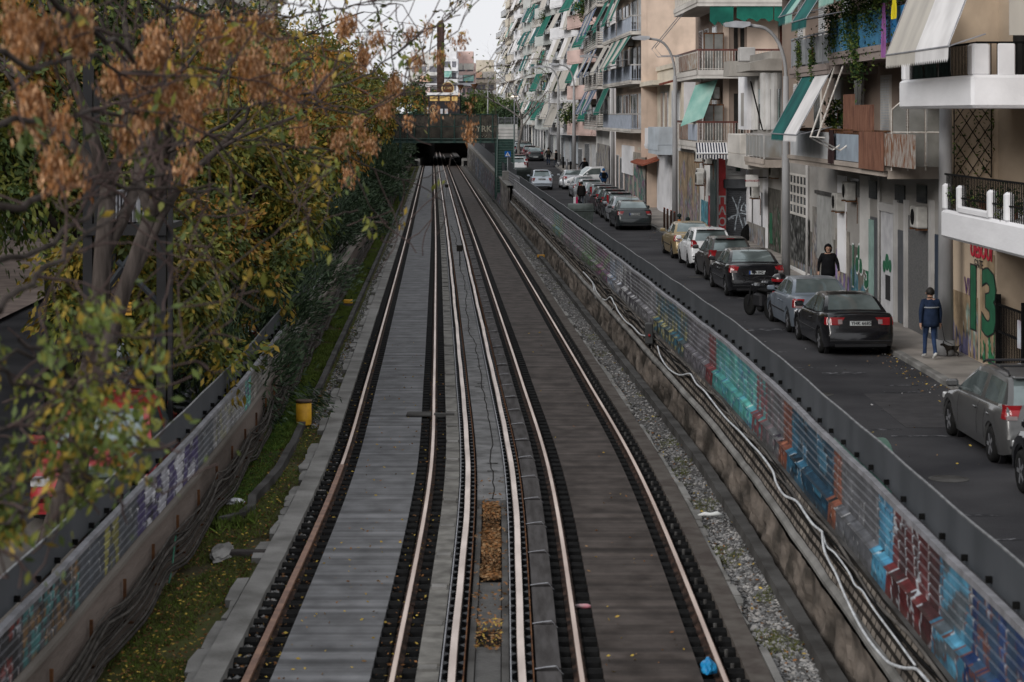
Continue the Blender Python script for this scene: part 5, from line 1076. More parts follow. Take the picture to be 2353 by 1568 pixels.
# ================= taller blocks further up the street
def block(label, y0, y1, nfl, zf0, fh, body, gable, kind, bm, mr, aw, seed, prot=1.15, ground=None, prob=.75, x0=None, off=0, drop=(1.5, 2.1), bays=None, pents=True, over=0, e=0):
    rd = random.Random(seed); b = Bld(label, y0, y1, x0=x0, group='apartment blocks along the street', e=e); H = zf0+fh*nfl
    if x0 is None and off: b.t.location.x += off; b.X0 += off
    mb = MB(); mb.box(0, 11, 0, b.L, 0, H); mb.box(-.12, 11, -.02, b.L+.02, H, H+.35); mb.build('wall', body, b.t)
    if gable: mb = MB(); mb.box(.01, 11, -.03, 0, 0, H-.01); mb.build('gable_wall', gable, b.t)
    L = b.L; nb = bays or max(1, round(L/6)); sp = .13 if y0 < 160 else .28
    for k in range(nfl):
        z = zf0+fh*k; u0, u1 = .25, L-.25
        segs = [(u0, u1)] if rd.random() < .6 or nb < 2 else [(u0, (u0+u1)/2-.5), ((u0+u1)/2+.5, u1)]
        for a, c in segs: balcony(b, a, c, z, prot+over*(k % 2), kind, bm, mr, th=.2 if kind != 'solid' else .3, sp=sp, h=.95)
        w_ = (u1-u0)/nb
        for j in range(nb):
            a = u0+j*w_
            mb = MB(); mb.box(-.008, .05, a+.25, a+w_-.35, z+.02, z+fh-.75); mb.build('loggia_shade_panel', M_int if (j+k) % 3 else M_glass, b.t)  # deep shade inside the balcony, painted as a flat dark sheet
            door(b, a+w_*.3, min(1.5, w_*.3), z, 2.15, rd.choice(['glass', 'brown', 'white', 'glass'])); 
            if w_ > 4: door(b, a+w_*.72, 1.3, z, 2.15, rd.choice(['glass', 'white']))
            if rd.random() < prob:
                pal = rd.choice(aw); d = rd.uniform(*drop); o_ = rd.uniform(.6, 1.0)
                awning(b, a+.15, a+w_*rd.uniform(.55, .95), -prot+.05, z+fh-.25, -prot-o_, z+fh-.25-d, pal, len(pal)*(1 if len(pal) > 1 else 1), valance=.2, zig=y0 < 170)
            if rd.random() < .12: acunit(b, -.02, a+w_*.5, z+2.3)
    # side awnings and windows on the visible gable end of the balconies, shops at street level
    u = .6
    while u < L-1.5:
        w_ = rd.uniform(1.6, 3.2); door(b, min(u+w_/2, L-.9), w_*.7, .02, rd.uniform(2.2, 2.8), rd.choice(['glass', 'grey', 'grey', 'white'])); u += w_+.4
    if pents:
        mb = MB(); mb.box(1.8, 9, 1, L-1, H+.35, H+3); mb.build('penthouse', body, b.t)
    return b
O = [M_awb]; G_ = [M_awg]; Wt = [M_aww]; BL = [M_awbl, M_awgr]
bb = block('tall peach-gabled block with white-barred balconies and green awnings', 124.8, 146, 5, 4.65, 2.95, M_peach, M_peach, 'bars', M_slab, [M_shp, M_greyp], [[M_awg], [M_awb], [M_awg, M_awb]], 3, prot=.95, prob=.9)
mb = MB(); mb.box(-.35, .0, -.02, .0, 3, 19); mb.build('corner_trim', M_peach, bb.t)
for k in range(3):
    for i in range(9): pass
b = bb; gpanel(b, .1, 12, .02, 3.2, ('#8a8a86', '#4f7f74', '#8a6a80', '#3c3c40', .5), 71, -.08, base='#a39c92')
feat(b, 1434, 1458, 295+40, 400, M_whitep, -.16, 0, 'whitewashed_front')
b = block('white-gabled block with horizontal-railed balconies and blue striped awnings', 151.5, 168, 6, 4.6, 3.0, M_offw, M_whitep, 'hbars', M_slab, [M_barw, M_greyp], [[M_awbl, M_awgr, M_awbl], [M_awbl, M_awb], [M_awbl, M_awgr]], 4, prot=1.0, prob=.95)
gpanel(b, .1, 14, .02, 3.3, ('#7f8084', '#8a8c94', '#8a7a70', '#3c3c40', .6), 72, -.08, base='#9a9690')
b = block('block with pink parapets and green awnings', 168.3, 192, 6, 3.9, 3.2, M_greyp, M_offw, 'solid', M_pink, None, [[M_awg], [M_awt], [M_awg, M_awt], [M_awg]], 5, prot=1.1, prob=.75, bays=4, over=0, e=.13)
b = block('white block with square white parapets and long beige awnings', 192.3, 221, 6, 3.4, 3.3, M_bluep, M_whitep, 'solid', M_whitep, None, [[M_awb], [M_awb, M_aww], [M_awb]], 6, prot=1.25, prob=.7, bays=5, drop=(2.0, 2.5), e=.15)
gpanel(b, .1, 20, .02, 2.9, ('#7a7c80', '#6a8c88', '#8a7a78', '#44464a', .7), 73, -.08, base='#8f8b84')
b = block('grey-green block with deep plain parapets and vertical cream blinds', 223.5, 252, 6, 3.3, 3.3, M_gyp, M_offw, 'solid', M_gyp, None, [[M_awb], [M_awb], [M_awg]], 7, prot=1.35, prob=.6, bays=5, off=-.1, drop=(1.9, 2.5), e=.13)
for k in range(6): mb = MB(); mb.box(-1.3, -.05, .02, .05, 3.3+3.3*k+.95, 3.3+3.3*k+3.0); mb.build('side_blind', M_awb, b.t)
specs = [('greenish block with white-and-green awnings and potted balconies', 252.3, 268, 7, M_offw, 'bars', [[M_awg], [M_awt], [M_aww]]), ('narrow off-white block crowded with teal awnings', 268.3, 283, 7, M_gyp, 'solid', [[M_awt], [M_awgr], [M_awb]]),
 ('cream block with barred balconies and faded green awnings', 283.3, 300, 7, M_cream, 'bars', [[M_awg, M_aww], [M_awb], [M_awt]]), ('pale block with staggered solid balconies under white awnings', 300.3, 318, 7, M_whitep, 'solid', [[M_aww], [M_awb]]),
 ('grey block with many small barred balconies half way to the vanishing point', 318.3, 338, 8, M_greyp, 'bars', [[M_awt], [M_awb], [M_awm]]), ('off-white tall block with cream panels near the far end', 338.3, 356, 9, M_cream, 'solid', [[M_awc], [M_aww]]),
 ('bright white tall tower block at the far end', 356.3, 376, 10, M_whitep, 'solid', [[M_awc], [M_awb]]), ('distant beige block with stacked dark balcony glass', 376.3, 398, 7, M_offw, 'panel', [[M_awb]]), ('lower distant block with glazed balconies at the end of the row', 398.3, 430, 6, M_greyp, 'panel', [[M_awb]])]
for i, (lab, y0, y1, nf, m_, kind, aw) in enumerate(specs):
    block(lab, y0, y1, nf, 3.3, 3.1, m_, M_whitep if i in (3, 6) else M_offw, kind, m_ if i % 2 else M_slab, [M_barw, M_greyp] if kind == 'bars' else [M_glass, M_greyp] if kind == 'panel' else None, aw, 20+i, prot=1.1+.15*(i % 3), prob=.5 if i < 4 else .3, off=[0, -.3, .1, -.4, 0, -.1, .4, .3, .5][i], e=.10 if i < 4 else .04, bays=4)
# the side of the street beyond the railway, behind the trees
for i, (lab, y0, y1, h_, m_) in enumerate((('brown-beige block behind the trees across the side street', 20, 48, 15, M_peachd), ('cream block behind the trees with dark windows', 49, 80, 18, M_cream), ('grey block half hidden by the middle trees', 81, 120, 19, M_greyp), ('pale block hidden by the farther trees', 121, 170, 20, M_offw), ('off-white block hidden behind the farthest trees', 171, 240, 21, M_cream))):
    b = thing('apartment_building', lab, 'building', (-18-i*1.6, y0, 0), .035, 'blocks behind the trees'); L = y1-y0-1
    mb = MB(); mb.box(-12, 0, 0, L, 0, h_); mb.build('wall', m_, b)
    n = 0
    for k in range(int(h_/3.1)):
        mb = MB(); mb.box(.002, 1.1, 1, L-1, k*3.1+2.9, k*3.1+3.05); mb.box(1.0, 1.1, 1, L-1, k*3.1+3.05, k*3.1+3.9); mb.build('balcony', M_slab, b)
        for u in np.arange(2, L-2, 3.2): mb = MB(); mb.box(0, .05, u, u+1.4, k*3.1+.1, k*3.1+2.3); mb.build('window', M_glass, b) if n < 99 else None; n += 1
# ---- distant hillside houses
for i, (px0, px1, py, Y, m_, lab) in enumerate(((1014, 1052, 108, 560, M_whitep, 'white hillside block with a glazed roof terrace beyond the tower'), (1040, 1092, 118, 570, M_pink, 'pinkish hillside block with green and orange awnings'), (1085, 1140, 138, 590, M_cream, 'long low cream hillside block beside the row of flats'), (940, 1012, 120, 575, M_offw, 'pale hillside block seen through the bare branches'))):
    X0, X1, H = (px0-CX)*Y/F, (px1-CX)*Y/F, HC-(py-HY)*Y/F; b = thing('hillside_building', lab, 'building', ((X0+X1)/2, Y, 0), group='distant hillside buildings'); w_ = (X1-X0)/2
    mb = MB(); mb.box(-w_, w_, 0, 12, 0, H-3.2); mb.box(-w_*.7, w_*.8, 2, 12, H-3.2, H); mb.build('wall', m_, b)
    for k in range(6):
        z = H-3.2-3.1*(k+1)
        if z < 3: break
        mb = MB(); mb.box(-w_, w_, -1.4, 0, z-.2, z+.75); mb.build('balcony', M_whitep if k % 2 else m_, b); rd = random.Random(i*9+k)
        mb = MB(); mb.box(-w_*.8, w_*.1, -.05, 0, z+.75, z+2.4); mb.box(w_*.3, w_*.8, -.05, 0, z+.75, z+2.4); mb.build('window', mat('haze_paled_window', (.22, .22, .24), (.12, .12, .14)), b)  # distance haze put into the lighter window colour
        x = -w_
        while x < w_-3:
            if rd.random() < .6: mb = MB(); mb.add([(x, -1.3, z+2.9), (x+2.8, -1.3, z+2.9), (x+2.8, -2.0, z+1.2), (x, -2.0, z+1.2)], [(0, 3, 2, 1)]); mb.build('awning', rd.choice([M_awm, M_awb, M_awb, M_aww, M_pink, mat('haze_paled_orange_canvas', (.55, .36, .26), (.45, .28, .2))]), b)  # orange canvas paled in its colour to stand for distance haze
            x += 3
# ------------------------------------------------------------------ vehicles
def paint(name, c, metal=.35, rough=.32): return mat('paint_'+name, c, [x*.85 for x in lin(c)], rough, metal, scale=1.2, coat=.5, spec=.5)
M_carglass = mat('car_glass', (.26, .31, .31), (.12, .15, .15), .06, metal=.55, scale=1.2, spec=.8); M_tyre = mat('tyre_rubber', (.018, .018, .018), rough=.85, scale=8); M_rim = mat('alloy_rim', (.42, .43, .45), (.3, .3, .32), .35, metal=.6)
M_tail = mat('tail_lamp_red', (.26, .010, .014), (.16, .008, .01), .2, scale=4, coat=.6); M_tailw = mat('clear_lamp', (.26, .21, .21), (.18, .14, .14), .2); M_plate = mat('number_plate', (.5, .52, .52), (.42, .44, .44), .5); M_trim = mat('black_trim', (.018, .018, .02), rough=.6)
M_plateb = mat('plate_blue', (.02, .08, .35)); M_chrome = mat('chrome', (.6, .6, .62), rough=.15, metal=.9); M_seam = mat('panel_gap', (.008, .008, .008), rough=.9); M_litred = mat('lit_tail_lamp', (1, .05, .05), emit=3)
TY = dict(
 sedan=dict(L=4.45, W=1.74, H=1.43, belt=.93, top=[(0, .60), (.03, .64), (.10, .93), (.16, 1.0), (.75, 1.02), (1.6, .95), (3.15, .92), (3.9, .80), (4.3, .68), (4.45, .52)], cab=(.72, 1.38, 2.45, 3.2), lz=(.72, .95), plz=.48),
 coupe=dict(L=4.62, W=1.75, H=1.42, belt=.93, top=[(0, .60), (.03, .66), (.12, .98), (.2, 1.04), (.8, 1.03), (1.6, .94), (3.3, .91), (4.1, .78), (4.5, .64), (4.62, .5)], cab=(.70, 1.45, 2.5, 3.3), lz=(.76, .94), plz=.80),
 saloon=dict(L=4.9, W=1.84, H=1.46, belt=.95, top=[(0, .62), (.03, .68), (.10, .98), (.18, 1.05), (.85, 1.05), (1.6, .98), (3.4, .95), (4.3, .82), (4.75, .68), (4.9, .5)], cab=(.80, 1.6, 2.7, 3.55), lz=(.80, 1.02), plz=.80),
 hatch=dict(L=3.95, W=1.68, H=1.50, belt=.95, top=[(0, .55), (.03, .62), (.08, .90), (.12, .99), (.5, .98), (1.4, .95), (2.75, .93), (3.4, .82), (3.8, .66), (3.95, .5)], cab=(.10, .50, 2.1, 2.85), lz=(.80, 1.08), plz=.66),
 mini=dict(L=3.55, W=1.63, H=1.49, belt=.92, top=[(0, .52), (.04, .60), (.12, .84), (.2, .96), (.5, .98), (1.4, .94), (2.5, .92), (3.1, .84), (3.45, .66), (3.55, .48)], cab=(.16, .68, 1.85, 2.6), lz=(.66, .90), plz=.80),
 estate=dict(L=4.56, W=1.82, H=1.50, belt=.96, top=[(0, .58), (.03, .64), (.08, .93), (.12, 1.0), (.5, 1.0), (1.6, .97), (3.3, .93), (4.1, .80), (4.42, .66), (4.56, .5)], cab=(.10, .62, 2.5, 3.4), lz=(.82, 1.05), plz=.78),
 suv=dict(L=4.45, W=1.84, H=1.72, belt=1.10, top=[(0, .66), (.03, .74), (.08, 1.05), (.12, 1.14), (.5, 1.13), (1.6, 1.10), (3.0, 1.08), (3.9, .95), (4.3, .78), (4.45, .6)], cab=(.12, .50, 2.35, 3.15), lz=(.85, 1.25), plz=.82))
def lerp(P, x):
    for (a, b), (c, d) in zip(P, P[1:]):
        if x <= c: return b+(d-b)*max(0, (x-a)/(c-a))
    return P[-1][1]
def car(kind, label, x, y, pm, rz=.045, plate=None, pblue=False, lamps='side', group='cars parked along the kerb', z=None, trim=None, badge=None, rails=False, lit=False, name='parked_car', driver=False, rear=True, wiper=True, lowlamp=None, chromebar=False):
    T = TY[kind]; L, W, H, belt = T['L'], T['W'], T['H'], T['belt']; hw = W/2; t = thing(name, label, 'car', (x, y, S(y) if z is None else z), rz, group)
    # --- body shell
    ry, fy = .82 if kind != 'mini' else .66, L-.82; wr = .305 if kind not in ('mini', 'hatch') else .29
    if kind == 'suv': wr = .34
    st = sorted(set([0, .015, .04, .08, .12, .2, .32]+[round(i*.11, 3) for i in range(3, int(L/.11))]+[L-.3, L-.18, L-.08, L-.03, L])); mb = MB(); n = 11
    for s in st:
        e = min(s, L-s); w = hw*(.86+.14*min(1, (e/.42))**.45) if e < .42 else hw
        zt_ = lerp(T['top'], s); zb = .20 if kind != 'suv' else .28
        if e < .25: zb += .06*(1-e/.25)
        for yc in (ry, fy):
            d = abs(s-yc)
            if d < wr+.055: zb = max(zb, math.sqrt((wr+.055)**2-d*d)+wr-.005)
        sh = zt_-.045; zm = min((sh+zb)/2+.06, sh-.03)
        mid = max(zb+.03, .5) if zb < .45 else zb+.02
        P = [(0, zt_+.015), (w*.55, zt_+.008), (w*.82, zt_-.006), (w*.915, zt_-.025), (w*.965, sh-.05), (w*.995, max(zm, zb+.06)), (w, max(mid, zb+.04)), (w*.985, max(zb+.05, .34 if zb < .3 else 0)), (w*.95, zb), (w*.6, zb-.01 if zb < .3 else zb), (0, zb-.01 if zb < .3 else zb)]
        for p in P: mb.v.append((p[0], s, p[1]))
        for p in P[1:-1]: mb.v.append((-p[0], s, p[1]))
    m = 2*n-2
    ring = list(range(n))+[n+i for i in range(n-3, -1, -1)]
    for i in range(len(st)-1):
        for k in range(m): mb.f.append((i*m+ring[k], i*m+ring[(k+1) % m], (i+1)*m+ring[(k+1) % m], (i+1)*m+ring[k]))
    mb.f.append(tuple(reversed(ring))); mb.f.append(tuple((len(st)-1)*m+r for r in ring)); mb.m = [0]*len(mb.f)
    o = mb.build('body', pm, t, True); md = o.modifiers.new('s', 'EDGE_SPLIT'); md.split_angle = R(38)
    mb = MB(); mb.box(-hw*.78, hw*.78, .25, L-.2, .17, .55); 
    for yc in (ry, fy):
        for q in (-1, 1): mb.lathe([(wr+.05, 0), (wr+.05, .1)], (0, 0, 0), 'x', 20); k = 20*2; mb.v[-k:] = [((hw*.76+p[0]*1.0)*q, yc+p[1], wr+p[2]) for p in mb.v[-k:]]
    mb.build('underbody', M_trim, t)
    # --- cabin
    yR0, yR1, yF1, yF0 = T['cab']; wb = hw*.905; wrf = hw*.70 if kind != 'suv' else hw*.74; Hh = H
    bump = lambda s: .035*math.sin(math.pi*max(0, min(1, (s-yR1)/(yF1-yR1))))
    ss = [yR0, yR0+(yR1-yR0)*.08, yR0+(yR1-yR0)*.35, yR0+(yR1-yR0)*.65, yR0+(yR1-yR0)*.93, yR1]+[yR1+(yF1-yR1)*k/8 for k in range(1, 8)]+[yF1, yF1+(yF0-yF1)*.07, yF1+(yF0-yF1)*.4, yF1+(yF0-yF1)*.7, yF1+(yF0-yF1)*.93, yF0]
    def ht(s):
        zb_ = lerp(T['top'], s)-.02; top_ = Hh-.035+bump(s)
        if s < yR1: f = (s-yR0)/(yR1-yR0); f = math.sin(f*math.pi/2)**.9 if kind not in ('hatch', 'suv', 'estate', 'mini') else f**.75; return zb_+(top_-zb_)*f
        if s > yF1: f = (yF0-s)/(yF0-yF1); return zb_+(top_-zb_)*f**.85
        return top_
    rows = []
    for s in ss:
        zb_ = lerp(T['top'], s)-.03; h = max(ht(s), zb_+.006); f = max(0, min(1, (h-zb_)/(H-.03-belt))); wt = wb+(wrf-wb)*f; inset = .06*(1 if s < yR1 else 0)
        e = .93 if s < yR1-.01 else 1
        P = [(wb*e, zb_), (wb*e+(wt-wb*e)*.12, zb_+(h-zb_)*.10), (wb*e+(wt-wb*e)*.84, zb_+(h-zb_)*.80), (wt-.005, zb_+(h-zb_)*.93), (wt*.86, zb_+(h-zb_)*.985), (wt*.5, h), (0, h+.008)]
        rows.append([(p[0], s, p[1]) for p in P]+[(-p[0], s, p[1]) for p in P[-2::-1]])
    V = [p for r in rows for p in r]; nn = 13
    parts = {k: MB() for k in ('cabin', 'rear_window', 'windshield', 'side_window')}
    bp = (yR1+yF1)/2+.12
    for i in range(len(rows)-1):
        s = (ss[i]+ss[i+1])/2
        for k in range(nn-1):
            kk = k if k < 6 else nn-2-k; key = 'cabin'
            if kk == 1 and yR0+(yR1-yR0)*(.5 if kind in ('sedan', 'coupe', 'saloon') else .95) < s < yF0-(yF0-yF1)*.07 : key = 'side_window'
            if kk == 1 and abs(s-bp) < (yF1-yR1)/16 and kind != 'mini': key = 'cabin'
            if kk >= 4 and yR0+(yR1-yR0)*.08 < s < yR1-(yR1-yR0)*.07: key = 'rear_window'
            if kk >= 4 and yF1+(yF0-yF1)*.07 < s < yF0-(yF0-yF1)*.07: key = 'windshield'
            if kk == 3 and (s < yR1 or s > yF1) and key == 'cabin' and kind in ('hatch', 'suv'): key = 'cabin'
            q = parts[key]; o_ = len(q.v); idx = [i*nn+k, i*nn+k+1, (i+1)*nn+k+1, (i+1)*nn+k]; q.v += [V[j] for j in idx]; q.f.append((o_, o_+1, o_+2, o_+3)); q.m.append(0)
    for k, q in parts.items():
        if k == 'cabin': q.add(rows[0], [tuple(range(nn))]); 
        me_o = q.build(k, pm if k == 'cabin' else M_carglass, t, True)
        if me_o:
            bm_ = bmesh.new(); bm_.from_mesh(me_o.data); bmesh.ops.remove_doubles(bm_, verts=bm_.verts, dist=.0008); bmesh.ops.recalc_face_normals(bm_, faces=bm_.faces); bm_.to_mesh(me_o.data); bm_.free()
            md = me_o.modifiers.new('e', 'EDGE_SPLIT'); md.split_angle = R(40)
    # --- wheels
    for yc in (ry, fy):
        for q in (-1, 1):
            mb = MB(); mb.lathe([(wr*.60, .0), (wr*.68, -.01), (wr*.93, -.005), (wr, .03), (wr, .15), (wr*.93, .185), (wr*.5, .19)], (0, 0, 0), 'x', 22); mb.v = [((hw-.012-p[0])*q, yc+p[1], wr+p[2]) for p in mb.v]; wo = mb.build('wheel', M_tyre, t, True)
            mb = MB(); mb.lathe([(wr*.62, .0), (wr*.60, .035), (.02, .04)], (0, 0, 0), 'x', 20); mb.v = [((hw-.01-p[0])*q, yc+p[1], wr+p[2]) for p in mb.v]
            for k in range(5):
                a = k*1.2566; c, s_ = math.cos(a), math.sin(a); w2 = .035
                P = [(w2*-s_+c*.03, w2*c+s_*.03), (-w2*-s_+c*.03, -w2*c+s_*.03), (-w2*-s_*.9+c*wr*.6, -w2*c*.9+s_*wr*.6), (w2*-s_*.9+c*wr*.6, w2*c*.9+s_*wr*.6)]
                mb.add([((hw-.006)*q, yc+p[0], wr+p[1]) for p in P], [(0, 1, 2, 3)], 1)
            mb.build('rim', [M_trim if kind != 'mini' else M_rim, M_rim], wo)
    # --- rear details
    zsurf = lambda z: next((s for s in [i*.004 for i in range(60)] if lerp(T['top'], s) >= z+.02), .12)-.004
    def rearbox(x0, x1, z0, z1, m_, nm, proud=.014, mir=True, par=t, lo=None, shape=None):
        def wat(s_, z):
            e = min(s_, .42); w_ = hw*(.86+.14*(e/.42)**.45); zt_ = lerp(T['top'], s_); d = zt_-z
            return w_*(.93 if d < .04 else .915+.05*(d-.025)/.07 if d < .095 else .965+.03*min(1, (d-.095)/.15))
        for q in ((1, -1) if mir else (1,)):
            mb = MB(); n_ = 6; vs = []; wrap = x1 > hw*.85 and nm == 'tail_lamp' and lo is None
            for i in range(n_+1):
                z = z0+(z1-z0)*i/n_; s = zsurf(z) if lo is None else lo; a, c = x0, x1
                if shape == 'wedge': a = x0+(x1-x0)*.28*(1-i/n_)
                if shape == 'oval': k = math.sqrt(max(0.02, 1-((i/n_-.5)*1.9)**2)); mid_ = (x0+x1)/2; a, c = mid_-(x1-x0)/2*k, mid_+(x1-x0)/2*k
                if not wrap: row_ = [(a, s+.02), (a, s-proud), ((a+c)/2, s-proud-.003), (c, s-proud), (c, s+.02)]
                else:
                    D = (.16 if shape != 'oval' else .10)*(math.sqrt(max(.05, 1-((i/n_-.5)*1.7)**2)) if shape == 'oval' else 1)
                    row_ = [(a, s+.02), (a, s-proud), (wat(s, z)*.93, s-proud+.002), (wat(s+.04, z)+.010, s+.035), (wat(s+D, z)+.008, s+D)]
                vs += [(p*q, r, z) for p, r in row_]
            mb.add(vs, [(5*i+k, 5*i+k+1, 5*i+6+k, 5*i+5+k) for i in range(n_) for k in range(4)]+[(0, 1, 2, 3, 4), tuple(5*n_+k for k in range(5))]); o = mb.build(nm, m_, par)
        return o
    lz = T['lz']; M_l = M_litred if lit else M_tail
    if rear:
        if lamps == 'side': rearbox(hw*.60, hw*.985, lz[0], lz[1], M_l, 'tail_lamp', shape='wedge'); rearbox(hw*.70, hw*.90, lz[0]-.005, lz[0]+.06, M_tailw, 'reversing_lamp', .02)
        if lamps == 'round': rearbox(hw*.66, hw*.97, lz[0], lz[1], M_l, 'tail_lamp', .03, shape='oval')
        if lamps == 'tall': rearbox(hw*.80, hw*.93, lz[0]+.0, lz[1]+.28, M_l, 'tail_lamp', .02); rearbox(hw*.80, hw*.93, lz[0], lz[0]+.1, M_tailw, 'reversing_lamp', .03)
        if lamps == 'wide': rearbox(hw*.42, hw*.99, lz[0], lz[1], M_l, 'tail_lamp', shape='wedge'); rearbox(hw*.50, hw*.62, lz[0]+.02, lz[1]-.05, M_tailw, 'reversing_lamp', .02)
        if chromebar: rearbox(-hw*.55, hw*.55, lz[1]-.03, lz[1]-.005, M_chrome, 'chrome_strip', .012, False)
        pz = T['plz'] if plate != 'low' else .45; low = pz < .62
        s_ = -.012 if low else zsurf(pz)-.03
        mb = MB(); mb.box(-.27, .27, s_-.006, s_+.05, pz-.065, pz+.065); mb.build('plate_recess', M_trim, t)
        mb = MB(); mb.box(-.26, .26, s_-.014, s_-.006, pz-.055, pz+.055); pl_ = mb.build('number_plate', M_plate, t)
        if pblue: mb = MB(); mb.box(-.26, -.22, s_-.017, s_-.014, pz-.055, pz+.055); mb.build('country_band', M_plateb, pl_)
        if plate and plate != 'low': text(plate, .115, face_cam(.015, s_-.018, pz), M_black, pl_, 'lettering', .002, .002)
        mb = MB(); mb.bbox(-hw*.86, hw*.86, -.022, .1, .36 if not trim else .50, .40 if not trim else .545, .01); mb.build('bumper_strip', M_trim if trim is None else trim, t)
        mb = MB(); mb.box(-hw*.72, hw*.72, -.012, .1, .235, .30); mb.build('lower_valance', M_trim, t)
        if lowlamp: rearbox(hw*.62, hw*.8, .30, .35, M_tail, 'fog_lamp', .02, lo=0.0)
        if kind in ('hatch', 'mini', 'suv', 'estate'):
            mb = MB(); mb.bbox(-wrf*.9, wrf*.9, yR1-.16, yR1+.08, H-.055, H-.015, .015); mb.build('spoiler', pm, t); mb = MB(); mb.box(-.14, .14, yR1-.165, yR1-.14, H-.05, H-.03); mb.build('brake_lamp', M_tail, t)
        if wiper and kind in ('hatch', 'estate', 'suv', 'mini'): mb = MB(); a = (0, yR0+.0, belt+.1); mb.tube([(0, yR0-.03, belt+.06), (.3, yR0+.02, belt+.14)], .012, 4); mb.build('wiper', M_trim, t)
        if badge: text(badge, .10, face_cam(0, zsurf(lz[1]-.03)-.012, lz[1]+.0-.07), M_chrome, t, 'badge', .004, .003)
    # --- front lamps, mirrors, doors
    for q in (-1, 1):
        mb = MB(); mb.bbox(hw*.62*q if q > 0 else -hw*.93, hw*.93 if q > 0 else -hw*.62, L-.34, L-.10, .60, .72, .02); mb.build('headlamp', mat('headlamp_glass', (.5, .5, .5), (.35, .35, .36), .15), t)
        mb = MB(); ym = yF0-.32; mb.bbox(min(q*(hw*.97), q*(hw+.19)), max(q*(hw*.97), q*(hw+.19)), ym-.05, ym+.06, belt+.03, belt+.17, .035); mb.tube([(q*hw*.88, ym+.02, belt+.0), (q*hw*1.02, ym, belt+.07)], .02, 5); mb.build('mirror', pm, t)
        mb = MB()
        lines = [yR1+.18, bp, yF0-.38] if kind not in ('mini', 'coupe') else [bp-.25, yF0-.32]
        for yl in lines:
            if abs(yl-ry) < wr+.05: yl = ry+wr+.09
            pts = [(hw*.99, .36), (hw+.002, .55), (hw*.997, .70), (hw*.965, belt-.10), (hw*.925, belt-.02)]
            for (a, z0), (c, z1) in zip(pts, pts[1:]): mb.quad((q*(a+.005), yl, z0), (q*(a+.005), yl+.014, z0), (q*(c+.005), yl+.014, z1), (q*(c+.005), yl, z1))
        mb.build('door_gap', M_seam, t)
        mb = MB()
        for yl in lines[:-1]: mb.bbox(min(q*hw*.985, q*(hw*.985+.025)), max(q*hw*.985, q*(hw*.985+.025)), yl+.08, yl+.24, belt-.17, belt-.135, .01)
        mb.build('door_handle', pm, t)
        if kind in ('sedan', 'saloon', 'coupe'): mb = MB(); mb.box(min(q*(hw-.01), q*(hw+.012)), max(q*(hw-.01), q*(hw+.012)), ry+wr+.1, fy-wr-.1, .50, .54); mb.build('side_strip', M_trim, t)
    if rails:
        for q in (-1, 1): mb = MB(); mb.tube([(q*wrf*.92, yR1+.1, H-.03), (q*wrf*.92, yR1+.2, H+.04), (q*wrf*.92, yF1-.2, H+.06), (q*wrf*.92, yF1-.05, H)], .018, 6); mb.build('roof_rail', M_trim, t)
        for yl in (yR1+.5, yF1-.5): mb = MB(); mb.bbox(-wrf*1.02, wrf*1.02, yl-.03, yl+.03, H+.07, H+.11, .01); mb.build('roof_bar', M_trim, t)
    mb = MB(); mb.tube([(0, yR1+.25, H+.0), (0, yR1+.12, H+.2)], .006, 4); mb.build('aerial', M_trim, t)
    return t
bk = paint('black', (.010, .010, .012), .2, .2); sv = paint('silver', (.36, .38, .41)); gy = paint('dark_grey', (.05, .053, .058)); wh = paint('white', (.78, .79, .80), 0, .3); gd = paint('gold', (.36, .27, .14)); rdp = paint('red', (.30, .02, .025), .1); dg = paint('green_black', (.018, .024, .026), .2, .25); bl = paint('pale_blue', (.55, .62, .70), 0, .3); sg = paint('steel_grey', (.18, .20, .22)); dr = paint('dark_red', (.10, .012, .018), .2)
car('estate', 'silver estate car with black roof bars, nearest whole car at the kerb', 9.02, 34.6, paint('warm_silver', (.10, .10, .10)), .03, 'low', lamps='side', rails=True)
car('suv', 'black car cut off by the frame in front of the silver estate', 8.93, 28.9, bk, .03, 'low')
car('coupe', 'black four-door with wide tail lamps and plate YHK 6685', 8.45, 50.6, bk, .045, 'YHK 6685', lamps='wide')
bpY = None
car('sedan', 'silver-blue saloon with plate ZMP parked ahead of the black four-door', 8.30, 55.4, paint('silver_blue', (.20, .235, .28)), .045, 'ZMP 1208', lamps='side', lowlamp=False)
car('saloon', 'large black saloon with chrome strip and blue-banded plate AA 042', 7.78, 66.2, bk, .045, 'AA 042', True, chromebar=True, badge='OOOO')
car('hatch', 'dark brown-grey hatchback ahead of the large black saloon', 7.62, 72.4, paint('brown_grey', (.055, .05, .048)), .045, 'low')
car('hatch', 'white hatchback with round red tail lamps and black rear window', 7.45, 77.8, wh, .045, 'low', True, lamps='round')
car('sedan', 'gold saloon parked in front of the white hatchback', 7.25, 82.6, gd, .045, 'low')
car('coupe', 'dark green-black saloon with plate CA 3842 MK at the end of the long row', 6.02, 102.2, dg, .05, 'CA 3842MK', True)
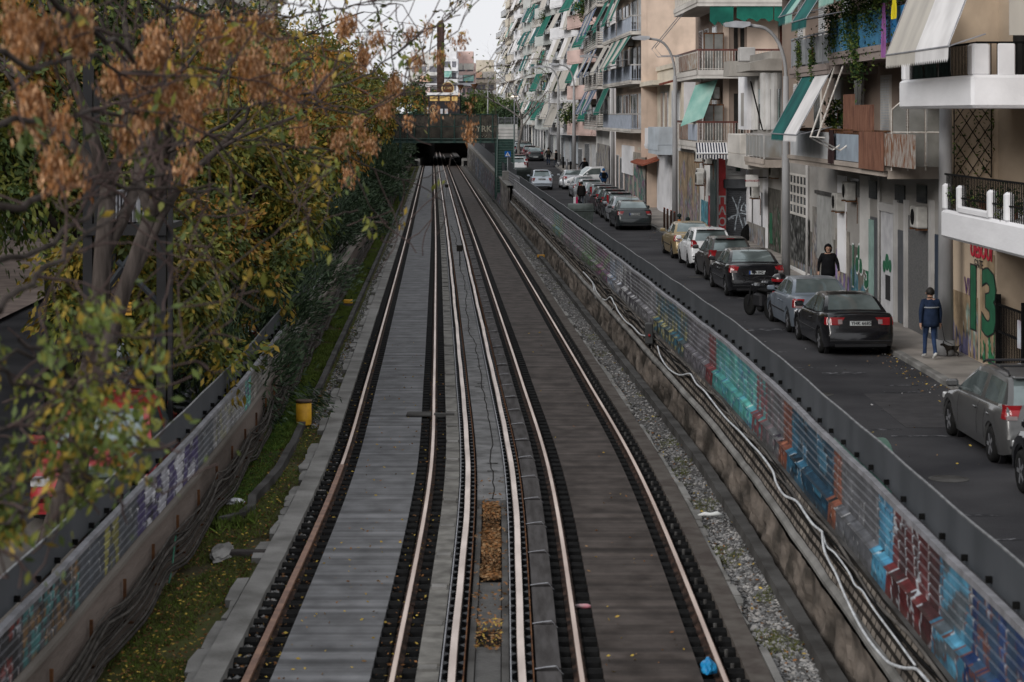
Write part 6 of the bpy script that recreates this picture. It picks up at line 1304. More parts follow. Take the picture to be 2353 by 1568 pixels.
row = [('sedan', 'grey saloon tucked just ahead of the plate CA 3842 MK car', 6.0, 107.2, sv, 'side'), ('hatch', 'black hatchback with tall white and red tail lamps', 5.85, 111.8, bk, 'tall'), ('hatch', 'black hatchback behind another black one with tall lamps', 5.75, 116.2, bk, 'side'),
       ('hatch', 'charcoal hatchback in the middle of the long parked row', 5.6, 120.6, gy, 'side'), ('hatch', 'grey hatchback with slim upright red lamps in the long row', 5.45, 124.8, sg, 'tall'), ('sedan', 'silver saloon with round-cornered red lamps beside the walking woman', 5.3, 129.2, sv, 'side'),
       ('estate', 'white-silver estate half hidden by the woman with the shopping bag', 5.15, 134.6, paint('pale_silver', (.5, .52, .54)), 'tall'), ('sedan', 'silver saloon at the head of the long row near the no-turn sign', 5.0, 141.5, sv, 'side')]
for k, lab, x, y, m_, lm in row: car(k, lab, x, y, m_, .05, 'low', lamps=lm)
car('saloon', 'pale silver saloon standing apart beside the white hatchback', 4.72, 156.6, paint('bright_silver', (.48, .50, .53)), .05, 'low')
car('mini', 'small white-blue rounded hatchback driving up the street', 2.25, 156.2, bl, .05, 'AZT 2785', False, group='cars on the road', name='moving_car')
car('suv', 'white car nosing out of the side street behind the man with the blue hat', 8.0, 158.5, wh, 1.9, 'low', group='cars on the road', name='moving_car', rear=False)
for k, lab, x, y, m_ in (('sedan', 'dark blue-black hatchback parked past the side street', 2.50, 219.5, dg), ('hatch', 'dark red hatchback ahead of the blue-black one past the side street', 1.95, 225, dr), ('suv', 'tall dark car with red lamps past the side street', 1.5, 231, bk), ('hatch', 'grey hatchback behind the tall dark car', 1.0, 238, sg), ('sedan', 'silver saloon far up the street by the bare tree', .7, 245, sv), ('hatch', 'white hatchback far up the street under the balconies', .4, 252, wh)):
    car(k, lab, x, y, m_, .05, 'low')
car('hatch', 'red hatchback parked by the stair with its tail towards us', .75, 196.5, dr, .05, 'low'); car('hatch', 'white hatchback beside the dumpster below the stair', .55, 188.0, wh, .05, 'low')
vx, vy = (1155-CX)*262/F, 262; van = car('suv', 'pale grey van with a lit red lamp on the ramp behind the footbridge', vx, vy, paint('van_white', (.6, .62, .66), 0, .4), .03, 'low', name='van', group='cars on the road', z=2.35, lit=True)
for i in range(7):
    k, c, lab = (('sedan', sv, 'silver saloon far up the street'), ('hatch', gy, 'charcoal hatchback far up the street'), ('hatch', wh, 'white hatchback far up the street beyond the dark cars'), ('sedan', bk, 'black saloon far up the street'), ('hatch', dr, 'dark red hatchback farthest up the street'), ('estate', sv, 'silver estate far up the street'), ('sedan', bl, 'pale blue saloon farthest up the street'))[i]
    y = 262+i*8; car(k, lab, 1.05+K(y)-K(262)-1.6, y, c, .05, 'low')
# side street behind the fence (tree side)
LS = lambda y: -.05+.003*y
for k, lab, x, y, m_, rz in (('hatch', 'red hatchback behind the green cabinet and the verge fence', -5.9, 32.2, rdp, 3.18), ('hatch', 'pale silver car behind the transformer posts', -6.6, 38, sv, .04), ('hatch', 'black car by the grey pole behind the verge fence', -6.0, 43.6, bk, .04), ('suv', 'white van front showing behind the green dumpster', -8.6, 64.0, wh, 3.18), ('sedan', 'pale saloon on the far kerb between tree trunks', -13.2, 40.0, sv, .04), ('hatch', 'dark hatchback on the far kerb between tree trunks', -13.4, 47, bk, .04)):
    car(k, lab, x, y, m_, rz, 'low', group='cars beyond the verge fence', z=LS(y)+(.0))
# ------------------------------------------------------------------ motorbike
def motorbike(x, y, z, rz, label, helmet_box=True, plate=True, wheelc=None):
    t = thing('motorbike', label, 'motorbike', (x, y, z), rz, 'motorbikes at the kerb')
    for yc in (.32, 1.62):
        mb = MB(); mb.lathe([(.22, -.05), (.29, -.06), (.31, 0), (.29, .06), (.22, .05)], (0, yc, .31), 'x', 20); w_ = mb.build('wheel', M_tyre, t, True)
        mb = MB(); mb.lathe([(.225, -.04), (.205, 0), (.225, .04)], (0, yc, .31), 'x', 20)
        for k in range(6): a = k*1.047; mb.tube([(0, yc, .31), (0, yc+.22*math.cos(a), .31+.22*math.sin(a))], .012, 4)
        mb.build('rim', wheelc or M_rim, w_)
    mb = MB(); mb.bbox(-.16, .16, .65, 1.15, .30, .70, .06); mb.tube([(0, .32, .31), (0, .8, .45)], .045, 6); mb.tube([(.06, 1.62, .31), (.06, 1.38, .95)], .03, 6); mb.tube([(-.06, 1.62, .31), (-.06, 1.38, .95)], .03, 6); mb.tube([(0, 1.38, .9), (0, .8, .72), (0, .3, .80)], .05, 6); mb.build('frame', M_trim, t)
    mb = MB(); mb.bbox(-.16, .16, .25, .95, .74, .86, .05); mb.build('seat', M_black, t); mb = MB(); mb.bbox(-.15, .15, .85, 1.3, .72, .98, .07); mb.build('fuel_tank', bk, t)
    mb = MB(); mb.tube([(-.38, 1.25, 1.02), (-.15, 1.38, 1.06), (.15, 1.38, 1.06), (.38, 1.25, 1.02)], .018, 6); mb.build('handlebar', M_trim, t)
    mb = MB(); mb.tube([(.18, .9, .3), (.2, .2, .45)], .05, 8); mb.build('exhaust', M_steel, t)
    mb = MB(); mb.add([(-.1, .02, .55), (.1, .02, .55), (.1, -.05, .74), (-.1, -.05, .74)], [(0, 1, 2, 3)]); mb.box(-.12, .12, .0, .3, .72, .78); mb.build('mudguard', M_trim, t); mb = MB(); mb.box(-.09, .09, -.075, -.06, .54, .72); mb.build('number_plate', M_plate, t)
    mb = MB(); mb.bbox(-.08, .08, -.0, .06, .76, .82, .015); mb.build('tail_lamp', M_tail, t)
    if helmet_box:
        mb = MB(); mb.lathe([(.02, 0), (.19, .02), (.23, .12), (.22, .22), (.15, .30), (.02, .33)], (0, .12, .92), n=16); mb.build('top_box', bk, t, True); mb = MB(); mb.lathe([(.235, .10), (.24, .14), (.235, .18)], (0, .12, .92), n=16); mb.build('reflector_band', M_tail, t)
        mb = MB(); mb.box(-.12, .12, .05, .3, .85, .93); mb.build('rack', M_steel, t)
    for q in (-1, 1): mb = MB(); mb.tube([(q*.3, 1.3, 1.05), (q*.36, 1.28, 1.2)], .01, 4); mb.bbox(q*.36-.06, q*.36+.06, 1.26, 1.29, 1.18, 1.27, .02); mb.build('mirror', M_trim, t)
    return t
motorbike((1795-CX)*60.2/F, 60.2, S(60), .25, 'black motorbike with a round top box parked between two cars')
motorbike((1782-CX)*59.3/F, 59.3, S(59), .35, 'black motorbike with orange wheel rims parked beside the silver saloon', False, wheelc=mat('orange_rim', (.6, .17, .03)))
p = ((1905-CX)*56.8/F, 62.0); 
# ------------------------------------------------------------------ people
def figure(name, label, x, y, z, H, rz, J, mats, hair=None, group='people on the street', cut=None, extra=None):
    """J: joints in metres for a 1.75 m body (x right, y forward, z up). One skinned surface; colours by region."""
    t = thing(name, label, 'person', (x, y, z), rz, group); k = H/1.75
    base = dict(pelvis=(0, 0, .95), waist=(0, .0, 1.08), chest=(0, .0, 1.30), neck=(0, .01, 1.47), nk2=(0, .02, 1.53), head=(0, .03, 1.63), crown=(0, .02, 1.70),
        shl=(-.19, 0, 1.42), shr=(.19, 0, 1.42), ell=(-.24, -.02, 1.14), elr=(.24, -.02, 1.14), wrl=(-.25, .05, .90), wrr=(.25, .05, .90), hpl=(-.09, 0, .90), hpr=(.09, 0, .90), knl=(-.10, .02, .50), knr=(.10, .02, .50), anl=(-.10, -.02, .09), anr=(.10, -.02, .09))
    base.update(J); bulk = base.pop('bulk', 1.0)
    b = {q: Vector(v)*k for q, v in base.items()}
    for sd_, q in (('l', -1), ('r', 1)):
        an = b['an'+sd_]; kn = b['kn'+sd_]; dirn = Vector((0, 1, -.1)) if abs(an.y-kn.y) < .2*k else Vector((0, .9, -.45 if an.y < kn.y else .2))
        b['to'+sd_] = an+dirn.normalized()*.17*k+Vector((0, 0, -.045*k)); b['he'+sd_] = an-dirn.normalized()*.05*k+Vector((0, 0, -.035*k))
        wr, el = b['wr'+sd_], b['el'+sd_]; d = (wr-el).normalized(); b['pm'+sd_] = wr+d*.075*k
        side = d.cross(Vector((q, 0, 0))).normalized() if abs(d.x) < .8 else Vector((0, 1, 0))
        for i, (o_, ln) in enumerate(((-.027, .062), (-.009, .075), (.009, .07), (.027, .055))):
            b[f'f{i}a{sd_}'] = wr+d*.10*k+side*o_*k; b[f'f{i}b{sd_}'] = wr+d*(.10+ln*.55)*k+side*o_*k+Vector((-q*.008, 0, 0))*k; b[f'f{i}c{sd_}'] = wr+d*(.10+ln*.85)*k+side*o_*k+Vector((-q*.03, 0, 0))*k
        b['ta'+sd_] = wr+d*.05*k+side*.035*k; b['tb'+sd_] = wr+d*.085*k+side*.055*k
    rad = dict(pelvis=.145, waist=.135, chest=.155, neck=.062, nk2=.055, head=.098, crown=.07, sh=.072, el=.05, wr=.034, pm=.036, hp=.095, kn=.062, an=.045, to=.034, he=.036, ta=.013, tb=.010)
    bm = bmesh.new(); sk = bm.verts.layers.skin.verify(); vs = {}
    for q, p in b.items():
        v = bm.verts.new(p); vs[q] = v; key = q if q in rad else q[:2]
        r = rad.get(key, .0085 if q[0] == 'f' and q[1].isdigit() else .05)*k
        if q in ('pelvis', 'waist', 'chest') or q[:2] in ('sh', 'el'): r *= bulk
        v[sk].radius = (r, r*(.72 if q in ('pelvis', 'waist', 'chest') else .55 if q[:2] == 'pm' else 1)); v[sk].use_root = q == 'pelvis'
    E = [('pelvis', 'waist'), ('waist', 'chest'), ('chest', 'neck'), ('neck', 'nk2'), ('nk2', 'head'), ('head', 'crown')]
    for s_ in 'lr':
        E += [('chest', 'sh'+s_), ('sh'+s_, 'el'+s_), ('el'+s_, 'wr'+s_), ('wr'+s_, 'pm'+s_), ('pelvis', 'hp'+s_), ('hp'+s_, 'kn'+s_), ('kn'+s_, 'an'+s_), ('an'+s_, 'to'+s_), ('an'+s_, 'he'+s_), ('wr'+s_, 'ta'+s_), ('ta'+s_, 'tb'+s_)]
        for i in range(4): E += [('pm'+s_, f'f{i}a{s_}'), (f'f{i}a{s_}', f'f{i}b{s_}'), (f'f{i}b{s_}', f'f{i}c{s_}')]
    for a, c in E: bm.edges.new((vs[a], vs[c]))
    me = bpy.data.meshes.new('body'); bm.to_mesh(me); bm.free(); o = bpy.data.objects.new('body', me); col.objects.link(o)
    o.modifiers.new('skin', 'SKIN'); sb = o.modifiers.new('sub', 'SUBSURF'); sb.levels = sb.render_levels = 2
    dg_ = bpy.context.evaluated_depsgraph_get(); m2 = bpy.data.meshes.new_from_object(o.evaluated_get(dg_)); o.modifiers.clear(); o.data = m2; o.parent = t
    regs = [('head', b['head'], 'skin'), ('crown', b['crown'], 'skin'), ('nk', b['nk2'], 'skin')]
    segs = [(b[a], b[c], a, c) for a, c in E]; order = ['skin', 'top', 'legs', 'shoe']; m2.materials.clear()
    for q in order: m2.materials.append(mats[q])
    mi = []
    for f in m2.polygons:
        c = f.center; best = min(segs, key=lambda s: (c-(s[0]+(s[1]-s[0])*max(0, min(1, (c-s[0]).dot(s[1]-s[0])/max(1e-6, (s[1]-s[0]).length_squared))))).length); a, e = best[2], best[3]
        if e in ('head', 'crown') or (a == 'neck' and e == 'nk2'): r = 'skin'
        elif e[:2] == 'pm' or e[0] == 'f' or e[:2] in ('ta', 'tb'): r = 'skin'
        elif e[:2] in ('to', 'he'): r = 'shoe'
        elif a[:2] in ('hp', 'kn') or e[:2] in ('kn',): r = 'legs'
        elif e[:2] == 'hp': r = 'legs' if c.z < .96*k else 'top'
        elif a == 'pelvis': r = 'top' if c.z > .90*k else 'legs'
        else: r = 'top'
        if a[:2] == 'kn' and c.z < .07*k: r = 'shoe'
        mi.append(order.index(r)); 
    m2.polygons.foreach_set('material_index', mi); m2.polygons.foreach_set('use_smooth', [True]*len(mi)); m2.update()
    hd = b['head']
    # face and hair
    mb = MB(); mb.lathe([(.012, -.03), (.017, -.01), (.008, .02)], (hd.x, hd.y+.10*k, hd.z-.005*k), 'z', 8); nose = mb.build('nose', mats['skin'], t, True)
    for q in (-1, 1):
        mb = MB(); mb.lathe([(.002, -.008), (.012, 0), (.002, .008)], (hd.x+q*.034*k, hd.y+.092*k, hd.z+.02*k), 'y', 8); mb.build('eye', M_black, t, True)
        mb = MB(); mb.lathe([(.004, -.03), (.022, 0), (.004, .03)], (hd.x+q*.097*k, hd.y-.0, hd.z), 'z', 6); mb.build('ear', mats['skin'], t, True)
    mb = MB(); mb.box(hd.x-.024*k, hd.x+.024*k, hd.y+.086*k, hd.y+.096*k, hd.z-.052*k, hd.z-.044*k); mb.build('mouth', mat('lip', (.22, .08, .07)), t)
    def shell(nm, m_, r, c, zlo, front, squash=1):
        bm = bmesh.new(); bmesh.ops.create_icosphere(bm, subdivisions=3, radius=1)
        for v in bm.verts: kk = 1+.05*mnoise.noise(v.co*4); v.co = Vector((v.co.x*r[0]*kk, v.co.y*r[1]*kk, v.co.z*r[2]*kk))
        bmesh.ops.delete(bm, geom=[f for f in bm.faces if f.calc_center_median().z < zlo or (f.calc_center_median().y > front*r[1] and f.calc_center_median().z < r[2]*.55)], context='FACES')
        me = bpy.data.meshes.new(nm); bm.to_mesh(me); bm.free(); me.materials.append(m_); me.polygons.foreach_set('use_smooth', [True]*len(me.polygons)); o = bpy.data.objects.new(nm, me); col.objects.link(o); o.parent = t; o.location = c; sl = o.modifiers.new('so', 'SOLIDIFY'); sl.thickness = .012
    if hair == 'hood': shell('hood', mats['top'], (.125*k, .135*k, .155*k), hd+Vector((0, -.01*k, .0)), -.17*k, .55)
    elif hair: shell('hair', hair, (.108*k, .118*k, .125*k), hd+Vector((0, -.008*k, .022*k)), -.05*k, .35)
    if cut == 'coat':      # loose jacket hem
        mb = MB(); mb.lathe([(.19*bulk*k, .80*k), (.195*bulk*k, .9*k), (.185*bulk*k, 1.1*k), (.18*bulk*k, 1.25*k), (.12*k, 1.43*k)], n=20); mb.v = [(a, c*.72, z_) for a, c, z_ in mb.v]; mb.build('jacket', mats['top'], t, True)
    if extra: extra(t, k, b)
    return t
SK = mat('skin', (.42, .25, .18), (.36, .21, .15), .6); HB = mat('black_hair', (.015, .012, .01), rough=.6, scale=20)
def MT(n_, c): return mat('cloth_'+n_, c, [x*.6 for x in lin(c)], .9, scale=6, bump=.2)
D_ = dict(skin=SK, top=MT('black', (.012, .012, .014)), legs=MT('dark', (.02, .02, .024)), shoe=MT('shoe', (.02, .018, .018)))
walk = dict(knl=(-.09, .16, .52), anl=(-.09, .12, .10), knr=(.09, .04, .50), anr=(.09, -.26, .17), ell=(-.25, -.08, 1.15), wrl=(-.27, .0, .90), elr=(.25, .02, 1.15), wrr=(.27, .14, .93))
Yh = 63.5; figure('person', 'man in a black hooded sweatshirt walking towards us past the graffiti', (1903-CX)*Yh/F, Yh, S(Yh)+.13, 1.74, R(172), dict(walk, ell=(-.29, -.03, 1.16), wrl=(-.33, .06, .93), elr=(.28, -.02, 1.16), wrr=(.29, .04, .92), bulk=1.12), D_, 'hood', cut='coat')
def dogwalk(t, k, b):
    mb = MB(); mb.lathe([(.195*1.12*k, 1.27*k), (.2*1.12*k, 1.285*k), (.195*1.12*k, 1.30*k)], n=20); mb.v = [(a, c*.74, z_) for a, c, z_ in mb.v]; mb.build('chest_stripe', mat('grey_stripe', (.3, .32, .35)), t)
DM = dict(skin=SK, top=MT('navy', (.022, .035, .07)), legs=MT('jeans', (.035, .06, .13)), shoe=MT('white_shoe', (.6, .6, .58)))
Yd = F*5.75/(828-HY); XD = (2138-CX)*Yd/F
figure('person', 'man in navy jacket and jeans walking a small black dog along the pavement', XD, Yd, S(Yd)+.13, 1.66, R(8), dict(knl=(-.09, .14, .52), anl=(-.09, .16, .10), knr=(.09, .02, .50), anr=(.06, -.20, .14), ell=(-.27, -.06, 1.16), wrl=(-.28, -.08, .90), elr=(.26, .02, 1.14), wrr=(.27, .05, .88), bulk=1.12), DM, HB, cut='coat', extra=dogwalk)
# dog
def dog(x, y, z, rz):
    t = thing('dog', 'small black dog on a lead beside the man in the navy jacket', 'dog', (x, y, z), rz)
    J = dict(hip=(0, 0, .27), belly=(0, .13, .265), chest=(0, .27, .265), neck=(0, .34, .33), head=(0, .40, .37), muz=(0, .49, .345), tail=(0, -.05, .31), tail2=(0, -.13, .38))
    for q, n_ in ((-1, 'l'), (1, 'r')):
        J.update({'fe'+n_: (q*.045, .28, .15), 'fw'+n_: (q*.05, .29+.02*q, .08), 'fp'+n_: (q*.05, .31+.03*q, .02), 'hk'+n_: (q*.05, .05+.02*q, .17), 'ho'+n_: (q*.05, -.06, .10), 'hq'+n_: (q*.05, -.03, .02)})
    E = [('hip', 'belly'), ('belly', 'chest'), ('chest', 'neck'), ('neck', 'head'), ('head', 'muz'), ('hip', 'tail'), ('tail', 'tail2')]
    for n_ in 'lr': E += [('chest', 'fe'+n_), ('fe'+n_, 'fw'+n_), ('fw'+n_, 'fp'+n_), ('hip', 'hk'+n_), ('hk'+n_, 'ho'+n_), ('ho'+n_, 'hq'+n_)]
    rr = dict(hip=.062, belly=.058, chest=.078, neck=.05, head=.052, muz=.022, tail=.02, tail2=.01); bm = bmesh.new(); sk = bm.verts.layers.skin.verify(); vs = {}
    for q, p in J.items(): v = bm.verts.new(p); vs[q] = v; r = rr.get(q, {'fe': .03, 'fw': .017, 'fp': .02, 'hk': .035, 'ho': .018, 'hq': .02}.get(q[:2], .02)); v[sk].radius = (r, r); v[sk].use_root = q == 'hip'
    for a, c in E: bm.edges.new((vs[a], vs[c]))
    me = bpy.data.meshes.new('body'); bm.to_mesh(me); bm.free(); o = bpy.data.objects.new('body', me); col.objects.link(o); o.parent = t; o.modifiers.new('skin', 'SKIN'); sb = o.modifiers.new('sub', 'SUBSURF'); sb.levels = sb.render_levels = 2
    dg_ = bpy.context.evaluated_depsgraph_get(); m2 = bpy.data.meshes.new_from_object(o.evaluated_get(dg_)); o.modifiers.clear(); o.data = m2; m2.materials.clear(); m2.materials.append(mat('black_fur', (.016, .014, .013), (.03, .025, .02), .9, scale=15)); m2.polygons.foreach_set('use_smooth', [True]*len(m2.polygons))
    for q in (-1, 1): mb = MB(); mb.prism([(q*.02, .40), (q*.055, .40), (q*.045, .475)][::q], 'y', .375, .40); mb.build('ear', MATS['black_fur'], t)
    return t
Yg = F*5.75/(824-HY); XG = (2200-CX)*Yg/F; dog(XG, Yg+.1, S(Yg)+.13, R(75)).scale = (.78, .78, .78)
mb = MB(); mb.tube([(XD+.27, Yd+.05, S(Yd)+.95), ((XD+XG)/2, Yd+.1, S(Yd)+.55), (XG-.1, Yg+.1, S(Yg)+.42)], .008, 5); tag(mb.build('dog_lead', M_black, smooth=True), 'thin lead between the man in the navy jacket and his dog', 'dog lead')
DW = dict(skin=SK, top=MT('black2', (.015, .014, .014)), legs=MT('grey_trousers', (.07, .08, .10)), shoe=D_['shoe'])
Yw = 126.5; figure('person', 'woman in a dark jacket walking down the street with a shopping bag', (1336-CX)*Yw/F, Yw, S(Yw), 1.62, R(5), dict(walk, bulk=1.25), DW, HB, cut='coat')
bg_ = thing('shopping_bag', 'white and pink shopping bag held by the woman in the street', 'bag', ((1336-CX)*Yw/F-.32, Yw, S(Yw)+.18)); mb = MB(); mb.bbox(-.02, .10, -.18, .18, 0, .5, .01); mb.build('side', mat('pink_bag', (.55, .03, .12)), bg_); mb = MB(); mb.bbox(-.16, -.022, -.18, .18, 0, .5, .01); mb.build('front', M_white, bg_); mb = MB(); mb.tube([(-.03, -.06, .5), (-.01, 0, .68), (-.03, .06, .5)], .008, 4); mb.build('handle', M_white, bg_)
def pack(c):
    def f(t, k, b): mb = MB(); mb.bbox(-.15, .15, -.27, -.10, 1.05*k, 1.48*k, .05); mb.build('backpack', c, t)
    return f
DB = dict(skin=SK, top=MT('charcoal', (.016, .018, .024)), legs=MT('jeans2', (.03, .045, .08)), shoe=D_['shoe'])
Ym = 172; figure('person', 'man in dark clothes with a backpack walking beyond the silver saloon', (1339-.5-CX+5)*Ym/F, Ym, S(Ym)+.1, 1.85, R(4), dict(walk, ell=(-.34, -.02, 1.2), wrl=(-.42, .1, 1.0), bulk=1.15), DB, MT('brown_cap', (.08, .05, .04)), cut='coat', extra=pack(M_black))
DU = dict(skin=SK, top=MT('blue_jacket', (.015, .05, .13)), legs=D_['legs'], shoe=D_['shoe'])
Yb = 148; figure('person', 'man in a blue jacket and blue hat with a dark backpack near the lamp post', (1387-CX)*Yb/F, Yb, S(Yb)+.13, 1.72, R(4), dict(walk, ell=(-.3, -.06, 1.16), wrl=(-.22, .12, 1.02), elr=(.3, -.06, 1.16), wrr=(.22, .12, 1.02), bulk=1.1), DU, MT('blue_hat', (.01, .12, .35)), cut='coat', extra=pack(M_black))
Yr = 205; figure('person', 'man with arms out and a backpack walking away on the far pavement', (1260-CX)*Yr/F, Yr, S(Yr)+.13, 1.75, R(4), dict(walk, ell=(-.33, -.03, 1.2), wrl=(-.36, .08, .98), elr=(.33, -.03, 1.2), wrr=(.36, .08, .98), bulk=1.15), DB, HB, cut='coat', extra=pack(mat('olive_pack', (.05, .045, .035))))
Yq = 200; figure('person', 'person in black leaning by the wall behind the lamp post', (1278-CX)*Yq/F, Yq, S(Yq)+.13, 1.68, R(60), dict(walk), DW, HB, cut='coat')
# ------------------------------------------------------------------ street furniture
def lamp_post(px, py, label, Yb=None, Hh=9.2, arm=2.2, r=.11, head=True, alen=None, dirx=-1, lit=False, wob=0):
    Y = Yb or F*5.7/(py-HY); X = (px-CX)*Y/F; z0 = HC-(py-HY)*Y/F if Yb is None else S(Y)+.1
    t = thing('street_lamp' if head else 'utility_pole', label, 'street lamp' if head else 'pole', (X, Y, z0), 0, 'lamp posts along the street'); Hh -= z0
    mb = MB(); mb.tube([(0, 0, -.1), (0, 0, Hh*.45), (0, 0, Hh*.80)], [r*1.25, r*1.05, r*.75], 12); mb.cyl(0, 0, 0, .35, r*1.5, 12); mb.build('post', M_pole, t, True)
    if head:
        mb = MB(); pts = [(0, 0, Hh*.78)]
        for k in range(9): a = k/8*math.pi*.47; pts.append((dirx*(arm*(1-math.cos(a)))*1.0, 0, Hh*.80+(Hh*.19)*math.sin(a)))
        pts.append((dirx*(arm+.3), 0, Hh*.995)); mb.tube(pts, [r*.7]+[r*.5]*10, 8); mb.build('arm', M_pole, t, True)
        mb = MB(); ex = dirx*(arm+.25); mb.prism([(ex, Hh+.06), (ex, Hh-.06), (ex+dirx*.25, Hh-.14), (ex+dirx*.85, Hh-.10), (ex+dirx*.9, Hh+.02), (ex+dirx*.5, Hh+.10)][::-dirx], 'y', -.16, .16); mb.build('lamp_head', mat('lamp_head_grey', (.42, .43, .46), (.3, .31, .33), .5), t)
    return t
Z_ = lambda py, Y: HC-(py-HY)*Y/F
lamp_post(2173, 815, 'thick grey concrete pole in front of the white balconies', Hh=10.5, r=.155, head=False)
lamp_post(1806, 657, 'lamp post leaning over the road before the window grid shopfront', Hh=8.75, arm=.95, r=.12)
lamp_post(1551, 529, 'lamp post beside the whitewashed front, its arm against the peach gable', Hh=9.55, arm=1.0, r=.12)
lamp_post(1408, 450, 'lamp post in front of the white gable strip', Hh=9.9, arm=1.2, r=.13)
lamp_post(1319, 0, 'lamp post between the man with the backpack and the pink balconies', Yb=176, Hh=10.0, arm=1.0, r=.14)
lamp_post(1283, 0, 'lamp post standing at the pavement corner by the side street', Yb=205, Hh=10.5, arm=1.1, r=.14)
lamp_post(1262, 0, 'slim lamp post farther up the pavement by the violet lamp', Yb=232, Hh=11, arm=1.2, r=.12)
lamp_post(1121, 0, 'tall slim post with a long lamp arm rising behind the footbridge', Yb=290, Hh=Z_(167, 290), arm=1.2, r=.09, dirx=1)
for px, Y, lab in ((1551-5, 96.5, 'black bollard with an orange band beside the gold saloon'), (1583-18, 93.5, 'black bollard with a ball top beside the gold saloon')):
    X = (px-CX)*Y/F; t = thing('bollard', lab, 'bollard', (K(Y)+.35, Y, S(Y)+.12), 0, 'bollards along the kerb'); mb = MB(); mb.cyl(0, 0, -.05, .78, .07, 10); mb.lathe([(.03, .78), (.09, .84), (.105, .9), (.09, .96), (.02, 1.0)], n=12); mb.build('post', mat('dark_green_iron', (.02, .03, .028)), t, True); mb = MB(); mb.lathe([(.076, .60), (.078, .62), (.078, .70), (.076, .72)], n=12); mb.build('band', M_awo, t)
for i, Y in enumerate((97.9, 99.2, 100.6, 101.9)):
    t = thing('hoop_barrier', ['first hoop barrier, nearest the bollards', 'second brown hoop barrier from the bollards', 'third brown hoop barrier from the bollards', 'hoop barrier nearest the CA 3842 MK car'][i], 'barrier', (K(Y)+.3, Y, S(Y)+.12), 0, 'hoop barriers on the pavement'); mb = MB(); mb.tube([(0, -.25, -.05), (0, -.25, .9), (0, -.2, .98), (0, .2, .98), (0, .25, .9), (0, .25, -.05)], .035, 8); mb.build('hoop', mat('brown_iron', (.05, .028, .022)), t, True); mb = MB(); mb.tube([(0, -.19, .985), (0, .19, .985)], .042, 8); mb.build('sleeve', mat('red_sleeve', (.3, .08, .05)), t)
for i, Y in enumerate((186, 192, 198, 176, 182)):
    t = thing('bollard', ['dark', 'grey', 'black', 'pale', 'short'][i]+' bollard at the side street corner', 'bollard', (K(Y)+.4, Y, S(Y)+.12), 0, 'bollards at the side street corner'); mb = MB(); mb.cyl(0, 0, -.05, 1.0, .09, 8); mb.lathe([(.1, 1.0), (.1, 1.05), (.02, 1.1)], n=8); mb.build('post', [M_black, M_steel, M_black, M_steel, M_steel][i], t, True)
def dumpster(x, y, z, rz, label, m, w_=1.3, lid=None):
    t = thing('dumpster', label, 'waste container', (x, y, z), rz, None); mb = MB(); mb.add([(-w_*.42, -.4, .2), (w_*.42, -.4, .2), (w_*.42, .4, .2), (-w_*.42, .4, .2), (-w_*.5, -.52, 1.05), (w_*.5, -.52, 1.05), (w_*.5, .52, 1.05), (-w_*.5, .52, 1.05)], [(3, 2, 1, 0), (4, 5, 6, 7), (0, 1, 5, 4), (1, 2, 6, 5), (2, 3, 7, 6), (3, 0, 4, 7)])
    for k in range(5): xx = -w_*.4+k*w_*.2; mb.box(xx-.02, xx+.02, -.50, -.40, .3, 1.0)
    mb.bbox(-w_*.54, w_*.54, -.56, .56, 1.03, 1.10, .02); mb.build('bin_body', m, t); mb = MB(); mb.lathe([(.55, -w_*.5), (.55, w_*.5)], (0, 0, 1.0), 'x', 20); mb.v = [(a, c, max(1.08, 1.08+(z_-1.0)*.55)) for a, c, z_ in mb.v]; mb.build('lid', lid or m, t, True)
    for q in (-1, 1):
        for y_ in (-.35, .35): mb = MB(); mb.lathe([(.1, -.03), (.1, .03)], (q*w_*.38, y_, .1), 'x', 10); mb.build('wheel', M_tyre, t)
    return t
M_gb = mat('dull_green_bin', (.075, .09, .085), (.045, .055, .05), .6, scale=4); M_gbd = mat('dark_green_bin', (.02, .045, .028), (.012, .03, .02), .55, scale=3)
dumpster((1200-CX)*166/F, 166, S(166), .0, 'grey-green wheeled dumpster behind the stepped fence end', M_gb, 1.35)
Y_ = 101; dumpster((1334-CX)*Y_/F, Y_, S(Y_)+.0, .05, 'grey-green dumpster whose lid peeks over the street fence', M_gb, 1.2)
Y_ = 36; dumpster(4.78, 29.2, S(29)-.02, .05, 'green waste container just behind the near street fence', mat('green_lid', (.08, .17, .13), (.05, .11, .09), .5), .9)
dumpster((440-CX)*50/F, 50, LS(50), .04, 'dark green dumpster behind the verge fence by the twin tree trunks', M_gbd, 1.5)
# green cabinet with NEA8 tag
Yc = 27.2; Xc = (238-CX)*Yc/F; t = thing('street_cabinet', 'grey-green cabinet tagged NEA8 behind the verge fence', 'cabinet', (Xc, Yc, LS(Yc)+.1)); Hc_ = Z_(1088, Yc)-LS(Yc)-.1
mb = MB(); mb.bbox(-.34, .36, 0, .5, 0, Hc_-.06, .015); mb.build('case', mat('cabinet_green', (.05, .07, .06), (.035, .05, .043), .6), t); mb = MB(); mb.bbox(-.38, .40, -.04, .55, Hc_-.06, Hc_, .015); mb.build('top', mat('cabinet_top', (.085, .11, .10), (.06, .08, .07), .6), t)
text('NEA8*', .17, face_cam(.0, -.006, Hc_-.22), mat('chalk_spray', (.45, .5, .5)), t, ext=.002); mb = MB(); mb.add([(-.24, -.012, Hc_-.25), (-.13, -.012, Hc_-.34), (-.15, -.03, Hc_-.42), (-.12, -.015, Hc_-.55), (-.22, -.014, Hc_-.52)], [(0, 1, 2, 3, 4)]); mb.build('torn_poster', mat('lilac_paper', (.45, .38, .55)), t)
mb = MB(); mb.box(-.05, .2, -.01, 0, Hc_-.75, Hc_-.38); mb.build('black_panel', M_black, t)
